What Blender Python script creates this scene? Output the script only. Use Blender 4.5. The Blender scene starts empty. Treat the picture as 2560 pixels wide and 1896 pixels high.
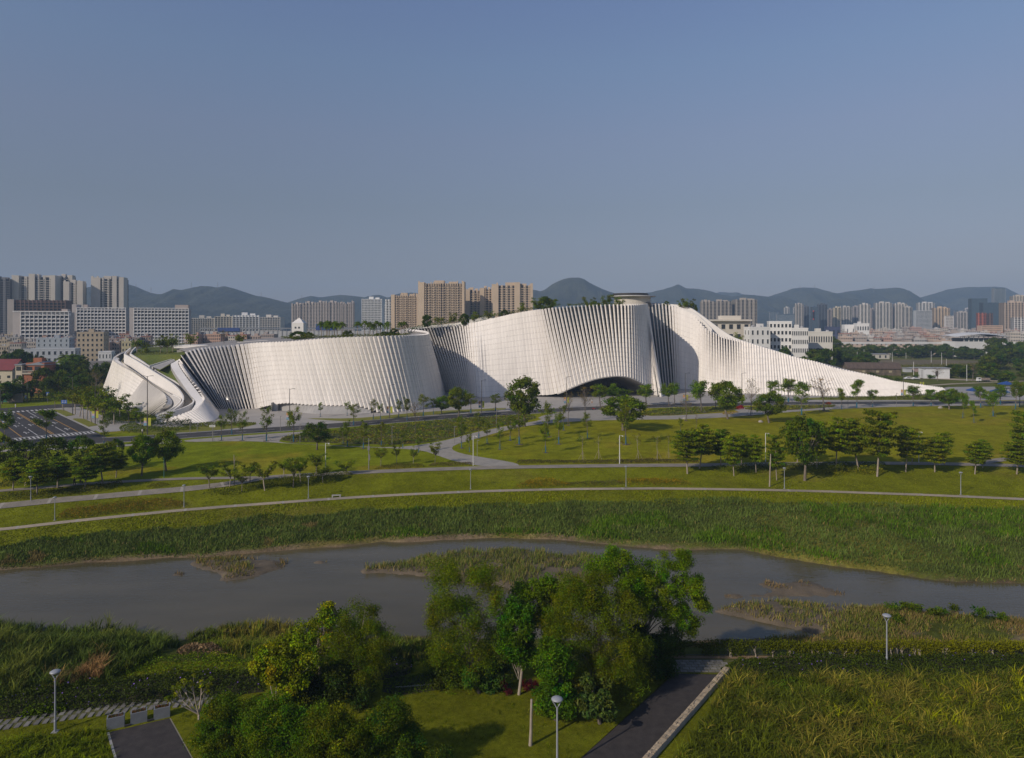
import bpy, math, random
import numpy as np
from mathutils import Vector, Matrix

scene = bpy.context.scene
COL = scene.collection
R = math.radians

# ------------------------------------------------------------------ camera
CZ = 36.0            # height of the camera above the park lawn, m
F = 1707.0           # focal length in photo pixels (2560 px wide picture, 24 mm lens)
HZ = 810.0           # horizon row of the photograph
cam_d = bpy.data.cameras.new('camera')
cam = bpy.data.objects.new('camera', cam_d)
COL.objects.link(cam)
cam.location = (0, 0, CZ)
cam.rotation_euler = (R(90), 0, 0)
cam_d.sensor_width = 36.0
cam_d.lens = F / 2560 * 36.0
cam_d.shift_y = -(948 - HZ) / 2560
cam_d.clip_start = 0.5
cam_d.clip_end = 20000
scene.camera = cam

# ------------------------------------------------------------------ sky, sun, exposure
SUN_EL, SUN_AZ = 30.0, 41.0      # azimuth of the shadows, measured from +X towards +Y
sun_dir = Vector((-math.cos(R(SUN_AZ)) * math.cos(R(SUN_EL)), -math.sin(R(SUN_AZ)) * math.cos(R(SUN_EL)), math.sin(R(SUN_EL))))
world = bpy.data.worlds.new('World')
scene.world = world
world.use_nodes = True
wn = world.node_tree
for n in list(wn.nodes):
    wn.nodes.remove(n)
w_out = wn.nodes.new('ShaderNodeOutputWorld')
w_bg = wn.nodes.new('ShaderNodeBackground')
w_sky = wn.nodes.new('ShaderNodeTexSky')
w_sky.sky_type = 'NISHITA'
w_sky.sun_disc = False
w_sky.sun_elevation = R(SUN_EL)
w_sky.sun_rotation = math.atan2(sun_dir.x, sun_dir.y)
w_sky.altitude = 50
w_sky.air_density = 1.0
w_sky.dust_density = 0.6
w_sky.ozone_density = 3.0
w_hsv = wn.nodes.new('ShaderNodeHueSaturation')
w_hsv.inputs['Saturation'].default_value = 0.85
w_hsv.inputs['Value'].default_value = 1.0
w_bg.inputs['Strength'].default_value = 0.10
wn.links.new(w_sky.outputs[0], w_hsv.inputs['Color'])
w_tc = wn.nodes.new('ShaderNodeTexCoord'); w_sx = wn.nodes.new('ShaderNodeSeparateXYZ'); w_ramp = wn.nodes.new('ShaderNodeValToRGB')
ramp_ = [(0.0, (.57, .465, .50)), (.087, (.61, .50, .51)), (.165, (.68, .585, .565)), (.26, (.85, .75, .76)), (.35, (.90, .90, .95)), (.43, (.92, .94, 1.08))]
w_ramp.color_ramp.elements[0].position = 0.0; w_ramp.color_ramp.elements[0].color = (*ramp_[0][1], 1)
w_ramp.color_ramp.elements[1].position = ramp_[-1][0]; w_ramp.color_ramp.elements[1].color = (*ramp_[-1][1], 1)
for p_, c_ in ramp_[1:-1]:
    e_ = w_ramp.color_ramp.elements.new(p_); e_.color = (*c_, 1)
w_mul = wn.nodes.new('ShaderNodeVectorMath'); w_mul.operation = 'MULTIPLY'
wn.links.new(w_tc.outputs['Generated'], w_sx.inputs[0]); wn.links.new(w_sx.outputs['Z'], w_ramp.inputs[0])
wn.links.new(w_hsv.outputs[0], w_mul.inputs[0]); wn.links.new(w_ramp.outputs[0], w_mul.inputs[1])
wn.links.new(w_mul.outputs[0], w_bg.inputs['Color'])
wn.links.new(w_bg.outputs[0], w_out.inputs['Surface'])

sun_d = bpy.data.lights.new('sun', 'SUN')
sun_d.energy = 3.45
sun_d.angle = R(0.55)
sun_d.color = (1.0, 0.885, 0.755)
sun = bpy.data.objects.new('sun', sun_d)
COL.objects.link(sun)
sun.rotation_euler = sun_dir.to_track_quat('Z', 'Y').to_euler()
sun.location = sun_dir * 500

vs = scene.view_settings
scene.display_settings.display_device = 'sRGB'
vs.view_transform = 'Standard'
vs.look = 'None'
vs.exposure = 0.0
vs.gamma = 1.0
vs.use_curve_mapping = False
scene.cycles.use_denoising = True
scene.cycles.max_bounces = 6
scene.cycles.diffuse_bounces = 3
scene.cycles.transparent_max_bounces = 8
scene.cycles.caustics_reflective = False
scene.cycles.caustics_refractive = False

# ------------------------------------------------------------------ helpers
def G(px, py, z=0.0):
    """point of the level z seen at photo pixel (px, py): how the survey of the place was taken"""
    D = (CZ - z) * F / (py - HZ)
    return np.array([(px - 1280) * D / F, D, z])

def P(px, py, D):
    return np.array([(px - 1280) * D / F, D, CZ - (py - HZ) * D / F])

def tag(o, label=None, cat=None, group=None, kind=None):
    if label: o['label'] = label
    if cat: o['category'] = cat
    if group: o['group'] = group
    if kind: o['kind'] = kind
    return o

def thing(name, label, cat, loc=(0, 0, 0), group=None, rz=0.0):
    o = bpy.data.objects.new(name, None)
    o.empty_display_size = 0.5
    COL.objects.link(o)
    o.location = loc
    o.rotation_euler = (0, 0, rz)
    return tag(o, label, cat, group)

class MB:
    """collects faces and links them as ONE mesh"""
    def __init__(self):
        self.V, self.Q, self.T, self.C, self.S = [], [], [], [], []
        self.n = 0
        self.M = []
    def add(self, v, q=None, t=None, col=None, mi=0):
        v = np.asarray(v, dtype=np.float32).reshape(-1, 3)
        nq = nt = 0
        if q is not None and len(q):
            q = np.asarray(q, dtype=np.int32).reshape(-1, 4) + self.n
            self.Q.append((q, mi)); nq = len(q)
        if t is not None and len(t):
            t = np.asarray(t, dtype=np.int32).reshape(-1, 3) + self.n
            self.T.append((t, mi)); nt = len(t)
        self.V.append(v)
        if col is None:
            col = (1, 1, 1)
        c = np.asarray(col, dtype=np.float32)
        if c.ndim == 1:
            c = np.tile(c[:3], (len(v), 1))
        self.C.append(c)
        self.n += len(v)
        return self
    def prism(self, lo, hi, mi=0):
        """solid between two n-sided rings"""
        n = len(lo); q = [(i, (i + 1) % n, n + (i + 1) % n, n + i) for i in range(n)]
        return self.add(np.vstack([lo, hi]), q, [(0, i + 1, i) for i in range(1, n - 1)] + [(n, n + i, n + i + 1) for i in range(1, n - 1)], None, mi)
    BQ = np.array([[0, 3, 2, 1], [4, 5, 6, 7], [0, 1, 5, 4], [1, 2, 6, 5], [2, 3, 7, 6], [3, 0, 4, 7]])
    def hexa(self, v8, col=None, mi=0):
        return self.add(v8, MB.BQ, None, col, mi)
    def box(self, x0, x1, y0, y1, z0, z1, col=None, mi=0):
        return self.hexa([(x0, y0, z0), (x1, y0, z0), (x1, y1, z0), (x0, y1, z0), (x0, y0, z1), (x1, y0, z1), (x1, y1, z1), (x0, y1, z1)], col, mi)
    def boxes(self, B, col=None, mi=0):
        B = np.asarray(B, dtype=np.float32).reshape(-1, 6)
        if not len(B): return self
        x0, x1, y0, y1, z0, z1 = B.T
        v = np.stack([np.stack(a, 1) for a in ((x0, y0, z0), (x1, y0, z0), (x1, y1, z0), (x0, y1, z0), (x0, y0, z1), (x1, y0, z1), (x1, y1, z1), (x0, y1, z1))], 1)
        q = (np.arange(len(B))[:, None, None] * 8 + MB.BQ[None]).reshape(-1, 4)
        return self.add(v.reshape(-1, 3), q, None, col, mi)
    def tube(self, pts, rad, n=6, col=None, cap=True, mi=0):
        pts = np.asarray(pts, float); m = len(pts)
        rad = np.broadcast_to(np.asarray(rad, float), (m,))
        d = np.gradient(pts, axis=0) if m > 2 else np.repeat((pts[1:] - pts[:-1]), 2, 0)
        d /= np.linalg.norm(d, axis=1)[:, None] + 1e-9
        ref = np.where(np.abs(d[:, 2:3]) > 0.9, np.array([[1.0, 0, 0]]), np.array([[0, 0, 1.0]]))
        a = np.cross(d, ref); a /= np.linalg.norm(a, axis=1)[:, None] + 1e-9
        b = np.cross(d, a)
        th = np.arange(n) * 2 * np.pi / n
        v = pts[:, None] + rad[:, None, None] * (np.cos(th)[None, :, None] * a[:, None] + np.sin(th)[None, :, None] * b[:, None])
        q = []
        for i in range(m - 1):
            for j in range(n):
                k = (j + 1) % n
                q.append((i * n + j, i * n + k, (i + 1) * n + k, (i + 1) * n + j))
        t = []
        if cap and rad[-1] > 0.004:
            e = (m - 1) * n
            for j in range(1, n - 1):
                t.append((e, e + j, e + j + 1))
        return self.add(v.reshape(-1, 3), q, t, col, mi)
    def lathe(self, prof, n=16, c=(0, 0), col=None, mi=0):
        prof = np.asarray(prof, float)
        th = np.arange(n) * 2 * np.pi / n
        v = np.stack([c[0] + prof[:, 0:1] * np.cos(th), c[1] + prof[:, 0:1] * np.sin(th), np.repeat(prof[:, 1:2], n, 1)], -1)
        q = [(i * n + j, i * n + (j + 1) % n, (i + 1) * n + (j + 1) % n, (i + 1) * n + j) for i in range(len(prof) - 1) for j in range(n)]
        return self.add(v.reshape(-1, 3), q, None, col, mi)
    def loft(self, A, B, col=None, mi=0):
        A = np.asarray(A, float); B = np.asarray(B, float); m = len(A)
        q = [(i, i + 1, m + i + 1, m + i) for i in range(m - 1)]
        return self.add(np.concatenate([A, B]), q, None, col, mi)
    def grid(self, P3, col=None, mi=0):
        """P3: (m, n, 3)"""
        m, n = P3.shape[:2]
        i, j = np.meshgrid(np.arange(m - 1), np.arange(n - 1), indexing='ij')
        a = (i * n + j).ravel()
        q = np.stack([a, a + 1, a + n + 1, a + n], 1)
        return self.add(P3.reshape(-1, 3), q, None, col, mi)
    def mesh(self, name, mats, smooth=False, cols=False):
        me = bpy.data.meshes.new(name)
        V = np.concatenate(self.V)
        Q = np.concatenate([q for q, _ in self.Q]) if self.Q else np.zeros((0, 4), np.int32)
        T = np.concatenate([t for t, _ in self.T]) if self.T else np.zeros((0, 3), np.int32)
        me.vertices.add(len(V)); me.vertices.foreach_set('co', V.ravel())
        nl = Q.size + T.size
        me.loops.add(nl)
        me.loops.foreach_set('vertex_index', np.concatenate([Q.ravel(), T.ravel()]))
        npoly = len(Q) + len(T)
        me.polygons.add(npoly)
        ls = np.concatenate([np.arange(len(Q)) * 4, Q.size + np.arange(len(T)) * 3]).astype(np.int32)
        me.polygons.foreach_set('loop_start', ls)
        if isinstance(mats, (list, tuple)):
            for m in mats: me.materials.append(m)
            mi = np.concatenate([np.full(len(q), k, np.int32) for q, k in self.Q] + [np.full(len(t), k, np.int32) for t, k in self.T])
            me.polygons.foreach_set('material_index', mi)
        else:
            me.materials.append(mats)
        me.polygons.foreach_set('use_smooth', np.full(npoly, smooth, bool))
        if cols:
            a = me.color_attributes.new('Col', 'FLOAT_COLOR', 'POINT')
            C = np.concatenate(self.C); C4 = np.ones((len(C), 4), np.float32); C4[:, :3] = C
            a.data.foreach_set('color', C4.ravel())
        me.update(calc_edges=True)
        return me

def link(name, me, parent=None, loc=None, kind=None):
    o = bpy.data.objects.new(name, me)
    COL.objects.link(o)
    if parent is not None: o.parent = parent
    if loc is not None: o.location = loc
    if kind: o['kind'] = kind
    return o

def obj(name, mb, m, parent=None, smooth=False, cols=False, kind=None, world=False, loc=None):
    me = mb.mesh(name, m, smooth, cols)
    o = link(name, me, parent, loc, kind)
    if world and parent is not None:
        q = parent
        off = Vector((0, 0, 0))
        while q is not None:
            off += q.location; q = q.parent
        o.location = -off
    return o

def copy_tree(o, parent=None):
    c = o.copy(); COL.objects.link(c)
    if parent is not None: c.parent = parent
    for ch in o.children:
        d = ch.copy(); COL.objects.link(d); d.parent = c
        for g in ch.children:
            e = g.copy(); COL.objects.link(e); e.parent = d
    return c

ORD = 'first second third fourth fifth sixth seventh eighth ninth tenth eleventh twelfth thirteenth fourteenth fifteenth sixteenth seventeenth eighteenth nineteenth twentieth'.split()
def nth(i):
    if i < 20: return ORD[i]
    t = {2: 'twenty', 3: 'thirty', 4: 'forty', 5: 'fifty', 6: 'sixty'}[(i + 1) // 10]
    u = (i + 1) % 10
    return (t + '-' + ORD[u - 1]) if u else {2: 'twentieth', 3: 'thirtieth', 4: 'fortieth', 5: 'fiftieth', 6: 'sixtieth'}[(i + 1) // 10]

# ------------------------------------------------------------------ materials
MATS = {}
def mat(name, c1, c2=None, scale=1.0, rough=0.8, detail=6.0, spec=0.3, metal=0.0, bump=0.0, bscale=None, fine=0.0, rnd=0.0, stretch=None, emit=None):
    """two-tone noise colour, fine grain, bump, per-object variation"""
    if name in MATS: return MATS[name]
    m = bpy.data.materials.new(name); m.use_nodes = True
    nt = m.node_tree; b = nt.nodes['Principled BSDF']
    b.inputs['Roughness'].default_value = rough
    b.inputs['Metallic'].default_value = metal
    b.inputs['Specular IOR Level'].default_value = spec
    tc = nt.nodes.new('ShaderNodeTexCoord')
    src = tc.outputs['Object']
    if stretch:
        mp = nt.nodes.new('ShaderNodeMapping'); mp.inputs['Scale'].default_value = stretch
        nt.links.new(src, mp.inputs['Vector']); src = mp.outputs[0]
    if c2 is None: c2 = tuple(x * 0.85 for x in c1)
    no = nt.nodes.new('ShaderNodeTexNoise'); no.inputs['Scale'].default_value = scale; no.inputs['Detail'].default_value = detail
    nt.links.new(src, no.inputs['Vector'])
    cr = nt.nodes.new('ShaderNodeValToRGB')
    cr.color_ramp.elements[0].position = 0.32; cr.color_ramp.elements[1].position = 0.68
    cr.color_ramp.elements[0].color = (*c1, 1); cr.color_ramp.elements[1].color = (*c2, 1)
    nt.links.new(no.outputs['Fac'], cr.inputs[0])
    out = cr.outputs[0]
    if fine:
        n2 = nt.nodes.new('ShaderNodeTexNoise'); n2.inputs['Scale'].default_value = scale * 14; n2.inputs['Detail'].default_value = 4
        nt.links.new(src, n2.inputs['Vector'])
        mr = nt.nodes.new('ShaderNodeMapRange'); mr.inputs[1].default_value = 0.25; mr.inputs[2].default_value = 0.75
        mr.inputs[3].default_value = 1 - fine; mr.inputs[4].default_value = 1 + fine
        nt.links.new(n2.outputs['Fac'], mr.inputs[0])
        mx = nt.nodes.new('ShaderNodeVectorMath'); mx.operation = 'SCALE'
        nt.links.new(out, mx.inputs[0]); nt.links.new(mr.outputs[0], mx.inputs['Scale']); out = mx.outputs[0]
    if rnd:
        oi = nt.nodes.new('ShaderNodeObjectInfo')
        mr = nt.nodes.new('ShaderNodeMapRange'); mr.inputs[3].default_value = 1 - rnd; mr.inputs[4].default_value = 1 + rnd
        nt.links.new(oi.outputs['Random'], mr.inputs[0])
        mx = nt.nodes.new('ShaderNodeVectorMath'); mx.operation = 'SCALE'
        nt.links.new(out, mx.inputs[0]); nt.links.new(mr.outputs[0], mx.inputs['Scale']); out = mx.outputs[0]
    nt.links.new(out, b.inputs['Base Color'])
    if bump:
        n3 = nt.nodes.new('ShaderNodeTexNoise'); n3.inputs['Scale'].default_value = bscale or scale * 6; n3.inputs['Detail'].default_value = 5
        nt.links.new(src, n3.inputs['Vector'])
        bp = nt.nodes.new('ShaderNodeBump'); bp.inputs['Strength'].default_value = bump; bp.inputs['Distance'].default_value = 0.1
        nt.links.new(n3.outputs['Fac'], bp.inputs['Height']); nt.links.new(bp.outputs[0], b.inputs['Normal'])
    MATS[name] = m
    return m

def leafmat(name, rnd=0.18, trans=0.3, rough=0.55):
    """leaves: albedo from the mesh colour attribute, a little different from plant to plant, some light passes through"""
    if name in MATS: return MATS[name]
    m = bpy.data.materials.new(name); m.use_nodes = True
    nt = m.node_tree; b = nt.nodes['Principled BSDF']; out = nt.nodes['Material Output']
    b.inputs['Roughness'].default_value = rough
    b.inputs['Specular IOR Level'].default_value = 0.12
    at = nt.nodes.new('ShaderNodeVertexColor'); at.layer_name = 'Col'
    oi = nt.nodes.new('ShaderNodeObjectInfo')
    mr = nt.nodes.new('ShaderNodeMapRange'); mr.inputs[3].default_value = 1.4 * (1 - rnd); mr.inputs[4].default_value = 1.4 * (1 + rnd)
    nt.links.new(oi.outputs['Random'], mr.inputs[0])
    hs = nt.nodes.new('ShaderNodeHueSaturation')
    mh = nt.nodes.new('ShaderNodeMapRange'); mh.inputs[3].default_value = 0.485; mh.inputs[4].default_value = 0.515
    wn_ = nt.nodes.new('ShaderNodeMath'); wn_.operation = 'FRACT'
    ml = nt.nodes.new('ShaderNodeMath'); ml.operation = 'MULTIPLY'; ml.inputs[1].default_value = 7.31
    nt.links.new(oi.outputs['Random'], ml.inputs[0]); nt.links.new(ml.outputs[0], wn_.inputs[0]); nt.links.new(wn_.outputs[0], mh.inputs[0])
    nt.links.new(mh.outputs[0], hs.inputs['Hue']); nt.links.new(mr.outputs[0], hs.inputs['Value'])
    hs.inputs['Saturation'].default_value = 1.22
    nt.links.new(at.outputs['Color'], hs.inputs['Color'])
    nt.links.new(hs.outputs[0], b.inputs['Base Color'])
    tr = nt.nodes.new('ShaderNodeBsdfTranslucent'); nt.links.new(hs.outputs[0], tr.inputs['Color'])
    mx = nt.nodes.new('ShaderNodeMixShader'); mx.inputs[0].default_value = trans
    nt.links.new(b.outputs[0], mx.inputs[1]); nt.links.new(tr.outputs[0], mx.inputs[2])
    nt.links.new(mx.outputs[0], out.inputs['Surface'])
    MATS[name] = m
    return m

def glass(name, c, rough=0.12, spec=0.6, rnd=0.0):
    return mat(name, c, tuple(x * 0.75 for x in c), 0.3, rough, spec=spec, rnd=rnd)
# ================================================================== terrain
rng = np.random.default_rng(7)
ZW = -4.5                                     # water level
def curve(pts, z):
    W = np.array([G(px, py, z) for px, py in pts])
    o = np.argsort(W[:, 0]); return W[o]
LOW_PX = [(0, 1325), (171, 1305), (308, 1291), (436, 1278), (561, 1267.6), (639, 1262), (803, 1250), (910, 1243), (1021, 1237), (1177, 1230), (1280, 1227), (1437, 1223.5), (1643, 1222), (1841, 1224.6), (1920, 1226), (2077, 1230), (2187, 1234), (2306, 1238), (2428, 1243), (2560, 1249)]
UP_PX = [(0, 1228), (116, 1219.7), (203, 1211), (308, 1205), (465, 1197), (552, 1196.5), (640, 1194), (887, 1182), (1105, 1173), (1280, 1168.5), (1570, 1164.5), (1774, 1163.6), (1920, 1160.5), (2210, 1158), (2472, 1162.5), (2560, 1166)]
FAR_PX = [(0, 1428), (100, 1420), (200, 1410), (330, 1402), (440, 1397), (520, 1395), (600, 1388), (760, 1372), (850, 1366), (940, 1358), (1100, 1351), (1250, 1347), (1380, 1350), (1480, 1358), (1560, 1365), (1640, 1372), (1740, 1375), (1850, 1378), (1920, 1390), (1990, 1402), (2070, 1415), (2150, 1425), (2280, 1444), (2400, 1458), (2480, 1462), (2560, 1463)]
NEAR_PX = [(0, 1572), (170, 1582), (330, 1597), (420, 1607), (450, 1612), (500, 1588), (640, 1566), (720, 1580), (800, 1590), (980, 1596), (1100, 1600), (1380, 1605), (1700, 1610), (1990, 1600), (2040, 1592), (2080, 1545), (2140, 1526), (2200, 1522), (2300, 1534), (2400, 1545), (2500, 1552), (2560, 1557)]
cL, cU, cF, cN = curve(LOW_PX, -1.5), curve(UP_PX, 0), curve(FAR_PX, ZW), curve(NEAR_PX, ZW)
def ext(c):      # straight on beyond the surveyed ends
    a = c[0] + (c[0] - c[2]) / (c[2][0] - c[0][0]) * 900
    b = c[-1] + (c[-1] - c[-3]) / (c[-1][0] - c[-3][0]) * 900
    a[1] = max(a[1], 20); b[1] = max(b[1], 20)
    return np.vstack([a, c, b])
def lim(c, k): # keep the run-out gentle
    e = ext(c); e[0, 1] = c[0, 1] + np.clip(e[0, 1] - c[0, 1], -60 * k, 60); e[-1, 1] = c[-1, 1] + np.clip(e[-1, 1] - c[-1, 1], -60 * k, 60); return e
cL, cU, cF, cN = lim(cL, .6), lim(cU, .6), lim(cF, .6), lim(cN, .2)
yL = lambda x: np.interp(x, cL[:, 0], cL[:, 1])
yU = lambda x: np.interp(x, cU[:, 0], cU[:, 1])
yF = lambda x: np.interp(x, cF[:, 0], cF[:, 1])
yN = lambda x: np.interp(x, cN[:, 0], cN[:, 1])
def sm(t):
    t = np.clip(t, 0, 1); return t * t * (3 - 2 * t)
def vnoise(x, y, s, seed=0):
    """value noise, about -1..1"""
    r = np.random.default_rng(seed + 1000); T = r.uniform(-1, 1, (64, 64))
    u, v = np.asarray(x) / s, np.asarray(y) / s
    i, j = np.floor(u).astype(int), np.floor(v).astype(int); a, b = sm(u - i), sm(v - j)
    g = lambda p, q: T[p % 64, q % 64]
    return (g(i, j) * (1 - a) + g(i + 1, j) * a) * (1 - b) + (g(i, j + 1) * (1 - a) + g(i + 1, j + 1) * a) * b
def fbm(x, y, s, seed=0, o=4):
    t = 0; k = 1.0
    for i in range(o):
        t = t + k * vnoise(x, y, s / 2 ** i, seed + i * 13); k *= 0.55
    return t
def wobble(x):
    return 0.9 * vnoise(x, x * 0 + 3.3, 6, 5) + 0.5 * vnoise(x, x * 0 + 7.7, 2.2, 6)
def H(x, y):
    x = np.asarray(x, float); y = np.asarray(y, float)
    f, l, u, n = yF(x) + wobble(x), yL(x), yU(x), yN(x) + wobble(x + 50)
    u = np.maximum(u, l + 6)
    far = np.where(y > l + 1.2, -1.5 + 1.5 * sm((y - l - 1.2) / (u - l - 3.2)),
                   np.where(y > l - 1.4, -1.5, -1.5 - 2.3 * np.clip((l - 1.4 - y) / np.maximum(l - 1.4 - f - 1.5, 1), 0, 1)))
    far = np.where(y < f + 1.5, -3.8 - 1.6 * sm((f + 1.5 - y) / 3.0), far)
    near = np.where(y < 74.5, 0.0, -3.9 * sm((y - 74.5) / 10.5))
    near = np.where(y > n - 1.2, np.minimum(near, -3.9 - 1.5 * sm((y - n + 1.2) / 3.0)), near)
    mid = (f + n) / 2
    return np.where(y > mid, far, near)

GX = np.unique(np.concatenate([np.linspace(-260, 260, 281), np.geomspace(260, 9500, 26), -np.geomspace(260, 9500, 26)]))
GY = np.unique(np.concatenate([np.linspace(-140, 40, 14), np.linspace(40, 190, 241), np.linspace(190, 420, 70), np.geomspace(420, 9800, 40)]))
XX, YY = np.meshgrid(GX, GY, indexing='ij')
ZZ = H(XX, YY)
inb = (np.abs(XX) < 255)
rough_zone = ((YY > yF(XX)) & (YY < yL(XX) - 9)) | ((YY > 76) & (YY < yN(XX)))
ZZ = ZZ + np.where(rough_zone & inb, 0.18 * fbm(XX, YY, 5, 2), 0) + np.where((YY > yL(XX) + 2) & (YY < yU(XX) - 3) & inb, 0.05 * fbm(XX, YY, 9, 3), 0)
c_ = np.zeros(XX.shape + (3,))
LAWN = np.array([0.208, 0.200, 0.010]); REED = np.array([0.085, 0.098, 0.020]); SLOPE = np.array([0.155, 0.168, 0.009]); NEARG = np.array([0.118, 0.126, 0.008])
MUD = np.array([0.150, 0.112, 0.068]); TOWN = np.array([0.115, 0.122, 0.030])
n1 = fbm(XX, YY, 26, 21)
gk = sm((XX + 70 + 25 * n1) / 120)[..., None]        # the lawn is greener upstream, drier downstream
c_[:] = np.array([0.160, 0.192, 0.010]) * (1 - gk) + LAWN * gk
c_ = np.where((YY > 345)[..., None], TOWN * (1 + 0.25 * n1[..., None]), c_)
d_low = yL(XX) - YY
tr = 9 + 2.2 * fbm(XX, YY, 12, 9)            # where the mown slope gives way to tall grass
c_ = np.where((YY < yU(XX))[..., None], SLOPE * 0.95, c_)
c_ = np.where((d_low > 1)[..., None], SLOPE, c_)
c_ = np.where((d_low > tr)[..., None], REED, c_)
ed = YY - yF(XX) - wobble(XX)
c_ = np.where(((ed < 0.7 + 0.5 * n1) & (d_low > 3))[..., None], MUD * (0.9 + 0.3 * n1[..., None]), c_)
mid_ = (yF(XX) + yN(XX)) / 2
c_ = np.where((YY < mid_)[..., None], REED * 0.9, c_)
c_ = np.where((YY < 73)[..., None], NEARG, c_)
edn = yN(XX) - YY
c_ = np.where(((edn < 1.6 + n1) & (YY < mid_))[..., None], MUD * 0.75, c_)
sand = (XX > 30) & (YY > 78) & (YY < mid_)
c_ = np.where((sand & (fbm(XX, YY, 7, 31) > 0.05))[..., None], np.array([0.17, 0.135, 0.075]), c_)
tanp = fbm(XX, YY, 17, 41)
k_ = np.clip((tanp - 0.35) * 1.6, 0, 0.7)[..., None] * ((YY > yF(XX)) & (YY < 345))[..., None]
c_ = c_ * (1 - k_) + k_ * np.where((YY > yU(XX))[..., None], np.array([0.25, 0.20, 0.02]), np.array([0.165, 0.145, 0.024]))
c_ = c_ * (1 + 0.16 * fbm(XX, YY, 4.3, 51)[..., None])
c_ = np.clip(c_, 0.004, 0.4)

def ground_material():
    m = bpy.data.materials.new('grass_ground'); m.use_nodes = True
    nt = m.node_tree; b = nt.nodes['Principled BSDF']; b.inputs['Roughness'].default_value = 0.9; b.inputs['Specular IOR Level'].default_value = 0.0
    at = nt.nodes.new('ShaderNodeVertexColor'); at.layer_name = 'Col'
    tc = nt.nodes.new('ShaderNodeTexCoord')
    src = at.outputs['Color']
    for sc_, lo, hi in ((0.35, 0.78, 1.22), (1.9, 0.72, 1.28), (9.0, 0.6, 1.4)):
        no = nt.nodes.new('ShaderNodeTexNoise'); no.inputs['Scale'].default_value = sc_; no.inputs['Detail'].default_value = 5; no.inputs['Roughness'].default_value = 0.65
        nt.links.new(tc.outputs['Object'], no.inputs['Vector'])
        mr = nt.nodes.new('ShaderNodeMapRange'); mr.inputs[1].default_value = 0.3; mr.inputs[2].default_value = 0.7; mr.inputs[3].default_value = lo; mr.inputs[4].default_value = hi
        nt.links.new(no.outputs['Fac'], mr.inputs[0])
        mx = nt.nodes.new('ShaderNodeVectorMath'); mx.operation = 'SCALE'
        nt.links.new(src, mx.inputs[0]); nt.links.new(mr.outputs[0], mx.inputs['Scale']); src = mx.outputs[0]
    nt.links.new(src, b.inputs['Base Color'])
    bp = nt.nodes.new('ShaderNodeBump'); bp.inputs['Strength'].default_value = 0.55; bp.inputs['Distance'].default_value = 0.18
    nt.links.new(no.outputs['Fac'], bp.inputs['Height']); nt.links.new(bp.outputs[0], b.inputs['Normal'])
    return m
M_GROUND = ground_material()
mb = MB(); P3 = np.stack([XX, YY, ZZ], -1)
mb.grid(P3.transpose(1, 0, 2), c_.transpose(1, 0, 2).reshape(-1, 3))
tag(obj('ground', mb, M_GROUND, smooth=True, cols=True), kind='structure')

# the ground as built (bilinear in the grid), for standing things on it
def HG(x, y):
    x = np.asarray(x, float); y = np.asarray(y, float)
    i = np.clip(np.searchsorted(GX, x) - 1, 0, len(GX) - 2); j = np.clip(np.searchsorted(GY, y) - 1, 0, len(GY) - 2)
    a = (x - GX[i]) / (GX[i + 1] - GX[i]); b = (y - GY[j]) / (GY[j + 1] - GY[j])
    return ZZ[i, j] * (1 - a) * (1 - b) + ZZ[i + 1, j] * a * (1 - b) + ZZ[i, j + 1] * (1 - a) * b + ZZ[i + 1, j + 1] * a * b
def GH(px, py, z0=0.0):
    """ground point seen at a photo pixel, on the modelled terrain"""
    z = z0
    for _ in range(14):
        p = G(px, py, z); z = 0.5 * z + 0.5 * float(HG(p[0], p[1]))
    p = G(px, py, z); p[2] = float(HG(p[0], p[1])); return p

# ------------------------------------------------------------------ water
def water_material():
    m = bpy.data.materials.new('river_water'); m.use_nodes = True
    nt = m.node_tree; b = nt.nodes['Principled BSDF']
    tc = nt.nodes.new('ShaderNodeTexCoord'); mp = nt.nodes.new('ShaderNodeMapping'); mp.inputs['Scale'].default_value = (0.5, 1.5, 1)
    mp.inputs['Rotation'].default_value = (0, 0, 0.12)
    nt.links.new(tc.outputs['Object'], mp.inputs[0])
    no = nt.nodes.new('ShaderNodeTexNoise'); no.inputs['Scale'].default_value = 0.10; no.inputs['Detail'].default_value = 6
    nt.links.new(mp.outputs[0], no.inputs['Vector'])
    cr = nt.nodes.new('ShaderNodeValToRGB'); cr.color_ramp.elements[0].color = (0.075, 0.062, 0.032, 1); cr.color_ramp.elements[1].color = (0.102, 0.084, 0.046, 1)
    cr.color_ramp.elements[0].position = 0.35; cr.color_ramp.elements[1].position = 0.7
    nt.links.new(no.outputs['Fac'], cr.inputs[0]); nt.links.new(cr.outputs[0], b.inputs['Base Color'])
    b.inputs['Roughness'].default_value = 0.07; b.inputs['IOR'].default_value = 1.30
    n2 = nt.nodes.new('ShaderNodeTexNoise'); n2.inputs['Scale'].default_value = 1.6; n2.inputs['Detail'].default_value = 4
    n3 = nt.nodes.new('ShaderNodeTexNoise'); n3.inputs['Scale'].default_value = 0.35; n3.inputs['Detail'].default_value = 3
    nt.links.new(mp.outputs[0], n2.inputs['Vector']); nt.links.new(mp.outputs[0], n3.inputs['Vector'])
    ad = nt.nodes.new('ShaderNodeMath'); ad.operation = 'MULTIPLY_ADD'; ad.inputs[1].default_value = 0.6
    nt.links.new(n2.outputs['Fac'], ad.inputs[0]); nt.links.new(n3.outputs['Fac'], ad.inputs[2])
    bp = nt.nodes.new('ShaderNodeBump'); bp.inputs['Strength'].default_value = 0.35; bp.inputs['Distance'].default_value = 0.12
    nt.links.new(ad.outputs[0], bp.inputs['Height']); nt.links.new(bp.outputs[0], b.inputs['Normal'])
    return m
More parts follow.
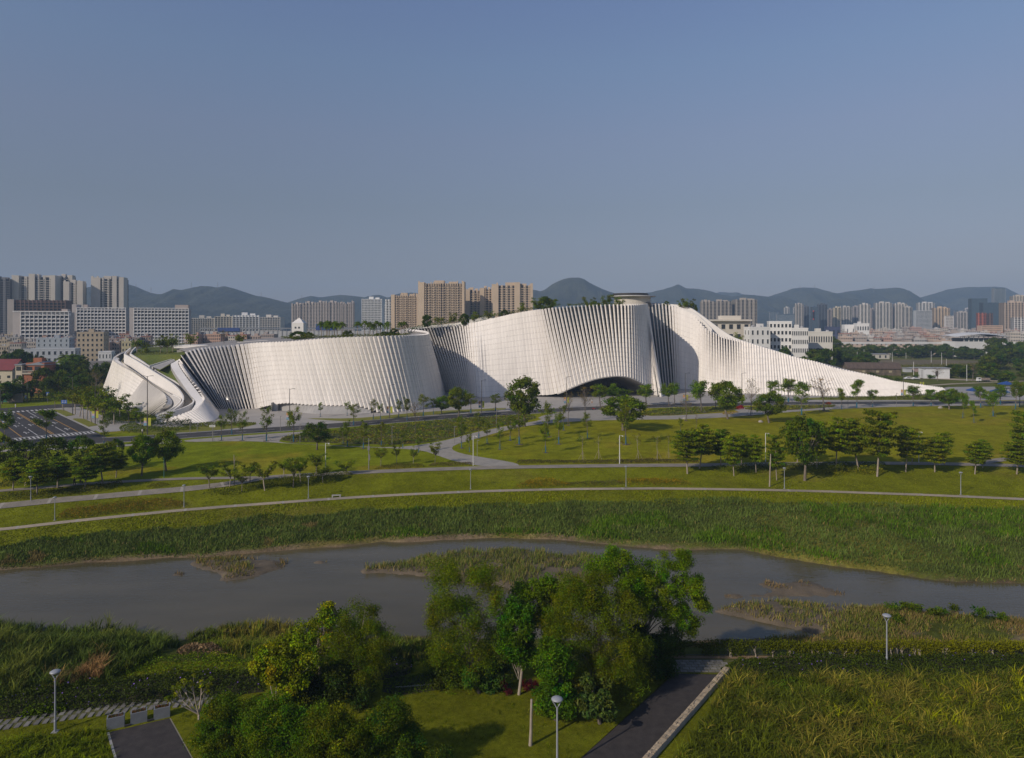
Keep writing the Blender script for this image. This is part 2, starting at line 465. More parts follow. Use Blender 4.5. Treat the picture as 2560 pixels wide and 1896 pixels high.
mb = MB(); xs = np.linspace(-260, 260, 80)
mb.loft(np.stack([xs, yN(xs) - 8, xs * 0 + ZW], 1), np.stack([xs, yF(xs) + 4, xs * 0 + ZW], 1))
tag(obj('river', mb, water_material()), kind='structure')

# ------------------------------------------------------------------ flat sheets and strips laid on the ground
def resample(pts, step):
    pts = np.asarray(pts, float); s = np.concatenate([[0], np.cumsum(np.linalg.norm(np.diff(pts, axis=0), axis=1))])
    n = max(2, int(s[-1] / step) + 1); u = np.linspace(0, s[-1], n)
    return np.stack([np.interp(u, s, pts[:, k]) for k in range(pts.shape[1])], 1)
def smooth_line(pts, k=2):
    pts = np.asarray(pts, float)
    for _ in range(k):          # Chaikin
        a = pts[:-1] * 0.75 + pts[1:] * 0.25; b = pts[:-1] * 0.25 + pts[1:] * 0.75
        pts = np.vstack([pts[:1], np.stack([a, b], 1).reshape(-1, pts.shape[1]), pts[-1:]])
    return pts
def normals2(p):
    t = np.gradient(p[:, :2], axis=0); t /= np.linalg.norm(t, axis=1)[:, None] + 1e-9
    return np.stack([-t[:, 1], t[:, 0]], 1)
def strip(mb, line, w0, w1, dz, step=2.5, cross=3, flat=None):
    """band from offset w0 to w1 beside a line, laid on the terrain"""
    L = resample(line, step); n = normals2(L); ws = np.linspace(w0, w1, cross)
    X = L[:, None, 0] + n[:, None, 0] * ws; Y = L[:, None, 1] + n[:, None, 1] * ws
    Z = (HG(X, Y) if flat is None else np.full(X.shape, flat)) + dz
    mb.grid(np.stack([X, Y, Z], -1)[:, ::-1])
    return L
def poly_mesh(pts, z, thick=0.0, mb=None):
    """filled flat polygon (any outline)"""
    from mathutils.geometry import tessellate_polygon
    pts = np.asarray(pts, float); n = len(pts)
    tris = tessellate_polygon([[Vector((p[0], p[1], 0)) for p in pts]])
    v = np.column_stack([pts[:, 0], pts[:, 1], np.full(n, z)])
    T = []
    for a, b, c in tris:
        cr = np.cross(v[b, :2] - v[a, :2], v[c, :2] - v[a, :2]); T.append((a, b, c) if cr > 0 else (a, c, b))
    mb = mb or MB(); mb.add(v, None, T)
    if thick:
        area = np.sum(pts[:, 0] * np.roll(pts[:, 1], -1) - np.roll(pts[:, 0], -1) * pts[:, 1])
        lo = v.copy(); lo[:, 2] -= thick; q = []
        for i in range(n):
            j = (i + 1) % n
            q.append((i, n + i, n + j, j) if area > 0 else (j, n + j, n + i, i))
        mb.add(np.concatenate([v, lo]), q)
    return mb
def pxpoly(pts, z=0.0, k=2, closed=True):
    W = np.array([G(a, b, z) for a, b in pts])
    if k:
        for _ in range(k):
            a = W * 0.75 + np.roll(W, -1, 0) * 0.25; b = W * 0.25 + np.roll(W, -1, 0) * 0.75
            W = np.stack([a, b], 1).reshape(-1, 3)
    return W
def inside(poly, x, y):
    poly = np.asarray(poly); r = np.zeros(np.shape(x), bool); n = len(poly)
    for i in range(n):
        x1, y1 = poly[i][:2]; x2, y2 = poly[(i + 1) % n][:2]
        c = ((y1 > y) != (y2 > y)) & (x < (x2 - x1) * (y - y1) / (y2 - y1 + 1e-12) + x1)
        r ^= c
    return r
def fill(poly, dens, r=None):
    r = r or rng
    poly = np.asarray(poly); lo, hi = poly[:, :2].min(0), poly[:, :2].max(0)
    n = int(dens * np.prod(hi - lo)); p = r.uniform(lo, hi, (n, 2))
    return p[inside(poly, p[:, 0], p[:, 1])]

M_CONC = mat('pale_concrete_paving', (0.34, 0.31, 0.265), (0.26, 0.24, 0.205), 0.5, 0.85, fine=0.08, bump=0.1)
M_PATH = mat('grey_path_paving', (0.29, 0.25, 0.195), (0.20, 0.18, 0.15), 0.4, 0.9, fine=0.12)
M_PATHL = mat('tan_path_paving', (0.42, 0.34, 0.235), (0.26, 0.225, 0.17), 0.09, 0.9, fine=0.12)
M_BAND = mat('pale_path_band', (0.38, 0.345, 0.29), (0.31, 0.28, 0.24), 1.0, 0.9)
M_PLAZA = mat('plaza_paving', (0.36, 0.335, 0.305), (0.29, 0.275, 0.255), 0.12, 0.85, fine=0.06)
M_ASPH = mat('asphalt', (0.040, 0.038, 0.038), (0.056, 0.052, 0.050), 0.15, 0.9, fine=0.18)
M_WHITE_MARK = mat('white_road_paint', (0.62, 0.61, 0.58), (0.46, 0.45, 0.43), 2.0, 0.7)
M_YELLOW_MARK = mat('yellow_road_paint', (0.48, 0.27, 0.06), (0.36, 0.2, 0.05), 2.0, 0.7)
M_KERB = mat('kerb_stone', (0.36, 0.35, 0.33), (0.27, 0.265, 0.25), 0.8, 0.85)
M_BED = mat('planted_soil', (0.09, 0.10, 0.018), (0.12, 0.11, 0.03), 0.3, 0.95, fine=0.3)
M_VERGE = mat('verge_grass', (0.135, 0.15, 0.010), (0.185, 0.175, 0.016), 0.22, 0.95, fine=0.3, bump=0.3, bscale=5)

# --- riverside paths
def pth(pts, z):
    return smooth_line(np.array([GH(a, b, z) for a, b in pts]), 2)
low_line = np.stack([np.linspace(cL[1, 0] - 30, cL[-2, 0] + 30, 160), np.zeros(160), np.zeros(160)], 1); low_line[:, 1] = yL(low_line[:, 0]); low_line = smooth_line(low_line, 1)
mb = MB(); strip(mb, low_line, -1.0, 1.0, 0.07, 2.0)
lp = obj('riverside_path', mb, M_PATHL); tag(lp, kind='structure')
def bands(line, w, every, parent, dz, width=0.45):
    s = np.concatenate([[0], np.cumsum(np.linalg.norm(np.diff(line[:, :2], axis=0), axis=1))])
    for d in np.arange(every * 0.5, s[-1], every):
        p = np.array([np.interp(d, s, line[:, k]) for k in (0, 1)]); q = np.array([np.interp(min(d + 0.5, s[-1]), s, line[:, k]) for k in (0, 1)])
        if abs(p[0]) > p[1] * 0.79: continue
        t = (q - p) / (np.linalg.norm(q - p) + 1e-9); n = np.array([-t[1], t[0]])
        m_ = MB(); g = [(p + t * a + n * b) for a in (-width / 2, width / 2) for b in np.linspace(-w, w, 4)]
        g = np.array([[x, y, HG(x, y) + dz] for x, y in g]).reshape(2, 4, 3)
        m_.grid(g); lo_ = g.copy(); 
        obj('paving_band', m_, M_BAND, parent)
bands(low_line, 1.0, 9.3, lp, 0.078, 0.5)
up_line = smooth_line(np.array([GH(a, b) for a, b in [(600, 1202), (700, 1191.5), (790, 1187), (887, 1182), (1105, 1173), (1280, 1168.5), (1570, 1164.5), (1774, 1163.6), (1920, 1160.5), (2210, 1158), (2472, 1162.5), (2600, 1167)]]), 2)
mb = MB(); strip(mb, up_line, -1.9, 1.9, 0.07); tag(obj('park_path', mb, M_PATH), kind='structure')
mid_line = pth([(-60, 1272), (0, 1266), (70, 1259), (174, 1248.7), (276, 1240), (375, 1231), (523, 1216.8), (581, 1209.5), (640, 1199)], -0.7)
mb = MB(); strip(mb, mid_line, -1.8, 1.8, 0.085); mp_ = obj('park_path', mb, M_PATH); tag(mp_, kind='structure')
bands(mid_line, 1.8, 8.2, mp_, 0.093, 0.6)
top_line = pth([(-60, 1233), (0, 1228), (116, 1219.7), (203, 1211), (308, 1205), (465, 1197), (552, 1196.5), (640, 1195)], 0)
mb = MB(); strip(mb, top_line, -1.2, 1.2, 0.10); tp_ = obj('park_path', mb, M_PATH); tag(tp_, kind='structure')
# path that meets the promenade at the right edge
mb = MB(); strip(mb, pth([(2440, 1160), (2500, 1150), (2560, 1145), (2640, 1140)], 0), -1.6, 1.6, 0.10); tag(obj('park_path', mb, M_PATH), kind='structure')

# --- the forked concrete walk and the pavement along the road
def sheet(name, pts, z, m, k=1, thick=0.0, kind='structure'):
    W = pxpoly(pts, 0, k); o = obj(name, poly_mesh(W, z, thick), m)
    if kind: o['kind'] = kind
    return W
sheet('plaza', [(395, 1066), (455, 1088), (560, 1080), (640, 1073), (830, 1062), (960, 1052), (1100, 1040), (1280, 1029), (1420, 1022), (1700, 1011), (1920, 1006), (2120, 1004), (2290, 1003), (2480, 1001), (2700, 1000), (2700, 962), (2500, 967), (2370, 968), (2290, 985), (1950, 980), (1700, 966), (1640, 968), (1380, 975), (1100, 972), (540, 1010)], 0.02, M_PLAZA, 0)
walk = [(455, 1101), (560, 1093), (700, 1083), (800, 1077), (735, 1090), (712, 1096), (700, 1100), (697, 1106), (750, 1111), (850, 1115), (980, 1120), (1060, 1112), (1130, 1098), (1180, 1083), (1280, 1063), (1360, 1050), (1340, 1044), (1400, 1030), (1500, 1024), (1620, 1018), (1600, 1028), (1602, 1041), (1700, 1039), (1850, 1030), (1830, 1024), (1860, 1019), (1960, 1015), (2100, 1011), (2260, 1010.5), (2420, 1011), (2560, 1011), (2560, 1014.5), (2430, 1014.5), (2260, 1017), (2130, 1021), (2010, 1028), (1900, 1037), (1800, 1045), (1700, 1049), (1560, 1050), (1450, 1053), (1330, 1062), (1250, 1080), (1180, 1100), (1135, 1113), (1128, 1124), (1150, 1134), (1200, 1143), (1280, 1156), (1300, 1163), (1290, 1167), (1230, 1168), (1180, 1163), (1130, 1152), (1090, 1138), (1058, 1127), (1000, 1122), (870, 1117), (760, 1111.5), (700, 1108), (640, 1104), (560, 1103.5), (470, 1106)]
sheet('concrete_walk', walk, 0.035, M_CONC, 1)
mb = MB(); strip(mb, np.array([GH(a, b) for a, b in [(-150, 1140), (0, 1128), (150, 1122), (300, 1115), (455, 1104)]]), -1.8, 1.8, 0.03); tag(obj('pavement', mb, M_CONC), kind='structure')

# --- roads
road_line = smooth_line(np.array([G(a, b) for a, b in [(-300, 1126), (-150, 1119), (0, 1112), (150, 1107), (300, 1100), (450, 1091), (640, 1077), (830, 1065.5), (930, 1057), (1050, 1047.5), (1270, 1033.5), (1480, 1021), (1700, 1014), (1920, 1009.2), (2200, 1008), (2420, 1007), (2700, 1006)]]), 2)
road_obj = None
mb = MB(); strip(mb, road_line, -5.2, 5.2, 0.05, 3, 3, 0.0); road_obj = obj('road', mb, M_ASPH); tag(road_obj, kind='structure')
pL, pR = np.array([-197.6, 290.0]), np.array([-136.0, 224.7])
rd = (pL - pR) / np.linalg.norm(pL - pR); rn = np.array([-rd[1], rd[0]])       # along the side road, and to its left
def SR(s, w): return pR + rd * s + rn * w                                     # side road: s metres up from the crossing, w metres from its right kerb
mb = MB(); poly_mesh([SR(-16, 0.2), SR(92, 0), SR(92, 23), SR(-10, 23)], 0.062, 0, mb)
side_road = obj('road', mb, M_ASPH); tag(side_road, kind='structure')
cross_c = SR(97, 12)
mb = MB(); poly_mesh([SR(89, -14), SR(104, -22), SR(104, 60), SR(89, 60)], 0.056, 0, mb); cross_road = obj('road', mb, M_ASPH); tag(cross_road, kind='structure')
def mark(mb, s0, s1, w0, w1, z=0.075):
    a, b, c, d = SR(s0, w0), SR(s1, w0), SR(s1, w1), SR(s0, w1)
    mb.add([(a[0], a[1], z), (b[0], b[1], z), (c[0], c[1], z), (d[0], d[1], z)], [(0, 1, 2, 3)])
for w in np.arange(0.8, 22.5, 1.15):          # zebra stripes, near and far
    m_ = MB(); mark(m_, 1.0, 5.6, w, w + 0.55); obj('crosswalk_stripe', m_, M_WHITE_MARK, side_road)
for w in np.arange(0.8, 22.5, 1.55):
    m_ = MB(); mark(m_, 83.0, 87.5, w, w + 0.75); obj('crosswalk_stripe', m_, M_WHITE_MARK, side_road)
for w, name, M_ in ((4.2, 'yellow_edge_line', M_YELLOW_MARK), (11.0, 'yellow_centre_line', M_YELLOW_MARK), (11.55, 'yellow_centre_line', M_YELLOW_MARK), (19.6, 'yellow_edge_line', M_YELLOW_MARK)):
    m_ = MB(); mark(m_, 8, 81, w, w + 0.28); obj(name, m_, M_, side_road)
for w in (7.6, 15.4):
    m_ = MB(); mark(m_, 8, 26, w, w + 0.24); mark(m_, 62, 81, w, w + 0.24); obj('white_lane_line', m_, M_WHITE_MARK, side_road)
    for s in np.arange(29, 60, 7):
        m_ = MB(); mark(m_, s, s + 3.2, w, w + 0.24); obj('white_lane_dash', m_, M_WHITE_MARK, side_road)
m_ = MB(); mark(m_, 6.3, 6.8, 0.5, 22.5); obj('stop_line', m_, M_WHITE_MARK, side_road)
m_ = MB(); mark(m_, 0.1, 0.4, 0.5, 22.5); obj('stop_line', m_, M_WHITE_MARK, side_road)
for s, w in ((14, 6), (14, 17.5), (34, 6.2), (34, 13.4), (34, 17.6), (58, 9.4), (58, 13.4), (74, 6.2), (74, 14)):    # lane arrows
    m_ = MB(); mark(m_, s, s + 4.2, w - 0.12, w + 0.12); mark(m_, s + 3.0, s + 3.5, w - 0.8, w + 0.1)
    a, b, c = SR(s + 4.2, w - 0.5), SR(s + 4.2, w + 0.5), SR(s + 6, w)
    m_.add([(a[0], a[1], .075), (b[0], b[1], .075), (c[0], c[1], .075)], None, [(0, 1, 2)]); mark(m_, s + 2.6, s + 3.9, w - 1.1, w - 0.8)
    obj('lane_arrow', m_, M_WHITE_MARK, side_road)
L_ = resample(road_line, 1.0); nn = normals2(L_)
for i in range(6, len(L_) - 6, 9):            # dashes down the middle of the main road
    p = L_[i]; t = np.array([nn[i, 1], -nn[i, 0]])
    if p[0] < -120 or p[0] > p[1] * 0.78: continue
    m_ = MB(); a = p[:2] - t * 1.6 - nn[i] * 0.1; b = p[:2] + t * 1.6 - nn[i] * 0.1
    m_.add([(*a, .064), (*b, .064), (*(b + nn[i] * .2), .064), (*(a + nn[i] * .2), .064)], [(0, 1, 2, 3)])
    obj('white_lane_dash', m_, M_WHITE_MARK, road_obj)
def kerb(line, w, h=0.13, wid=0.35, name='kerb'):
    L = resample(line, 4.0); n = normals2(L); a = L[:, :2] + n * (w - wid / 2); b = L[:, :2] + n * (w + wid / 2)
    z = np.zeros(len(L)); m_ = MB(); A0 = np.column_stack([a, z]); A1 = np.column_stack([a, z + h]); B1 = np.column_stack([b, z + h]); B0 = np.column_stack([b, z])
    m_.loft(A1, A0); m_.loft(B1, A1); m_.loft(B0, B1)
    o = obj(name, m_, M_KERB); o['kind'] = 'structure'; return o
kerb(road_line[road_line[:, 0] > -128], 5.4); kerb(road_line, -5.4)
kl = np.array([np.append(SR(s, 0), 0) for s in (6, 30, 60, 88)])
kerb(kl, -0.2, 0.15, 0.6)
# pale pavement and verges beside the side road
mb = MB(); poly_mesh([SR(1, -0.6), SR(88, -0.6), SR(88, -11), SR(30, -12), SR(2, -26), SR(-2, -20)], 0.045, 0, mb); tag(obj('pavement', mb, M_PLAZA), kind='structure')
for s0, s1 in ((18, 46), (55, 83)):
    mb = MB(); poly_mesh([SR(s0, -0.8), SR(s1 - 3, -0.8), SR(s1, -1.6), SR(s1 - 4, -4.2), SR(s0 + 2, -4.2)], 0.13, 0.12, mb); tag(obj('verge_grass', mb, M_VERGE), kind='structure')
# kerb side grass between plaza and road, planted beds
VERGES = [[(757, 1046), (800, 1050), (900, 1056), (1000, 1045), (1090, 1037), (1180, 1030), (1265, 1025), (1265, 1020), (1180, 1024), (1060, 1030), (960, 1040), (880, 1047)],
          [(290, 1062), (330, 1085), (450, 1083), (560, 1075), (640, 1064), (640, 1054), (520, 1066), (420, 1070), (380, 1064), (330, 1058)],
          [(2000, 1000), (2100, 1001), (2260, 1001), (2420, 1000), (2420, 993), (2360, 988), (2150, 994), (2020, 994)],
          [(1640, 1012), (1720, 1007), (1850, 1003), (1960, 1000), (1960, 994), (1850, 997), (1720, 1000), (1640, 1006)]]
VERGE_W = [sheet('verge_grass', v, 0.04, M_VERGE, 1) for v in VERGES[:3]]
BEDS = [[(700, 1097), (730, 1088), (800, 1080), (880, 1072), (940, 1066), (1020, 1060), (1090, 1053), (1130, 1048), (1200, 1044), (1290, 1038), (1330, 1038), (1345, 1046), (1290, 1058), (1190, 1077), (1130, 1095), (1070, 1107), (990, 1113), (880, 1110), (760, 1106), (705, 1103)],
        [(1600, 1034), (1640, 1024), (1720, 1019), (1790, 1018), (1850, 1020), (1840, 1026), (1760, 1033), (1690, 1038), (1620, 1040)],
        [(1850, 1022), (1900, 1018), (1990, 1015), (2080, 1013), (2092, 1017), (2050, 1021), (1980, 1026), (1900, 1028)]]
BED_W = [sheet('planting_bed', b, 0.055, M_BED, 1) for b in BEDS]
# brown ploughed field and grass beyond the road on the right
M_FIELD = mat('dry_field', (0.17, 0.12, 0.06), (0.11, 0.10, 0.04), 0.06, 0.95, fine=0.2)
sheet('field', [(2185, 904), (2200, 899), (2300, 899.5), (2450, 902), (2480, 906), (2400, 914), (2250, 917), (2190, 913)], 0.03, M_FIELD, 1)
sheet('path', [(2290, 965), (2380, 959), (2500, 955), (2560, 952), (2560, 954), (2480, 957), (2380, 961.5), (2310, 966.5)], 0.03, M_PATHL, 0)
sheet('path', [(2265, 943), (2330, 948), (2420, 952), (2520, 955), (2520, 952.5), (2430, 949), (2340, 945), (2275, 940)], 0.03, M_PATHL, 0)
# ================================================================== the museum
M_FIN = mat('white_fin_panel', (0.82, 0.77, 0.705), (0.735, 0.69, 0.63), 0.5, 0.62, spec=0.3, fine=0.04, rnd=0.055, stretch=(1, 1, .12))
M_WALL = mat('white_render', (0.80, 0.765, 0.715), (0.72, 0.69, 0.645), 0.12, 0.7, fine=0.03)
M_JOINT = mat('panel_joint', (0.36, 0.34, 0.32), (0.4, 0.38, 0.36), 1, 0.9)
M_GREYC = mat('grey_fair_concrete', (0.36, 0.345, 0.325), (0.30, 0.29, 0.275), 0.3, 0.8, fine=0.06, bump=0.15, bscale=1.5)
M_GLASSD = glass('dark_glazing', (0.016, 0.022, 0.028), 0.10, 0.4)
M_GLASSB = glass('blue_glazing', (0.060, 0.085, 0.095), 0.10, 0.6)
M_DARK = mat('dark_metal', (0.035, 0.034, 0.034), (0.05, 0.048, 0.047), 1.0, 0.5)
M_TAN = mat('tan_step_stone', (0.48, 0.37, 0.23), (0.38, 0.30, 0.20), 0.6, 0.85)
M_RAMP = mat('pale_ramp_paving', (0.52, 0.49, 0.45), (0.44, 0.42, 0.39), 0.4, 0.85)
M_ROOFG = mat('roof_grass', (0.075, 0.105, 0.016), (0.115, 0.125, 0.022), 0.12, 0.95, fine=0.3, bump=0.4, bscale=3)
M_ROOFP = mat('roof_paving', (0.30, 0.28, 0.26), (0.24, 0.23, 0.22), 0.3, 0.9)

museum = thing('museum', 'long white museum of leaning ribs, swept in waves across the lawn, arched entrance below', 'museum', (0, 300, 0))

def zA(x, y): return (240 + x / 6.479, 840 + y / 6.479)
def z2(x, y): return (640 + x / 3.442, 640 + y / 3.442)
def z3(x, y): return (1280 + x / 3.442, 640 + y / 3.442)
def z4(x, y): return (1920 + x / 3.442, 640 + y / 3.442)
# rows: top pixel, its distance, foot pixel, its distance (None: on the ground), opening at the top, opening at the foot
ROWS = [
 (zA(930, 1402), 249, zA(1010, 1412), None, .3, .3), (zA(1150, 1350), 250, zA(1450, 1425), None, .3, .3), (zA(1400, 1270), 252, zA(1650, 1420), None, .3, .3),
 (zA(1580, 1190), 256, zA(1840, 1395), None, .3, .3), (zA(1700, 1100), 262, zA(1950, 1345), None, .3, .3), (zA(1755, 1020), 266, zA(1985, 1265), None, .35, .35),
 (zA(1700, 930), 270, zA(1950, 1200), None, .8, .6), (zA(1600, 800), 276, zA(1953, 1196), None, .95, .8), (zA(1450, 600), 288, zA(1960, 1194), None, 1, .9),
 (zA(1345, 420), 302, zA(1972, 1192), None, 1, 1), (zA(1390, 310), 307, zA(2010, 1192), None, 1, 1), (zA(1485, 253), 306, zA(2050, 1191), None, 1, 1),
 (zA(1615, 213), 303, zA(2095, 1190), None, 1, 1), (zA(1755, 190), 300, zA(2155, 1190), None, 1, 1), (zA(1920, 172), 297, zA(2270, 1190), None, 1, 1),
 (zA(2085, 158), 294, zA(2400, 1188), None, .9, .9), (z2(-110, 760), 292, z2(10, 1315), None, .5, .5), (z2(0, 748), 290, z2(105, 1290), 284, .12, .12),
 (z2(150, 742), 287, z2(260, 1268), 280, .10, .10), (z2(300, 735), 283, z2(430, 1281), 277, .12, .12), (z2(500, 718), 281, z2(660, 1289), 276, .2, .2), (z2(700, 705), 279, z2(880, 1293), 275.7, .33, .33),
 (z2(900, 695), 277, z2(1085, 1349), None, .38, .38), (z2(1100, 690), 278, z2(1265, 1338), None, .34, .34), (z2(1300, 685), 285, z2(1440, 1315), None, .28, .28),
 (z2(1420, 680), 297, z2(1555, 1255), None, .22, .22), (z2(1480, 671), 316, z2(1620, 1192), None, .2, .2), (z2(1468, 656), 334, z2(1625, 1165), None, .3, .3),
 (z2(1380, 640), 349, z2(1600, 1150), None, .8, .8), (z2(1300, 630), 355, z2(1560, 1155), None, 1, 1), (z2(1400, 624), 358, z2(1630, 1165), None, 1, 1), (z2(1500, 615), 358, z2(1700, 1175), None, 1, 1),
 (z2(1600, 605), 357, z2(1770, 1185), None, 1, 1), (z2(1750, 590), 354, z2(1850, 1200), None, .75, .75), (z2(1870, 576), 350, z2(1915, 1215), None, .25, .3),
 (z2(1960, 555), 348, z2(2010, 1214), 337, .06, .06), (z2(2080, 528), 345, z2(2120, 1212), 337, .06, .06), (z3(0, 500), 342, z3(70, 1208), 337, .06, .06), (z3(120, 478), 340, z3(200, 1200), 336.5, .1, .1), (z3(210, 464), 338, z3(330, 1195), 335, .2, .2),
 (z3(262, 459), 337, z3(415, 1176), 332, .6, .25), (z3(350, 446), 335.5, z3(500, 1139), 330, .85, .3), (z3(500, 432), 334, z3(640, 1083), 330, 1, .4), (z3(620, 425), 333, z3(740, 1053), 330, 1, .42), (z3(750, 420), 332.5, z3(850, 1036), 330.5, 1, .42),
 (z3(880, 417), 333, z3(930, 1033), 331.5, 1, .42), (z3(1000, 415), 335, z3(1020, 1046), 333.5, .9, .4), (z3(1090, 414), 341, z3(1120, 1095), 337.5, .45, .25), (z3(1140, 414), 347, z3(1215, 1152), 342, .2, .2), (z3(1165, 415), 354, z3(1286, 1214), None, .15, .15),
 (z3(1150, 419), 369, z3(1296, 1195), None, .3, .3), (z3(1135, 424), 386, z3(1275, 1155), None, .8, .8), (z3(1165, 420), 393, z3(1265, 1140), None, 1, 1), (z3(1225, 412), 393, z3(1300, 1138), None, 1, 1), (z3(1340, 420), 390, z3(1390, 1140), None, .85, .85),
 (z3(1420, 448), 386, z3(1440, 1145), None, .2, .2), (z3(1500, 478), 383, z3(1505, 1148), None, .06, .06), (z3(1575, 520), 380, z3(1575, 1152), None, .06, .06), (z3(1655, 612), 376, z3(1655, 1160), None, .35, .05), (z3(1710, 645), 374, z3(1715, 1164), None, .7, .08),
 (z3(1800, 690), 372, z3(1812, 1171), None, .85, .1), (z3(1900, 715), 370, z3(1915, 1178), None, .8, .12), (z3(1985, 735), 368, z3(2000, 1185), None, .5, .2), (z3(2090, 768), 365.5, z3(2110, 1192), None, .3, .3), (z3(2203, 802), 363, z3(2225, 1198), None, .32, .32),
 (z4(190, 862), 358, z4(240, 1201), None, .34, .34), (z4(420, 915), 355, z4(510, 1207), None, .36, .36), (z4(600, 970), 352, z4(730, 1210), None, .36, .36), (z4(850, 1022), 350, z4(980, 1212), None, .38, .38),
 (z4(1000, 1058), 349, z4(1120, 1208), None, .38, .38), (z4(1100, 1081), 348.5, z4(1225, 1200), None, .38, .38), (z4(1200, 1098), 351, z4(1315, 1192), 346, .38, .38), (z4(1300, 1112), 353, z4(1400, 1183), 348, .38, .38), (z4(1400, 1127), 355, z4(1470, 1172), 350, .36, .36), (z4(1500, 1140), 357, z4(1535, 1160), 352, .36, .36)]
LOOP = [
 ((316, 877), 362, (262, 962), 400, .1, .1), ((300, 884), 347, (257, 970), 384, .05, .05), ((286.3, 892.5), 333, (254.5, 977), None, .05, .05), ((282.5, 900), 323, (255.5, 984), None, .05, .05),
 ((291, 908), 316, (262, 992), None, .05, .05), ((306.4, 917), 310, (272, 1000), None, .05, .05), ((332.6, 931), 301, (287, 1010), None, .05, .05), ((355, 946), 293.5, (302, 1019), None, .06, .06), ((362, 950), 291, (310, 1024), None, 1, 1), ((383.5, 965), 283, (325, 1030), None, 1, 1),
 ((406.7, 980.5), 274, (341, 1034.5), None, 1, 1), ((416.5, 993), 267, (357, 1037), None, 1, 1), ((416, 1007), 263, (371, 1038.5), None, 1, .9), ((404, 1021), 263, (382, 1039.5), None, .5, .5), ((389, 1034.5), 266, (388, 1040), None, .3, .3)]

def catmull(P4, n):
    """n samples between each pair of rows (rows: any columns)"""
    A = np.asarray(P4, float); A = np.vstack([2 * A[0] - A[1], A, 2 * A[-1] - A[-2]]); out = []
    for i in range(1, len(A) - 2):
        p0, p1, p2, p3 = A[i - 1], A[i], A[i + 1], A[i + 2]
        for t in np.arange(n) / n:
            out.append(0.5 * (2 * p1 + (p2 - p0) * t + (2 * p0 - 5 * p1 + 4 * p2 - p3) * t * t + (3 * p1 - p0 - 3 * p2 + p3) * t ** 3))
    out.append(A[-2]); return np.array(out)

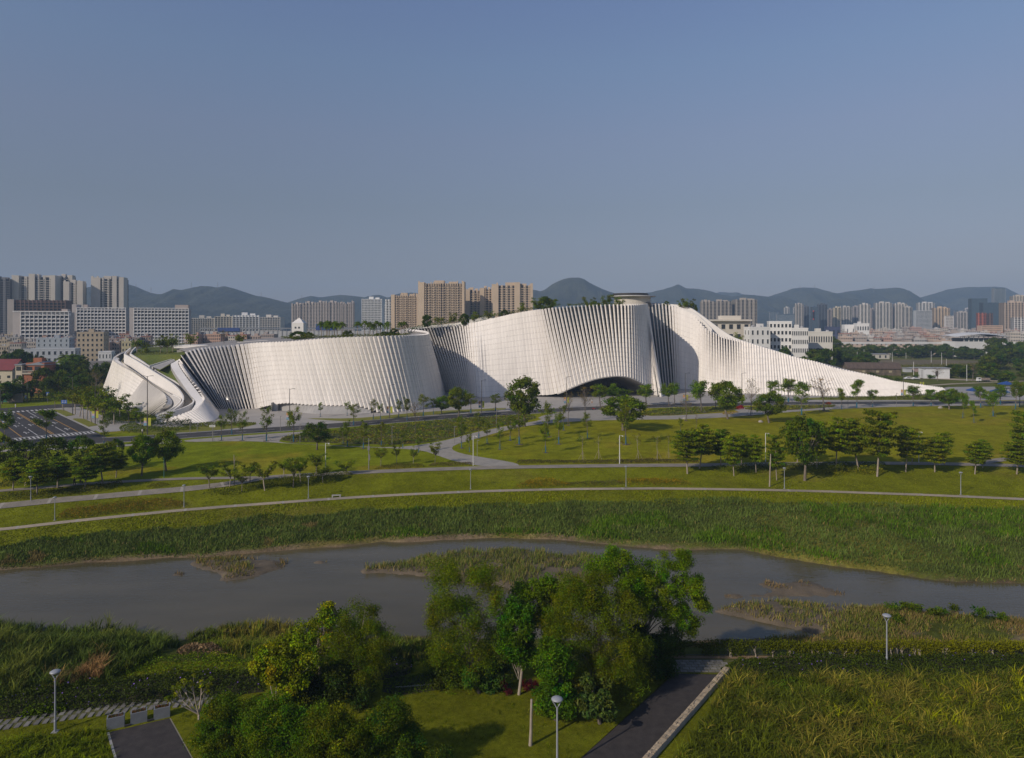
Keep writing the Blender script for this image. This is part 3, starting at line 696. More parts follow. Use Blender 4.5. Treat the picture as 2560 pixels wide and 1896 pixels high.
def facade(rows, pitch, tag_fin='fin', dense=None, levels=None):
    S = []
    for (tp, td, bp, bd, o0, o1) in rows:
        T = P(tp[0], tp[1], td)
        B = G(bp[0], bp[1], 0.0) if bd is None else P(bp[0], bp[1], bd)
        S.append(np.concatenate([T, B, [o0, o1]]))
    C = catmull(S, 12)
    w = np.array([1, 1, .6])
    seg = 0.5 * np.linalg.norm(np.diff(C[:, :3], axis=0) * w, axis=1) + 0.5 * np.linalg.norm(np.diff(C[:, 3:6], axis=0) * w, axis=1)
    if dense is not None: seg = seg * np.interp(np.arange(len(seg)) / 12, dense[0], dense[1])
    s = np.concatenate([[0], np.cumsum(seg)]); n = int(round(s[-1] / pitch))
    u = (np.arange(n) + 0.5) * s[-1] / n
    at = lambda uu: np.stack([np.interp(uu, s, C[:, k]) for k in range(8)], -1)
    Fc = at(u); E0 = at(np.maximum(u - s[-1] / n / 2, 0)); E1 = at(np.minimum(u + s[-1] / n / 2, s[-1]))
    ctr = []
    for i in range(n):
        T, B = Fc[i, :3], Fc[i, 3:6]; oT, oB = np.clip(Fc[i, 6:8], 0.04, 1)
        f = T - B; Ln = np.linalg.norm(f); f = f / (Ln + 1e-9)
        if Ln < 0.35: continue
        row = np.interp(u[i], s, np.arange(len(C)) / 12)
        mb = MB()
        def section(k, inset=0.0):
            p = B + (T - B) * k
            t = (E1[i, 3:6] + (E1[i, :3] - E1[i, 3:6]) * k) - (E0[i, 3:6] + (E0[i, :3] - E0[i, 3:6]) * k)
            t = t - f * np.dot(t, f); wd = np.linalg.norm(t); t = t / (wd + 1e-9); wd = np.clip(wd, 0.3, 3.6)
            nrm = np.cross(t, f); nrm /= np.linalg.norm(nrm) + 1e-9
            o = oB + (oT - oB) * k
            cw = wd * (1.0 - (0.74 if levels and 5.6 < row < 15.6 else 0.66) * max(0, o - 0.4) / 0.6); ph = R(1.0 + 26 * np.clip((o - 0.06) / 0.34, 0, 1)) if not (levels and row < 6) else R(34)
            d = (0.55 + 0.75 * o if not (levels and 5.6 < row < 15.6) else 0.5) - inset; h = cw / 2 - inset
            if levels and 5.6 < row < 15.6: ph = R(-24) * np.clip((o - .3) / .4, 0, 1)
            elif not levels and row > 7.6: ph = R(-8); cw = wd * .32; h = cw / 2 - inset; d = .4
            elif row > 6 or not levels: ph *= .35
            c_, s_ = math.cos(ph), math.sin(ph)
            ax = t * c_ + nrm * s_
            a = p - ax * h - nrm * inset; b = p + ax * h - nrm * inset
            mp = 0.40 if not levels or row < 57 else 0.62          # where the folded front of the panel has its ridge
            m_ = a + (b - a) * mp + nrm * (wd * (0.03 + (0.30 if row < 57 or not levels else .42) * np.clip((o - .05) / .33, 0, 1)) * (1 - .35 * max(0, o - .5) / .5) - inset * .3)
            return [a, m_, b, b - nrm * d - t * 0.12 * cw, a - nrm * d * 0.75 + t * 0.12 * cw]
        dz = 0.035 / Ln
        if levels and row < 6: ks = np.array([0., 1.])
        elif levels is None: ks = np.linspace(0, 1, (11 if row < 7.6 else 1) + 1)
        elif row < 62: ks = np.linspace(0, 1, (13 if row < 28.5 else 15) + 1)
        else:
            lv = np.arange(2.9, T[2] - .6, 2.9); ks = np.concatenate([[0], np.clip((lv - B[2]) / (T[2] - B[2]), .01, .99), [1]])
        nj = len(ks) - 1
        for j in range(nj):
            k0, k1 = ks[j] + (dz if j else 0), ks[j + 1] - (dz if j < nj - 1 else 0)
            lo, hi = section(k0), section(k1)
            mb.prism(lo, hi)
        if nj > 1:
            lo, hi = section(0.002, 0.10), section(0.998, 0.10)
            mb.prism(lo, hi, 1)
        hidden = (26.3 < row < 28.2 or 49.6 < row < 51.2) if levels else row < 1
        FINS.append((0 if hidden else Ln * (1 if levels else .6), mb))
    # the wall behind the fins
    m = len(C); tt = np.gradient((C[:, :3] + C[:, 3:6]) / 2, axis=0)
    fT = C[:, :3] - C[:, 3:6]; fT /= np.linalg.norm(fT, axis=1)[:, None] + 1e-9
    tt -= fT * np.sum(tt * fT, 1)[:, None]; nr = np.cross(tt, fT); nr /= np.linalg.norm(nr, axis=1)[:, None] + 1e-9
    return C, nr

FINS = []
CM, NM = facade(ROWS, 1.72, dense=([0, 5, 6, 9, 11, 56, 62, 90], [1.6, 1.6, 1.1, 1.0, 1, 1, 1.25, 1.25]), levels=1)
CL_, NL_ = facade(LOOP, 1.6)
FINS.sort(key=lambda a: -a[0])
for Ln_, mb in FINS[:295]: obj('fin', mb, [M_FIN, M_JOINT], museum, world=True)
rest = MB()                       # the small ones round the curls and at the tip
for Ln_, mb in FINS[295:]:
    k0 = rest.n
    rest.V += mb.V; rest.C += mb.C; rest.Q += [(q + k0, mi) for q, mi in mb.Q]; rest.T += [(t + k0, mi) for t, mi in mb.T]; rest.n += mb.n
obj('small_fins', rest, [M_FIN, M_JOINT], museum, world=True, kind='stuff')

def core(C, nr, off, name, m, i0, i1, k0=0.0, k1=0.985, rows=10):
    i1 = min(i1, len(C)); Cc, N = C[i0:i1], nr[i0:i1]
    ks = np.linspace(k0, k1, rows)
    g = np.stack([Cc[:, 3:6] + (Cc[:, :3] - Cc[:, 3:6]) * k - N * off for k in ks], 0)
    mb = MB(); mb.grid(g); return obj(name, mb, m, museum, smooth=True, world=True)
def core_lines(C, nr, off, i0, i1, levels, hh, name, m):
    mb = MB(); Cc, N = C[i0:i1], nr[i0:i1]
    for z in levels:
        k0 = np.clip((z - Cc[:, 5]) / (Cc[:, 2] - Cc[:, 5] + 1e-6), 0, .98); k1 = np.clip((z + hh - Cc[:, 5]) / (Cc[:, 2] - Cc[:, 5] + 1e-6), 0, .98)
        a = Cc[:, 3:6] + (Cc[:, :3] - Cc[:, 3:6]) * k0[:, None] - N * off; b = Cc[:, 3:6] + (Cc[:, :3] - Cc[:, 3:6]) * k1[:, None] - N * off
        mb.loft(a, b)
    return obj(name, mb, m, museum, world=True)
core(CM, NM, 0.75, 'backing_wall', M_WALL, 0, 12 * 6 + 1)
core(CM, NM, 1.5, 'glazing', M_GLASSD, 12 * 6, 12 * 17)
core_lines(CM, NM, 1.42, 12 * 6, 12 * 17, [4.4, 8.9, 13.4, 17.9, 22.4, 26.9], 0.22, 'transom', M_DARK)
core(CM, NM, 0.95, 'backing_wall', M_GREYC, 12 * 17 - 1, 12 * 28)
core(CM, NM, 1.5, 'glazing', M_GLASSD, 12 * 28 - 1, 12 * 34, 0, 0.78)
core(CM, NM, 1.5, 'glazing', M_GLASSB, 12 * 28 - 1, 12 * 34, 0.78, 0.985)
core_lines(CM, NM, 1.42, 12 * 28, 12 * 34, [5, 10, 15, 20, 25.2, 30], 0.25, 'transom', M_DARK)
core(CM, NM, 0.95, 'backing_wall', M_GREYC, 12 * 34 - 1, 12 * 40)
core(CM, NM, 1.5, 'glazing', M_GLASSD, 12 * 40 - 1, 12 * 50, 0, 0.74)
core(CM, NM, 1.5, 'glazing', M_GLASSB, 12 * 40 - 1, 12 * 50, 0.74, 0.985)
core_lines(CM, NM, 1.42, 12 * 40, 12 * 50, [18, 23, 28, 33, 38, 42.5], 0.25, 'transom', M_DARK)
core(CM, NM, 1.5, 'glazing', M_GLASSD, 12 * 50 - 1, 12 * 55, 0, 0.7)
core(CM, NM, 1.5, 'glazing', M_GLASSB, 12 * 50 - 1, 12 * 55, 0.7, 0.985)
core_lines(CM, NM, 1.42, 12 * 50, 12 * 55, [5, 10, 15, 20, 25, 30, 35, 40], 0.25, 'transom', M_DARK)
core(CM, NM, 0.95, 'backing_wall', M_GREYC, 12 * 55 - 1, 12 * 58)
core(CM, NM, 1.4, 'glazing', M_GLASSD, 12 * 58 - 1, 12 * 62)
core(CM, NM, 0.95, 'backing_wall', M_GREYC, 12 * 62 - 1, len(CM))
core(CL_, NL_, 0.75, 'backing_wall', M_GREYC, 0, 12 * 8)
core(CL_, NL_, 1.5, 'glazing', M_GLASSD, 12 * 8 - 1, 12 * 13 + 1)
core(CL_, NL_, 0.75, 'backing_wall', M_WALL, 12 * 13, len(CL_))

def ribbon(name, m, pts, h=None, th=0.6, base=None, close_top=True, step=2.0, smooth=True):
    """free-standing curved wall: top edge given in world points; goes down h metres or to the level `base`; th thick (to the left of travel)"""
    L = resample(smooth_line(np.array(pts), 2), step); n = normals2(L)
    inn = L.copy(); inn[:, :2] += n * th
    lo = L.copy(); lo[:, 2] = (L[:, 2] - h) if h is not None else base
    li = inn.copy(); li[:, 2] = lo[:, 2]
    lo[:, 2] = np.minimum(lo[:, 2], L[:, 2] - 0.05); li[:, 2] = np.minimum(li[:, 2], L[:, 2] - 0.05)
    mb = MB(); mb.loft(lo, L); mb.loft(L, inn); mb.loft(inn, li)
    for k in (0, -1): mb.add([lo[k], li[k], inn[k], L[k]], [(0, 1, 2, 3) if k else (3, 2, 1, 0)])
    return obj(name, mb, m, museum, world=True), L
def surf(name, m, A, B, n=40, rows=4, smooth=True, lift=0.0):
    A = resample(smooth_line(np.array(A), 2), 0.5); B = resample(smooth_line(np.array(B), 2), 0.5)
    u = np.linspace(0, 1, n); q = lambda c: np.stack([np.interp(u, np.linspace(0, 1, len(c)), c[:, k]) for k in range(3)], 1)
    A, B = q(A), q(B); ks = np.linspace(0, 1, rows)
    g = np.stack([A * (1 - k) + B * k for k in ks], 0); g[..., 2] += lift
    mb = MB(); mb.grid(g); return obj(name, mb, m, museum, smooth=smooth, world=True)

PA = lambda x, y, d: P(*zA(x, y), d)
# --- the curling ramps at the left end
W2 = [PA(452, 292, 318), PA(600, 372, 311), PA(760, 470, 301), PA(900, 562, 290), PA(1080, 670, 282), PA(1220, 760, 277), PA(1320, 850, 272), PA(1392, 950, 266), PA(1408, 1020, 263), PA(1370, 1100, 260), PA(1250, 1205, 257), PA(1000, 1280, 256)]
W3 = [PA(568, 288, 323), PA(720, 380, 315), PA(860, 478, 306), PA(985, 560, 299), PA(1100, 632, 294), PA(1230, 700, 288), PA(1350, 765, 283), PA(1500, 880, 276), PA(1575, 960, 270), PA(1603, 1040, 266), PA(1580, 1090, 262), PA(1450, 1155, 259), PA(1250, 1222, 255.5), PA(980, 1292, 253)]
ribbon('ramp_wall', M_WALL, W2, h=6.2, th=0.55)
ribbon('ramp_wall', M_WALL, W3, base=-0.2, th=-0.6)
# second, lower wall of the inner ramp and its curled end
W1 = [PA(455, 440, 311), PA(700, 625, 294), PA(860, 730, 286), PA(1000, 815, 280), PA(1150, 890, 274), PA(1240, 950, 270), PA(1320, 985, 267.5), PA(1375, 1020, 265.5), PA(1340, 1080, 262), PA(1230, 1180, 259), PA(1010, 1268, 257.5)]
dn = lambda Wl, d: [p - np.array([0, 0, d]) for p in Wl]
surf('stair_flight', M_TAN, dn(W2, 1.3), dn(W3, 1.3), 60)
# steps of the tan stair, one tread above another
A_ = resample(smooth_line(np.array(dn(W2, 1.15)), 2), 0.4); B_ = resample(smooth_line(np.array(dn(W3, 1.15)), 2), 0.4)
mbS = MB(); NS = 110
for i in range(NS):
    f0, f1 = 0.36 + 0.60 * i / NS, 0.36 + 0.60 * (i + 0.55) / NS
    q = lambda c, f: np.array([np.interp(f, np.linspace(0, 1, len(c)), c[:, k]) for k in range(3)])
    a0, a1, b0, b1 = q(A_, f0), q(A_, f1), q(B_, f0), q(B_, f1); a0, b0 = a0 * .9 + b0 * .1, b0 * .86 + a0 * .14; a1, b1 = a1 * .9 + b1 * .1, b1 * .86 + a1 * .14; z = min(a0[2], b0[2])
    for p in (a0, a1, b0, b1): p[2] = z
    mbS.hexa([a0 - [0, 0, .3], a1 - [0, 0, .3], b1 - [0, 0, .3], b0 - [0, 0, .3], a0, a1, b1, b0])
obj('stair_steps', mbS, mat('step_stone_shade_tone', (0.36, 0.27, 0.16), (0.30, 0.23, 0.14), 0.5, 0.85), museum, world=True, kind='stuff')  # steps darker than the flight: their shade is put into the stone colour
rimI = CL_[24:len(CL_), :3] - NL_[24:len(CL_)] * 2.2; rimI[:, 2] += 0.05
rimO = CL_[24:len(CL_), :3] - NL_[24:len(CL_)] * 0.3; rimO[:, 2] += 0.02
mb = MB(); mb.loft(rimI, rimO); obj('parapet_cap', mb, M_WALL, museum, world=True)
rimL = rimI.copy(); rimL[:, 2] = np.maximum(rimL[:, 2] - 3.0, -0.1); mb = MB(); mb.loft(rimL, rimI); obj('parapet_inner_face', mb, M_GREYC, museum, world=True)
mb = MB(); N_ = len(rimL); W1s = resample(smooth_line(np.array(W1), 2), 0.5); u = np.linspace(0, 1, N_)
W1q = np.stack([np.interp(u, np.linspace(0, 1, len(W1s)), W1s[:, k]) for k in range(3)], 1)
gA = rimI.copy(); gA[:, 2] = np.maximum(np.minimum(rimI[:, 2] - 1.1, W1q[:, 2] + 3), 0.1); gB = W1q - [0, 0, .25]
mb.grid(np.stack([gB + (gA - gB) * k for k in np.linspace(0, 1, 4)], 0)); obj('inner_ramp', mb, M_RAMP, museum, smooth=True, world=True)
ribbon('ramp_kerb', M_WALL, W1[5:], h=1.6, th=0.4)
# bridge wall behind the top of the stair
ribbon('ramp_wall', M_WALL, [PA(655, 180, 345), PA(600, 225, 336), PA(568, 288, 323)], h=6, th=-0.5)
ribbon('ramp_wall', M_WALL, [PA(548, 198, 345), PA(480, 250, 332), PA(452, 292, 318)], h=7, th=0.5)
surf('ramp_floor', M_TAN, dn([PA(655, 180, 345), PA(600, 225, 336), PA(568, 288, 323)], 1.4), dn([PA(548, 198, 345), PA(480, 250, 332), PA(452, 292, 318)], 1.4), 10)
# smooth white parapet along the left turn of the wing, and the sloping lawn between
i0, i1 = 12 * 1, 12 * 12
capO = CM[i0:i1, :3] - NM[i0:i1] * 0.6; capO[:, 2] -= 0.15
hor = NM[i0:i1].copy(); hor[:, 2] = 0; hor /= np.linalg.norm(hor, axis=1)[:, None] + 1e-9
wv = np.interp(np.arange(i1 - i0), [0, 30, 60, 100, i1 - i0], [0.8, 1.8, 3.2, 3.0, 2.4])[:, None]
capI = capO - hor * wv; capI[:, 2] -= 0.25
mb = MB(); mb.loft(capI, capO); obj('parapet_cap', mb, M_WALL, museum, smooth=True, world=True)
capL = capI.copy(); capL[:, 2] = np.maximum(capL[:, 2] - 6.5, -0.1)
mb = MB(); mb.loft(capL, capI); obj('parapet_inner_face', mb, M_GREYC, museum, smooth=True, world=True)
capX = capI[60:, :]; 
slopeA = [p - np.array([0, 0, 0.9]) for p in W3[:9]]
slopeB = [capI[k] - np.array([0, 0, 1.6]) for k in (len(capI) - 1, 110, 96, 88, 82, 76, 70, 64, 58)]
surf('grass_roof', M_ROOFG, slopeA, slopeB, 50, 6)
surf('grass_roof', M_ROOFG, [PA(660, 215, 352), PA(900, 180, 360), PA(1150, 172, 362), PA(1400, 170, 360), PA(1800, 150, 352)], [PA(568, 300, 324), PA(760, 345, 318), PA(1000, 372, 316), PA(1250, 372, 314), PA(1420, 300, 309)], 30, 5)
ribbon('ramp_wall', M_WALL, [PA(865, 482, 300), PA(1050, 425, 305), PA(1230, 372, 310)], h=1.8, th=0.4)
ribbon('ramp_wall', M_WALL, [PA(915, 502, 297), PA(1100, 440, 302), PA(1270, 378, 307)], h=1.6, th=0.4)
surf('ramp_floor', M_GREYC, [PA(915, 504, 297), PA(1100, 442, 302), PA(1270, 380, 307)], [PA(1035, 548, 292), PA(1150, 480, 299), PA(1280, 405, 305)], 12)
# low pavilion on the roof behind
def boxpart(name, m, x0, x1, y0, y1, z0, z1, parent=museum):
    mb = MB(); mb.box(x0, x1, y0, y1, z0, z1); return obj(name, mb, m, parent, world=True)
a = PA(1310, 290, 335); b = PA(1830, 160, 335)
boxpart('roof_pavilion', M_GREYC, a[0], b[0], 335, 345, a[2] - 1, b[2] - 1.2); boxpart('pavilion_roof', M_WALL, a[0] - 1, b[0] + 1, 334, 346, b[2] - 1.2, b[2] + 0.3)

# --- roofs behind the tops of the fins, and the back of the house
def roof(i0, i1, backs, m, name='roof', drop=0.5):
    A = CM[i0:i1, :3] - NM[i0:i1] * 0.9; A[:, 2] -= drop
    backs = np.array(backs); u = np.linspace(0, 1, len(A)); B = np.stack([np.interp(u, np.linspace(0, 1, len(backs)), backs[:, k]) for k in range(3)], 1)
    g = np.stack([B + (A - B) * k for k in np.linspace(0, 1, 5)], 0); mb = MB(); mb.grid(g)
    lo = B.copy(); lo[:, 2] = 0; mb.loft(B, lo); return obj(name, mb, m, museum, world=True)
roof(12 * 11, 12 * 29, [(-175, 352, 24), (-150, 362, 27), (-120, 366, 29.0), (-80, 366, 30.0), (-52, 366, 30.6)], M_ROOFP)
roof(12 * 29, 12 * 41, [(-60, 400, 31), (-40, 410, 34), (0, 420, 38), (15, 420, 42)], M_ROOFG, drop=0.6)
roof(12 * 41, 12 * 51, [(15, 420, 42), (40, 425, 44), (75, 430, 45), (85, 425, 45)], M_ROOFG, drop=0.6)
roof(12 * 51, 12 * 63, [(85, 425, 45), (95, 425, 44), (110, 420, 40), (125, 410, 28), (150, 400, 22)], M_ROOFP, drop=0.6)
roof(12 * 63 - 1, len(CM) - 2, [(150, 400, 20), (180, 390, 13), (200, 380, 7), (215, 372, 3), (226, 362, .4)], M_ROOFP, drop=0.5)
# white upstands of the upper terraces behind the valley
ribbon('terrace_parapet', M_WALL, [P(*z2(1240, 640), 362), P(*z2(1310, 620), 364), P(*z2(1450, 600), 366), P(*z2(1600, 592), 366), P(*z2(1735, 578), 366), P(*z2(1760, 570), 360), P(*z2(1850, 548), 358), P(*z2(1990, 518), 358), P(*z2(2050, 515), 356)], h=2.2, th=0.8)
ribbon('terrace_parapet', M_WALL, [P(*z2(-160, 742), 330), P(*z2(40, 728), 330), P(*z2(120, 727), 330), P(*z2(135, 734), 330)], h=2.0, th=3)
ribbon('terrace_parapet', M_WALL, [P(*z2(480, 703), 330), P(*z2(600, 700), 330), P(*z2(610, 708), 330)], h=1.2, th=6)
# rising ramp and its parapet along the right shoulder
RW = [P(*z3(1100, 408), 412), P(*z3(1210, 404), 410), P(*z3(1350, 414), 404), P(*z3(1500, 428), 398), P(*z3(1600, 488), 392), P(*z3(1750, 600), 386), P(*z3(1880, 692), 382), P(*z3(2000, 736), 378), P(*z3(2203, 797), 371), P(*z4(190, 858), 364)]
ribbon('ramp_wall', M_WALL, RW, h=4.5, th=1.2)
RW2 = [P(*z3(1470, 450), 388), P(*z3(1560, 500), 386), P(*z3(1610, 545), 383)]
ribbon('ramp_wall', M_WALL, [P(*z3(1440, 440), 392), P(*z3(1560, 478), 389), P(*z3(1640, 545), 385), P(*z3(1720, 630), 380)], h=2.5, th=0.6)
# glass drum with a flat disc on the roof
drum = P(*z3(1035, 405), 400)
mb = MB(); mb.lathe([(10.6, 44), (10.6, 51.3), (10.9, 51.5)], 40, (drum[0], 400)); obj('roof_drum', mb, mat('beige_drum_panel', (.60, .55, .48), (.53, .49, .43), .3, .7), museum, smooth=False, world=True)
mb = MB(); mb.lathe([(10.8, 51.4), (13.4, 51.8), (13.4, 52.2), (11, 52.4), (0.01, 52.45)], 40, (drum[0] , 400)); obj('drum_disc', mb, mat('grey_white_metal', (.55, .54, .52), (.48, .47, .45), .5, .5), museum, world=True)
mb = MB(); mb.lathe([(9.9, 52.4), (10.6, 52.5), (10.6, 53.2), (10.2, 53.25), (10.2, 53.7), (9.0, 53.7), (9.0, 52.5)], 40, (drum[0] - 1.2, 400)); obj('drum_plant_ring', mb, M_DARK, museum, world=True)
boxpart('drum_opening', M_DARK, drum[0] + 5.5, drum[0] + 9.2, 391.5, 394, 46.8, 48.2)
# --- the arched entrance
iA, iB = 12 * 40 - 4, 12 * 49 + 1
edge = CM[iA:iB, 3:6] - NM[iA:iB] * 0.2
cx = 0.5 * (edge[0] + edge[-1]); 
def ring(k, dy, sc, sz, dx=0):
    e = edge.copy(); e[:, 0] = cx[0] + dx + (edge[:, 0] - cx[0]) * sc; e[:, 1] = edge[:, 1] * (1 - k) + k * (cx[1] + dy) + dy * (1 - k); e[:, 2] = np.maximum(edge[:, 2] * sz, -0.05); return e
rings = [edge, ring(.2, 4, .985, .98, -.4), ring(.45, 11, .94, .93, -1), ring(.7, 20, .87, .85, -2), ring(.9, 29, .80, .78, -3), ring(1, 36, .76, .74, -4)]
mb = MB(); mb.grid(np.stack(rings, 0)); obj('arch_soffit', mb, M_WALL, museum, smooth=True, world=True)
lip = edge + np.array([0, -0.9, -0.0]); lip2 = edge + [0, -0.6, -0.45]
mb = MB(); mb.loft(edge, lip2); mb.loft(lip2, lip); obj('arch_rim', mb, M_WALL, museum, smooth=True, world=True)
e5 = rings[-1]; base5 = e5.copy(); base5[:, 2] = -0.05
mb = MB(); mb.loft(base5 + [0, -.4, 0], e5 + [0, -.4, 0]); obj('entrance_glazing', mb, M_GLASSD, museum, world=True)
mb = MB(); x0, x1 = e5[:, 0].min(), e5[:, 0].max()
for x in np.arange(x0 + 1, x1, 2.4):
    zt = np.interp(x, e5[:, 0], e5[:, 2]); yy = np.interp(x, e5[:, 0], e5[:, 1]) - .7
    if zt > .5: mb.box(x - .06, x + .06, yy - .12, yy + .12, 0, zt)
obj('entrance_mullions', mb, M_DARK, museum, world=True, kind='stuff')
# pale concrete plinth with doors below the long white flank
pl = [z2(60, 1312), z2(120, 1325), z2(300, 1340), z2(500, 1362), z2(740, 1360), z2(860, 1358), z2(985, 1356)]
plw = np.array([G(*p) for p in pl]); top = CM[12 * 17 - 6:12 * 22, 3:6]; top = top[np.argsort(top[:, 0])]
plr = resample(plw, 1.5); tz = np.interp(plr[:, 0], top[:, 0], top[:, 2]); ty = np.interp(plr[:, 0], top[:, 0], top[:, 1])
tp_ = np.column_stack([plr[:, 0], np.maximum(ty, plr[:, 1]) + 0.6, np.maximum(tz + .2, .05)])
mb = MB(); mb.loft(plr + [0, .3, 0], tp_); obj('plinth', mb, M_GREYC, museum, world=True)
for px in (679, 783, 855):
    d = G(px, 1029); mb = MB(); mb.box(d[0] - .12, d[0] + .12, d[1] - .4, d[1] + 3, 0, 3.6); obj('plinth_pier', mb, M_GREYC, museum, world=True)
d = G(683, 1027); boxpart('service_door', mat('grey_door', (.42, .41, .39), None, 1, .6), d[0], d[0] + 2.2, d[1] - 1.2, d[1] + 1.2, 0, 3.0)
# ================================================================== hills
def z1(x, y): return (x / 3.442, 640 + y / 3.442)
M_HILL = mat('wooded_hillside', (0.024, 0.030, 0.020), (0.056, 0.058, 0.032), 0.008, 0.95, fine=0.55, bump=1.0, bscale=0.035)
M_HILL.node_tree.nodes['Bump'].inputs['Distance'].default_value = 8
def hill(prof, D, depth, seed=0, label=None):
    """a wooded ridge: crest surveyed from the photo, slopes with spurs and gullies"""
    pr = np.array(prof, float); xs = np.linspace(pr[0, 0], pr[-1, 0], 150)
    ys = np.interp(xs, pr[:, 0], pr[:, 1]); k = np.ones(3) / 3; ys[3:-3] = np.convolve(ys, k, 'same')[3:-3]
    crest = np.array([P(x, y, D) for x, y in zip(xs, ys)])
    vs = np.linspace(-1, 1, 33); g = []
    for v in vs:
        sp = fbm(crest[:, 0] * 1.0, np.full(len(xs), v * 400.0 + seed * 77), 260, seed, 4)
        prof_ = (1 - abs(v)) ** 1.15
        h = crest[:, 2] * prof_ * (1 + 0.34 * sp * min(1, abs(v) * 3))
        y = D + v * depth + (abs(v)) * 60 * sp
        x = crest[:, 0] * (1 + v * depth / D * 0.25)
        bumpy = 3.5 * vnoise(x, y, 22, seed + 3) + 2.0 * vnoise(x, y, 9, seed + 4)
        g.append(np.stack([x, y, np.maximum(h + bumpy * (0.3 if v == 0 else 1.0), -2)], 1))
    g = np.stack(g, 0)
    m_ = MB(); m_.grid(g); return tag(obj('hill', m_, M_HILL, smooth=True), kind='structure')
A1 = [z1(500, 330), z1(700, 290), z1(760, 280), z1(900, 245), z1(1040, 235), z1(1100, 243), z1(1180, 270), z1(1300, 320), z1(1380, 335), z1(1450, 331), z1(1540, 320), z1(1640, 275), z1(1740, 258), z1(1800, 262), z1(1870, 274), z1(1920, 258), z1(2010, 280), z1(2203, 345)] + [z2(100, 360), z2(200, 385), z2(270, 404), z2(420, 430), z2(600, 470)]
hill(A1, 3000, 1100, 1)
hill([z2(-300, 460), z2(150, 430), z2(270, 402), z2(380, 365), z2(470, 345), z2(560, 360), z2(640, 345), z2(720, 335), z2(830, 345), z2(960, 360), z2(1030, 340), z2(1100, 348), z2(1150, 365), z2(1270, 325), z2(1395, 330), z2(1700, 350), z2(2000, 370)], 3600, 1100, 2)
hill([z3(-250, 330), z3(20, 330), z3(178, 292), z3(250, 305), z3(300, 280), z3(350, 240), z3(440, 200), z3(490, 189), z3(570, 186), z3(620, 200), z3(700, 250), z3(840, 310), z3(950, 345), z3(1100, 390)], 3300, 1000, 3)
hill([z3(700, 380), z3(900, 345), z3(1190, 315), z3(1280, 295), z3(1380, 265), z3(1430, 243), z3(1500, 280), z3(1600, 285), z3(1700, 300), z3(1800, 335), z3(1950, 360), z3(2150, 400)], 3900, 1200, 4)
hill([z3(1600, 360), z3(1790, 311), z3(1900, 318), z3(2000, 333), z3(2150, 345), z3(2400, 380)], 5300, 900, 5)
hill([z3(1700, 400), z3(1900, 352), z3(2000, 335), z3(2080, 338), z3(2203, 352), z4(120, 345), z4(250, 400)], 3800, 900, 6)
hill([z4(-250, 420), z4(0, 355), z4(120, 320), z4(200, 285), z4(290, 272), z4(410, 275), z4(500, 300), z4(590, 325), z4(700, 305), z4(840, 290), z4(940, 290), z4(1050, 320), z4(1200, 370), z4(1350, 400)], 4300, 1200, 7)
hill([z4(1050, 420), z4(1200, 385), z4(1290, 365), z4(1450, 320), z4(1540, 290), z4(1700, 270), z4(1950, 265), z4(2050, 275), z4(2150, 330), z4(2203, 345), z4(2500, 390)], 4700, 1200, 8)
hill([z4(400, 430), z4(560, 385), z4(650, 365), z4(760, 368), z4(900, 420)], 3600, 500, 9)

# ================================================================== buildings
BM = {}
def bmat(c, rough=0.8, rnd=0.0):
    k = tuple(round(x, 3) for x in c)
    if k not in BM: BM[k] = mat('facade_%02d' % len(BM), k, tuple(x * 0.9 for x in k), 0.08, rough, fine=0.06)
    return BM[k]
M_WIN = glass('window_glass', (0.035, 0.042, 0.050), 0.25, 0.4)
M_WINB = glass('blue_curtain_glass', (0.045, 0.075, 0.10), 0.15, 0.6)
BEIGE = (0.46, 0.40, 0.32); PALE = (0.55, 0.52, 0.46); PEACH = (0.56, 0.44, 0.315); WHITE = (0.78, 0.765, 0.735); PINK = (0.44, 0.33, 0.27); GREY = (0.32, 0.32, 0.32); BROWN = (0.19, 0.125, 0.10); DARKG = (0.10, 0.105, 0.115)

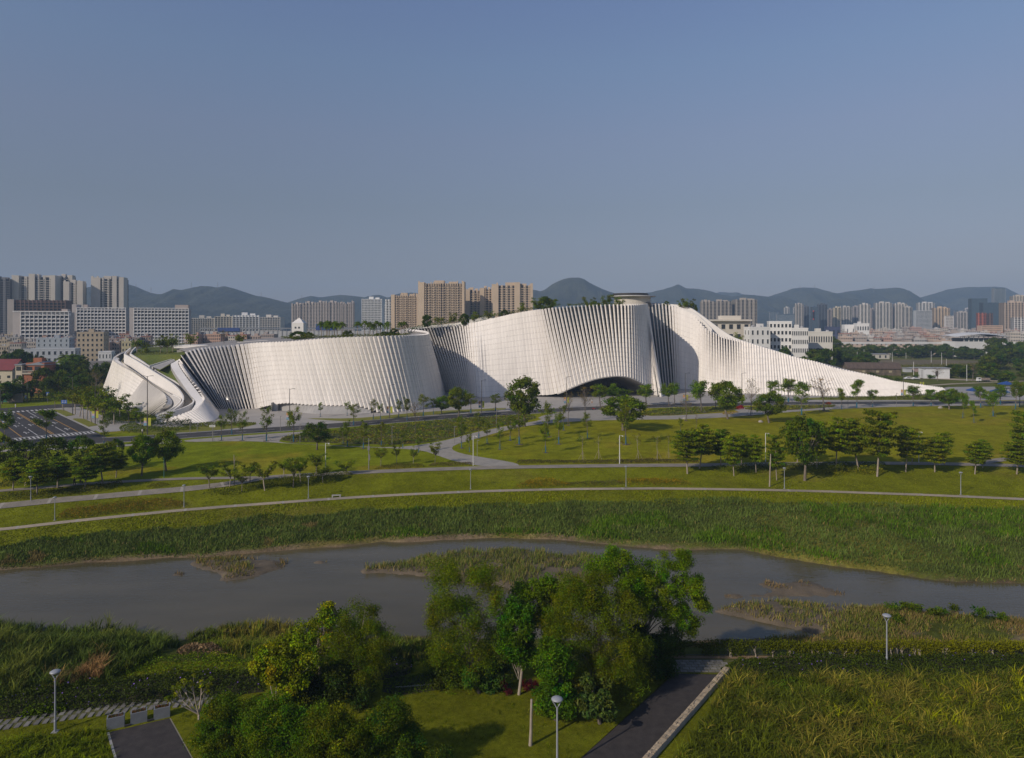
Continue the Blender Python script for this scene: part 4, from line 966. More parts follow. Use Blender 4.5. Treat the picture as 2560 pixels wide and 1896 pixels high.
def turned(X, D, rot): return 1 / (math.cos(rot) - X / D * math.sin(rot))
def tower(px0, px1, ytop, D, label, depth=None, col=BEIGE, col2=None, bays=5, style='flat', rot=0.0, group=None, floor=3.0, cat='tower', crown=True, base=0.0, name='tower_block', seed=1, flank=None):
    """high-rise: body with deep bays, balcony slabs and dark window strips between light piers"""
    r = random.Random(seed * 7919 + int(px0 * 10))
    a, b = P(px0, ytop, D), P(px1, ytop, D); w = b[0] - a[0]; h = a[2] - base; depth = depth or min(w * 0.6, 26)
    if px1 < 700: rot = R(17); w *= turned((a[0] + b[0]) / 2, D, rot)
    if px0 > 1900: rot = R(-15); w *= turned((a[0] + b[0]) / 2, D, rot)
    t = thing(name, label, cat, ((a[0] + b[0]) / 2, D + depth / 2, base), group, rot)
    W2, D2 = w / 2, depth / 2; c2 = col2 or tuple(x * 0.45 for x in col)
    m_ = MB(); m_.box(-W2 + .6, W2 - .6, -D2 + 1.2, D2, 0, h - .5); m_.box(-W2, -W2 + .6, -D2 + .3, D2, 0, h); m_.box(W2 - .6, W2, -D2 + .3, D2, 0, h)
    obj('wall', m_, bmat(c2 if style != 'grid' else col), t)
    nf = int(h / floor)
    if style in ('flat', 'rib'):
        m_ = MB(); B = []; Wn = []; Bl = []
        bw = w / bays
        for i in range(bays):
            x0 = -W2 + i * bw; k = i % 2 if bays > 2 else 0
            pw = bw * r.uniform(0.26, 0.42); dpt = r.choice((0.0, 0.6, 1.2))
            B.append((x0, x0 + pw, -D2 - dpt, -D2 + 1.3, 0, h + (r.choice((0, 0, 1.5, 3.0)) if crown else 0)))
            if style == 'rib': B.append((x0 + pw + .5, x0 + pw + .9, -D2 - .2, -D2 + 1.3, 0, h))
            g0, g1 = x0 + pw, x0 + bw
            for f in range(nf):
                z = f * floor
                Bl.append((g0, g1, -D2 - (0.9 if k == 0 else 0.15), -D2 + 1.25, z, z + (1.0 if k == 0 else 0.7)))
                Wn.append((x0 + pw * .35, x0 + pw * .65, -D2 - dpt - .06, -D2 - dpt + .2, z + .9, z + 2.3))
                Wn.append((g0 + .2, g1 - .2, -D2 + 1.0, -D2 + 1.22, z + 1.0, z + floor - .3))
        if flank:
            B.append((-W2 - .2, -W2 + w * flank[0], -D2 - 1.6, D2 * .6, 0, h + 1.2)); B.append((W2 - w * flank[1], W2 + .2, -D2 - 1.6, D2 * .6, 0, h + 2.2))
            if len(flank) > 2: B.append((-W2 + w * (flank[2] - .07), -W2 + w * (flank[2] + .07), -D2 - 2.2, D2 * .3, 0, h + 3.6))
        m_.boxes(B); m_.box(W2 - .05, W2 + .25, -D2 - .3, -D2 + 1.3, 0, h); obj('pier', m_, bmat(col), t)
        m_ = MB(); m_.boxes(Bl); obj('balconies', m_, bmat(tuple(x * .8 for x in col)), t, kind='stuff')
        m_ = MB(); m_.boxes(Wn); obj('windows', m_, M_WIN, t, kind='stuff')
        # side wall windows
        m_ = MB()
        for s in (-1, 1):
            for f in range(nf):
                for q in (-.45, .2): m_.box(s * W2 - .08, s * W2 + .08, q * depth, q * depth + 1.5, f * floor + .9, f * floor + 2.2)
        obj('side_windows', m_, M_WIN, t, kind='stuff')
    elif style == 'glass':
        m_ = MB(); m_.box(-W2 + .1, W2 - .1, -D2 + .4, D2 - .4, 0, h); obj('curtain_wall', m_, M_WINB, t)
        m_ = MB(); n = max(4, int(w / 3.2))
        for i in range(n + 1): x = -W2 + i * w / n; m_.box(x - .12, x + .12, -D2 + .1, -D2 + .5, 0, h)
        for f in range(nf): m_.box(-W2, W2, -D2 + .2, -D2 + .45, f * floor, f * floor + .35)
        obj('mullions', m_, bmat(col), t, kind='stuff')
    elif style == 'grid':
        m_ = MB(); n = bays; Wn = []
        for i in range(n):
            for f in range(nf):
                x = -W2 + (i + .18) * w / n; Wn.append((x, x + w / n * .64, -D2 + .9, -D2 + 1.3, f * floor + .8, f * floor + floor - .5))
        m_.boxes(Wn); obj('windows', m_, M_WIN, t, kind='stuff')
        m_ = MB()
        for i in range(n + 1): x = -W2 + i * w / n; m_.box(x - .35, x + .35, -D2 + .1, -D2 + 1.25, 0, h)
        for f in range(nf + 1): m_.box(-W2, W2, -D2 + .25, -D2 + 1.22, f * floor - .3, f * floor + .35)
        obj('facade_frame', m_, bmat(col), t)
    if crown:
        m_ = MB(); m_.box(-W2 * .35, W2 * .1, -D2 * .4, D2 * .5, h - .2, h + floor * 1.3); m_.box(W2 * .3, W2 * .7, -D2 * .4, D2 * .3, h - .2, h + floor * .8); obj('roof_house', m_, bmat(col), t)
    return t

# --- far left housing towers
tower(-60, 17, 697, 880, 'dark grey housing tower cut by the picture edge, beside the beige tower row', col=(.22, .22, .23), bays=5, style='rib')
TL = [('broad housing tower with pale corner slabs, dark in its middle, above the brown block', 23, 131, 692, 900, 7), ('housing tower with pale left flank rising behind its lower neighbour', 132, 177, 692, 930, 4),
      ('lower pale housing tower standing between the brown block and the hill', 155, 203, 707, 860, 4), ('single housing tower with pale flanks in front of the wooded hill', 221, 302, 697, 880, 6)]
for lb, x0, x1, y, D, nb in TL:
    tower(x0, x1, y, D, lb, col=(.62, .57, .49), col2=(.07, .066, .07), bays=nb, style='rib', group='housing towers over the old town', flank={23: (.16, .10, .46), 132: (.34, .12), 155: (.30, .30), 221: (.28, .14, .72)}[x0])
tb = tower(12, 155, 750, 800, 'long dark brown block with red brick frames behind the white office block', col=BROWN, bays=14, style='grid', floor=3.4, crown=False, cat='apartment block', name='apartment_block', col2=(.3, .2, .16))
m_ = MB(); a = P(12, 750, 800); wb = (P(155, 0, 800)[0] - a[0]) * turned((P(155, 0, 800)[0] + a[0]) / 2, 800, R(17)); m_.box(-wb / 2 - .6, -wb / 2 + 6, -14, 4, 0, a[2] + .4); obj('end_wall', m_, bmat((.42, .38, .34)), tb, loc=(0, 0, 0))

# --- three white grid blocks with every window a piece of its own
WINMESH = {}
def grid_block(px0, px1, ytop, D, rows, cols, label, floor=3.6, xoff=0, tower_part=None, side=None):
    a, b = P(px0, ytop, D), P(px1, ytop, D); w = (b[0] - a[0]) * turned((a[0] + b[0]) / 2, D, R(17)); h = a[2]; W2 = w / 2
    t = thing('office_block', label, 'office block', ((a[0] + b[0]) / 2, D, 0), 'white grid blocks between the towers and the old town', R(17))
    m_ = MB(); m_.box(-W2 + .2, W2 - .2, 1.6, 20, 0, h - 1.2); obj('wall', m_, bmat((.40, .39, .37)), t)
    top = h - (4.4 if rows < 7 else 3.0); cw = (w - xoff) / cols
    m_ = MB()
    for i in range(cols + 1): x = -W2 + xoff + i * cw; m_.box(x - .28, x + .28, -.02, 1.7, 0, top + .3)
    for f in range(int(top / floor) + 1): m_.box(-W2 + xoff - .3, W2 + .3, .08, 1.66, top - f * floor - .3, top - f * floor + .42)
    obj('facade_frame', m_, bmat(WHITE), t)
    m_ = MB()
    for f in range(int(top / floor)): m_.box(-W2 + xoff, W2, .5, .62, top - (f + 1) * floor + .4, top - (f + 1) * floor + 1.2)
    obj('balustrades', m_, bmat((.5, .5, .5)), t, kind='stuff')
    me = MB(); me.box(-cw * .40, cw * .40, 1.36, 1.56, -floor / 2 + .42, floor / 2 - .38); me = me.mesh('window', M_WIN)
    for f in range(rows):
        for i in range(cols):
            link('window', me, t, (-W2 + xoff + (i + .5) * cw, 0, top - (f + .5) * floor + .05))
    # roof edge: open frame on posts
    m_ = MB()
    if rows < 7: m_.box(-W2, W2, 0, 8, h - .9, h); m_.box(-W2, W2, 2, 8, top, h - 2.2)
    for i in range(cols + 1): x = -W2 + xoff + i * cw; m_.box(x - .25, x + .25, .1, .6, top, h)
    m_.box(-W2 + xoff, W2, .1, .6, h - .6, h); obj('roof_frame', m_, bmat(WHITE), t)
    if xoff: m_ = MB(); m_.box(-W2, -W2 + xoff - .3, .4, 18, 0, h + (3.2 if side == 'high' else 0)); obj('stair_wing', m_, bmat((.52, .47, .43)), t)
    if tower_part:
        x0, x1, dz = tower_part; m_ = MB(); m_.box(-W2 + x0 * w, -W2 + x1 * w, 2.5, 12, h - 1.4, h + dz); obj('roof_house', m_, bmat((.5, .42, .37)), t)
    return t
grid_block(32, 172, 778, 700, 6, 11, 'white office block with six rows of wide windows, leftmost of the three grid blocks', 3.9, 7.0, (.86, .97, 2.2))
grid_block(180, 314, 769, 745, 8, 14, 'white grid block of eight floors with pink stair wing, between two similar blocks', 3.55, 4.6, (.2, .28, 3.0), 'high')
grid_block(324, 472, 770, 745, 8, 16, 'white grid block of eight floors with roof mast and domes, nearest the wooded hill', 3.55, 4.4, (.76, .99, 3.4))

# --- mid-distance blocks behind the left wing
for lb, x0, x1, y, D, nb, c in (('cream low block of seven floors beside the white grid blocks', 472, 530, 795, 1150, 10, PALE), ('cream stepped block with lit left side behind the roof garden', 533, 576, 791, 1150, 6, (.62, .57, .47)), ('white block with blue glass bays behind the roof garden', 576, 641, 788, 1150, 8, WHITE), ('pale slab at the foot of the hill beside the white pavilion tower', 643, 700, 793, 1250, 9, (.55, .52, .47))):
    tower(x0, x1, y, D, lb, col=c, bays=nb, style='grid', floor=3.4, cat='apartment block', name='apartment_block', crown=True)
xs_ = [(305, 400), (400, 505), (505, 600), (600, 705), (705, 770), (770, 812), (812, 845)]; ys_ = [415, 405, 400, 400, 410, 412, 400]
for i, ((u0, u1), y) in enumerate(zip(xs_, ys_)):
    tower(*[z2(u0, 0)[0], z2(u1, 0)[0]], z2(0, y)[1], 1450, 'pinkish beige slab tower, %s from the hill, behind the palms' % nth(i), col=(.47, .41, .36), bays=4 if i < 5 else 2, style='rib', group='pinkish slab towers behind the roof palms', seed=i + 2)
tower(z2(910, 0)[0], z2(1082, 0)[0], z2(0, 370)[1], 1300, 'white tower with gridded grey front behind the roof palms', col=(.72, .72, .70), bays=14, style='grid', floor=3.3)
tower(z2(1082, 0)[0], z2(1112, 0)[0], z2(0, 420)[1], 1400, 'narrow grey tower squeezed between two white ones', col=(.4, .42, .44), bays=3, style='grid', floor=3.3, crown=False)
tower(z2(1112, 0)[0], z2(1166, 0)[0], z2(0, 374)[1], 1250, 'slim plain white tower beside the peach coloured towers', col=(.74, .73, .70), bays=2, style='flat', crown=False)
for lb, u0, u1, y, D, nb in (('peach tower with stepped roof, lower left neighbour of the tallest one', 1165, 1395, 342, 900, 12), ('tallest peach apartment slab with twin roof houses behind the roof garden', 1398, 1792, 236, 850, 19), ('peach tower just right of the tallest slab with a bare sunlit corner', 1795, 1930, 296, 900, 4), ('peach tower with two sunlit piers in the middle of its row', 1930, 2030, 284, 890, 3)):
    tower(z2(u0, 0)[0], z2(u1, 0)[0], z2(0, y)[1], D, lb, col=PEACH, col2=(.13, .11, .115), bays=nb, style='rib', group='peach apartment towers behind the museum', seed=nb, flank=(.13 if nb > 8 else .34, .05))
tower(z2(2030, 0)[0], z3(178, 0)[0], z3(0, 252)[1], 880, 'broad peach tower at the right end of its row, next to the cone shaped hill', col=PEACH, col2=(.13, .11, .115), bays=9, style='rib', group='peach apartment towers behind the museum', seed=21, flank=(.16, .06, .62))
for lb, u0, u1, y, nb in (('beige tower pair half hidden by the museum shoulder, left one', 1632, 1724, 392, 3), ('wide beige tower beside it above the cream school block', 1724, 1892, 390, 5), ('taller beige tower with a raised core right of the wide one', 1925, 2108, 376, 5)):
    tower(z3(u0, 0)[0], z3(u1, 0)[0], z3(0, y)[1], 1450, lb, col=(.44, .39, .33), bays=nb, style='rib', group='beige towers behind the museum shoulder', seed=nb + int(u0))

# --- far skyline on the right
SK = [(20, 95, 480, 2300, (.4, .42, .45), 'glass', 'low blue grey office slab far off at the left end of the skyline'), (85, 240, 500, 2200, (.5, .52, .54), 'glass', 'long pale grey office block far off with a rounded end'), (142, 190, 445, 2600, (.5, .48, .44), 'rib', 'distant pale tower pair above the long office block, left one'), (218, 242, 450, 2600, (.5, .48, .44), 'rib', 'distant pale tower pair above the long office block, right one'),
      (240, 312, 417, 1900, (.42, .39, .35), 'rib', 'tower with sunlit grey left side and antenna, first tall one of the skyline'), (310, 356, 436, 1950, (.12, .125, .14), 'rib', 'dark slim tower attached to the first tall one'), (378, 440, 440, 1800, (.10, .105, .12), 'glass', 'black tower with a red sign down its edge'), (436, 516, 418, 1850, (.09, .10, .12), 'rib', 'black tower with rounded top right of the red sign'),
      (515, 572, 462, 2000, (.33, .28, .24), 'rib', 'brownish tower between the black pair and the yellow one'), (568, 632, 446, 1900, (.55, .48, .34), 'rib', 'yellowish tower with stepped crown in the skyline'), (628, 728, 441, 1950, (.47, .44, .39), 'rib', 'double beige tower right of the yellowish one'), (733, 797, 438, 2000, (.36, .33, .31), 'rib', 'brown grey tower left of the bright white twin'), (797, 886, 418, 1900, (.62, .58, .52), 'rib', 'bright white twin tower in the middle of the skyline'),
      (885, 945, 458, 2100, (.38, .32, .28), 'rib', 'lower brown tower between two bright ones'), (938, 1078, 405, 1900, (.55, .52, .47), 'rib', 'tallest triple tower in the middle of the skyline'), (1076, 1112, 446, 2100, (.44, .34, .28), 'rib', 'narrow reddish tower behind the triple one'), (1100, 1202, 412, 1900, (.56, .52, .46), 'rib', 'tower with bright stepped top right of the triple one'), (1180, 1246, 442, 1850, (.47, .44, .39), 'rib', 'beige tower in front of the bright stepped one'),
      (1244, 1290, 474, 2000, (.42, .44, .46), 'glass', 'grey glass slab left of the gridded office block'), (1305, 1444, 405, 2200, (.62, .60, .56), 'rib', 'pale tower rising behind the gridded office block'), (1286, 1422, 470, 1750, (.48, .49, .50), 'grid', 'grey gridded office block standing before a pale tower'), (1443, 1576, 448, 1800, (.58, .44, .29), 'rib', 'orange beige tower group beside the gridded office block'),
      (1535, 1602, 516, 1500, (.66, .62, .58), 'grid', 'white block with a red panel before the orange towers'), (1606, 1642, 470, 2200, (.46, .47, .48), 'glass', 'slim grey tower behind a construction crane'), (1634, 1738, 486, 1900, (.46, .42, .38), 'rib', 'grey beige tower row before the dark glass pair'), (1700, 1762, 456, 2300, (.44, .43, .43), 'rib', 'hazy tower far behind the grey beige row'),
      (1765, 1900, 366, 1800, (.11, .15, .17), 'glass', 'dark glass tower, left of the glass pair'), (1862, 2000, 402, 1700, (.08, .11, .14), 'glass', 'dark blue glass tower, right of the glass pair'), (1955, 2052, 276, 2100, (.45, .48, .50), 'glass', 'tallest grey ribbed tower over the glass pair'), (1812, 1880, 490, 1500, (.45, .13, .07), 'flat', 'red panelled tower before the dark glass pair'), (1880, 1940, 492, 1500, (.18, .10, .07), 'flat', 'brown tower joined to the red panelled one'),
      (2000, 2054, 434, 1800, (.55, .42, .29), 'rib', 'peach tower between glass pair and red roofed block'), (2050, 2240, 402, 1300, (.50, .40, .32), 'rib', 'broad beige block with red roof edge at the picture edge'), (2120, 2240, 346, 2000, (.55, .47, .36), 'rib', 'yellowish tower peeping over the red roofed block'), (2126, 2240, 530, 1150, (.66, .64, .62), 'flat', 'white apartment house with red roof at the picture edge'), (1855, 2035, 600, 1150, (.55, .40, .30), 'grid', 'long low peach school building in the far town')]
for i, (u0, u1, y, D, c, st, lb) in enumerate(SK):
    nb = max(2, int((u1 - u0) / 24)) if st != 'grid' else max(5, int((u1 - u0) / 10))
    tower(z4(u0, 0)[0], z4(u1, 0)[0], z4(0, y)[1], D, lb, col=c, bays=nb, style=st, seed=i + 40, floor=3.3, crown=st == 'rib')
m_ = MB(); p0, p1 = P(*z4(386, 470), 1798), P(*z4(395, 540), 1798); 
for k in range(6): z = p0[2] + (p1[2] - p0[2]) * k / 6; m_.box(p0[0], p1[0], 1797, 1798.2, z - 7, z)
sg = obj('sign', m_, mat('red_sign', (.55, .06, .03), None, 1, .6)); tag(sg, 'red vertical sign of six characters on the black skyline tower', 'sign')

# --- nearer buildings on the right, behind the museum
def block(px0, px1, ytop, ybase, D, label, col, floors, cols, cat='building', depth=14, roofbits=True, name='building', winw=.5, group=None, single=False, rot=0.0, red=False, base=0.0):
    """plain building: body, parapet, recessed windows, roof house"""
    a, b = P(px0, ytop, D), P(px1, ytop, D); w = b[0] - a[0]; h = a[2] - base
    if px1 < 420: rot = R(17); w *= turned((a[0] + b[0]) / 2, D, rot)
    if px0 > 1900: rot = R(-14); w *= turned((a[0] + b[0]) / 2, D, rot)
    W2 = w / 2
    t = thing(name, label, cat, ((a[0] + b[0]) / 2, D, base), group, rot)
    m_ = MB(); m_.box(-W2, W2, 0, depth, 0, h - .7); obj('wall', m_, bmat(col), t)
    m_ = MB(); m_.box(-W2 - .12, W2 + .12, -.12, .2, h - .7, h); m_.box(-W2 - .12, -W2 + .2, .2, depth, h - .7, h); m_.box(W2 - .2, W2 + .12, .2, depth, h - .7, h); m_.box(-W2, W2, depth - .3, depth, h - .7, h)
    obj('parapet', m_, bmat((.30, .11, .085) if red else tuple(min(.75, x * 1.08) for x in col)), t)
    m_ = MB(); m_.box(-W2 + .2, W2 - .2, .2, depth - .3, h - .72, h - .64); obj('roof', m_, bmat((.30, .28, .26)), t)
    fl = h / (floors + .2); cw = w / cols; Wn = []; Sl = []
    for f in range(floors):
        for i in range(cols):
            x = -W2 + (i + .5) * cw; z = f * fl + fl * .32; ww = cw * winw / 2
            Wn.append((x - ww, x + ww, -.03, .3, z, z + fl * .48)); Sl.append((x - ww - .1, x + ww + .1, -.22, .05, z + fl * .48 + .02, z + fl * .48 + .16)); Sl.append((x - ww - .1, x + ww + .1, -.18, .05, z - .16, z - .02))
    if single:
        for b_ in Wn: m_ = MB(); m_.box(*b_); obj('window', m_, M_WIN, t)
    else:
        m_ = MB(); m_.boxes(Wn); obj('windows', m_, M_WIN, t, kind='stuff')
    m_ = MB(); m_.boxes(Sl); obj('sills', m_, bmat(tuple(min(.7, x * 1.1) for x in col)), t, kind='stuff')
    m_ = MB(); rows = max(1, int(depth / 5))
    for s in (-1, 1):
        for f in range(floors):
            for k in range(rows): y = (k + .5) * depth / rows; m_.box(s * W2 - .06, s * W2 + .06, y - .7, y + .7, f * fl + fl * .32, f * fl + fl * .8)
    obj('side_windows', m_, M_WIN, t, kind='stuff')
    if roofbits:
        r = random.Random(int(px0 * 31 + ytop)); m_ = MB()
        x = r.uniform(-W2 * .7, W2 * .3); m_.box(x, x + min(4, w * .3), depth * .3, depth * .6, h - .66, h + 2.4); obj('roof_house', m_, bmat(tuple(min(.7, v * .95) for v in col)), t)
        m_ = MB()
        for k in range(3): x = r.uniform(-W2 * .8, W2 * .8); m_.lathe([(.6, h - .6), (.6, h + 1.0), (.05, h + 1.2)], 8, (x, r.uniform(1, depth - 1)))
        obj('water_tanks', m_, bmat((.45, .46, .47)), t, kind='stuff')
    return t
c1 = block(z3(1720, 0)[0], z3(2050, 0)[0], z3(0, 556)[1], 0, 520, 'cream school block with recessed terraces and a square roof tower behind the museum shoulder', (.60, .55, .46), 5, 5, 'school building', 18, False, 'school_building')
m_ = MB(); a, b = P(*z3(1806, 515), 524), P(*z3(1970, 560), 524); m_.box(a[0], b[0], 524, 534, b[2] - 2, a[2]); obj('roof_tower', m_, bmat((.66, .61, .52)), c1, world=True)
m_ = MB(); a = P(*z3(1720, 545), 519); b = P(*z3(2050, 580), 519); m_.box(a[0] - 1, b[0] + 1, 517.5, 530, a[2] - 1.5, a[2] - .3); obj('roof_slab', m_, bmat((.62, .57, .49)), c1, world=True)
m_ = MB()
for k in range(4): z = 4 + k * 5.2; m_.box(P(*z3(1905, 0), 519)[0], P(*z3(2045, 0), 519)[0], 516.6, 520.2, z, z + .9)
obj('balcony', m_, bmat((.5, .46, .4)), c1, world=True)
block(z3(2050, 0)[0], z4(20, 0)[0], z3(0, 612)[1], 0, 500, 'bright white hospital like block with a blank wall, left part of the white group', (.72, .71, .68), 5, 4, 'building', 14, True, single=True, winw=.32)
block(z4(10, 0)[0], z4(205, 0)[0], z4(0, 562)[1], 0, 510, 'white block with a plain square tower top, middle of the white group', (.72, .71, .68), 7, 6, 'building', 14, False, winw=.55)
block(z4(205, 0)[0], z4(346, 0)[0], z4(0, 620)[1], 0, 505, 'white block with tall dark window bays above the dark trees', (.68, .67, .64), 5, 9, 'building', 14, True, winw=.55)
block(z4(346, 0)[0], z4(556, 0)[0], z4(0, 652)[1], 0, 530, 'low cream building with a row of dark windows right of the white group', (.60, .58, .52), 3, 10, 'building', 16, True)
block(z4(660, 0)[0], z4(760, 0)[0], z4(0, 592)[1], 0, 1000, 'white windowless hall with one small opening in the far town', (.72, .71, .70), 2, 2, 'hall', 20, False, winw=.15)
block(z4(764, 0)[0], z4(872, 0)[0], z4(0, 580)[1], 0, 980, 'white stepped block with square windows in the far town', (.70, .69, .67), 3, 5, 'building', 20)
block(z4(508, 0)[0], z4(624, 0)[0], z4(0, 610)[1], 0, 1100, 'dark blue shed with a yellow end in the far town', (.06, .07, .13), 2, 3, 'shed', 20, False)
# --- low old town: right (pinkish), left (mixed)
tr_ = random.Random(5)
RC = [(.44, .35, .29), (.48, .38, .31), (.40, .35, .31), (.50, .45, .39), (.36, .31, .28), (.45, .30, .25), (.52, .49, .45), (.42, .40, .38)]
nR = 0
for row, (D, y0, y1, x0, x1) in enumerate(((1500, 612, 640, 560, 2260), (1150, 632, 662, 560, 2260), (900, 655, 685, 600, 2260), (870, 690, 716, 620, 1640))):
    u = x0 + tr_.uniform(0, 30)
    while u < x1:
        wv = tr_.uniform(45, 120); yt = tr_.uniform(y0, y1)
        cc = tr_.choice(RC); red = tr_.random() < .16
        fl = max(2, int((P(0, z4(0, yt)[1], D)[2]) / 3.6))
        hue = 'reddish' if cc[0] > cc[2] * 1.65 else ('pinkish' if cc[0] > cc[2] * 1.35 else 'greyish')
        block(z4(u, 0)[0], z4(min(u + wv, x1 + 40), 0)[0], z4(0, yt)[1], 0, D + tr_.uniform(-25, 25), '%s old town house, %s along the %s street, counted from the white blocks' % (hue, nth(nR % 40), ['farthest', 'second farthest', 'third', 'nearest'][row]), cc, fl, max(2, int(wv / 14)), 'house', 14, True, 'house', group='low houses of the old town on the right', red=red)
        nR += 1; u += wv + tr_.uniform(2, 18)
    nR = 0
block(z4(620, 0)[0], z4(1290, 0)[0], z4(0, 741)[1], 0, 810, 'long pinkish grey workshop with a single row of dark windows behind the rail beam', (.46, .36, .29), 3, 16, 'workshop', 18, False, 'workshop', winw=.3)
block(z4(1420, 0)[0], z4(1612, 0)[0], z4(0, 728)[1], 0, 800, 'pinkish house wall between the workshop and the white station', (.44, .34, .27), 3, 4, 'house', 18, True, 'house', winw=.25)
LC = [(.44, .33, .25), (.40, .31, .26), (.50, .42, .30), (.36, .30, .27), (.48, .44, .38), (.46, .30, .22), (.42, .40, .37)]
for row, (D, y0, y1, x0, x1) in enumerate(((760, 668, 690, -60, 2260), (690, 688, 715, -60, 1220), (640, 715, 745, -60, 1180), (600, 740, 775, -60, 330))):
    u = x0 + tr_.uniform(0, 40); k = 0
    while u < x1:
        wv = tr_.uniform(50, 130); yt = tr_.uniform(y0, y1); cc = tr_.choice(LC); red = tr_.random() < .2
        fl = max(2, int((P(0, z1(0, yt)[1], D)[2]) / 3.4))
        hue = 'reddish' if cc[0] > cc[2] * 1.8 else ('beige' if cc[0] > cc[2] * 1.4 else 'greyish')
        if not (row == 3 and 150 < u < 660):
            block(z1(u, 0)[0], z1(u + wv, 0)[0], z1(0, yt)[1], 0, D + tr_.uniform(-14, 14), '%s town house, %s from the picture edge, %s row below the grid blocks' % (hue, nth(k), ['farthest', 'second farthest', 'third', 'nearest'][row]), cc, fl, max(2, int(wv / 18)), 'house', 12, True, 'house', group='old town houses on the left', red=red)
        k += 1; u += wv + tr_.uniform(0, 14)
block(z1(310, 0)[0], z1(596, 0)[0], z1(0, 706)[1], 0, 590, 'grey blue town house with a white gridded left end among beige houses', (.42, .46, .50), 6, 6, 'house', 14, True, 'house', winw=.2)
t = block(z1(660, 0)[0], z1(892, 0)[0], z1(0, 655)[1], 0, 560, 'tall beige apartment house with drainpipes and shaded right front above the palms', (.50, .41, .29), 7, 6, 'apartment house', 16, True, 'apartment_house', winw=.4, single=True)
block(z1(845, 0)[0], z1(960, 0)[0], z1(0, 822)[1], 0, 470, 'small bright white house with a round blue glazed corner beside the museum curl', (.72, .71, .69), 3, 4, 'house', 10, False, 'house', winw=.3, single=True)
block(z1(200, 0)[0], z1(648, 0)[0], z1(0, 798)[1], 0, 520, 'long grey white shed with wide windows behind the palms', (.48, .50, .53), 3, 9, 'shed', 14, False, 'shed', winw=.4)
block(z1(600, 0)[0], z1(960, 0)[0], z1(0, 912)[1], 0, 430, 'low dark roofed store behind the dark trees', (.26, .25, .25), 2, 6, 'store', 12, False, 'store')
block(z1(1045, 0)[0], z1(1130, 0)[0], z1(0, 735)[1], 0, 540, 'small yellowish house above the museum curl', (.55, .48, .30), 5, 3, 'house', 10, True, 'house', winw=.4, single=True)
# ================================================================== plants
M_LEAF = leafmat('leaves')
M_BARK = mat('bark', (0.17, 0.14, 0.11), (0.11, 0.09, 0.07), 1.2, 0.95, fine=0.2, rnd=0.2)
M_BARKP = mat('pale_bark', (0.33, 0.28, 0.22), (0.24, 0.20, 0.155), 1.2, 0.95, fine=0.2, rnd=0.12)
M_BLUE = mat('blue_trunk_wrap', (0.02, 0.13, 0.20), (0.015, 0.10, 0.16), 3, 0.8)
M_SOIL = mat('tree_pit_soil', (0.085, 0.06, 0.035), (0.12, 0.09, 0.05), 2, .95, fine=.2)
M_STAKE = mat('bamboo_stake', (0.36, 0.29, 0.18), (0.28, 0.22, 0.14), 3, 0.9)
M_STAKEG = mat('grey_guy_wire', (0.16, 0.15, 0.14), (0.12, 0.115, 0.11), 3, 0.8)

def leaf_quads(mb, r, pos, nrm, size, col, aspect=0.55, jit=0.7, fold=True):
    """one small pointed leaf (or leaf spray) at every position"""
    n = len(pos)
    d = nrm + r.normal(0, jit, (n, 3)); d /= np.linalg.norm(d, axis=1)[:, None] + 1e-9
    a = np.cross(d, r.normal(0, 1, (n, 3))); a /= np.linalg.norm(a, axis=1)[:, None] + 1e-9
    b = np.cross(d, a); s = (size * r.uniform(0.6, 1.3, n))[:, None]; w = s * aspect
    v = np.stack([pos - a * s * .5, pos + b * w * .5 - a * s * .05, pos + a * s * .5, pos - b * w * .5 - a * s * .05], 1)
    if fold: v[:, 2] -= d * s * .12; v[:, 0] -= d * s * .12
    q = np.arange(n * 4).reshape(n, 4)
    mb.add(v.reshape(-1, 3), q, None, np.repeat(np.clip(col, 0.003, 0.6), 4, 0))

def clumps(mb, r, C, Rr, n_per, size, base, var=0.22, cvar=0.28, center=None, up=0.35, squash=0.75, aspect=0.55, hue=0.12, shell=0.55):
    """leaf clumps: C centres, Rr radii; denser towards each clump's skin"""
    C = np.asarray(C, float); m = len(C); Rr = np.broadcast_to(np.asarray(Rr, float), (m,))
    n_per = np.broadcast_to(np.asarray(n_per), (m,)).astype(int)
    idx = np.repeat(np.arange(m), n_per); N = len(idx)
    dirs = r.normal(0, 1, (N, 3)); dirs /= np.linalg.norm(dirs, axis=1)[:, None]
    rad = Rr[idx] * r.uniform(0, 1, N) ** shell
    off = dirs * rad[:, None]; off[:, 2] *= squash
    pos = C[idx] + off
    nrm = dirs * 0.7; nrm[:, 2] += up
    cl = 1 + r.normal(0, cvar, m)[idx]
    base = np.asarray(base, float)
    col = base[None] * np.clip(cl * (1 + r.normal(0, var, N)), 0.3, 2.2)[:, None]
    h = r.normal(0, hue, m)[idx] + r.normal(0, hue * .6, N)
    col[:, 0] *= 1 + h; col[:, 2] *= 1 - h * .5
    leaf_quads(mb, r, pos, nrm, size if np.isscalar(size) else size[idx], col, aspect)

def limb(mb, p0, p1, r0, r1, r, sag=0.15, n=4, seg=5):
    p0, p1 = np.asarray(p0, float), np.asarray(p1, float); L = np.linalg.norm(p1 - p0); t = np.linspace(0, 1, n)[:, None]
    pts = p0 + (p1 - p0) * t; k = np.sin(t * np.pi); pts = pts + k * r.normal(0, sag * L * .3, 3) * [1, 1, .4]; pts[:, 2:3] += k * sag * L * .5
    mb.tube(pts, np.linspace(r0, r1, n), seg, cap=False); return pts

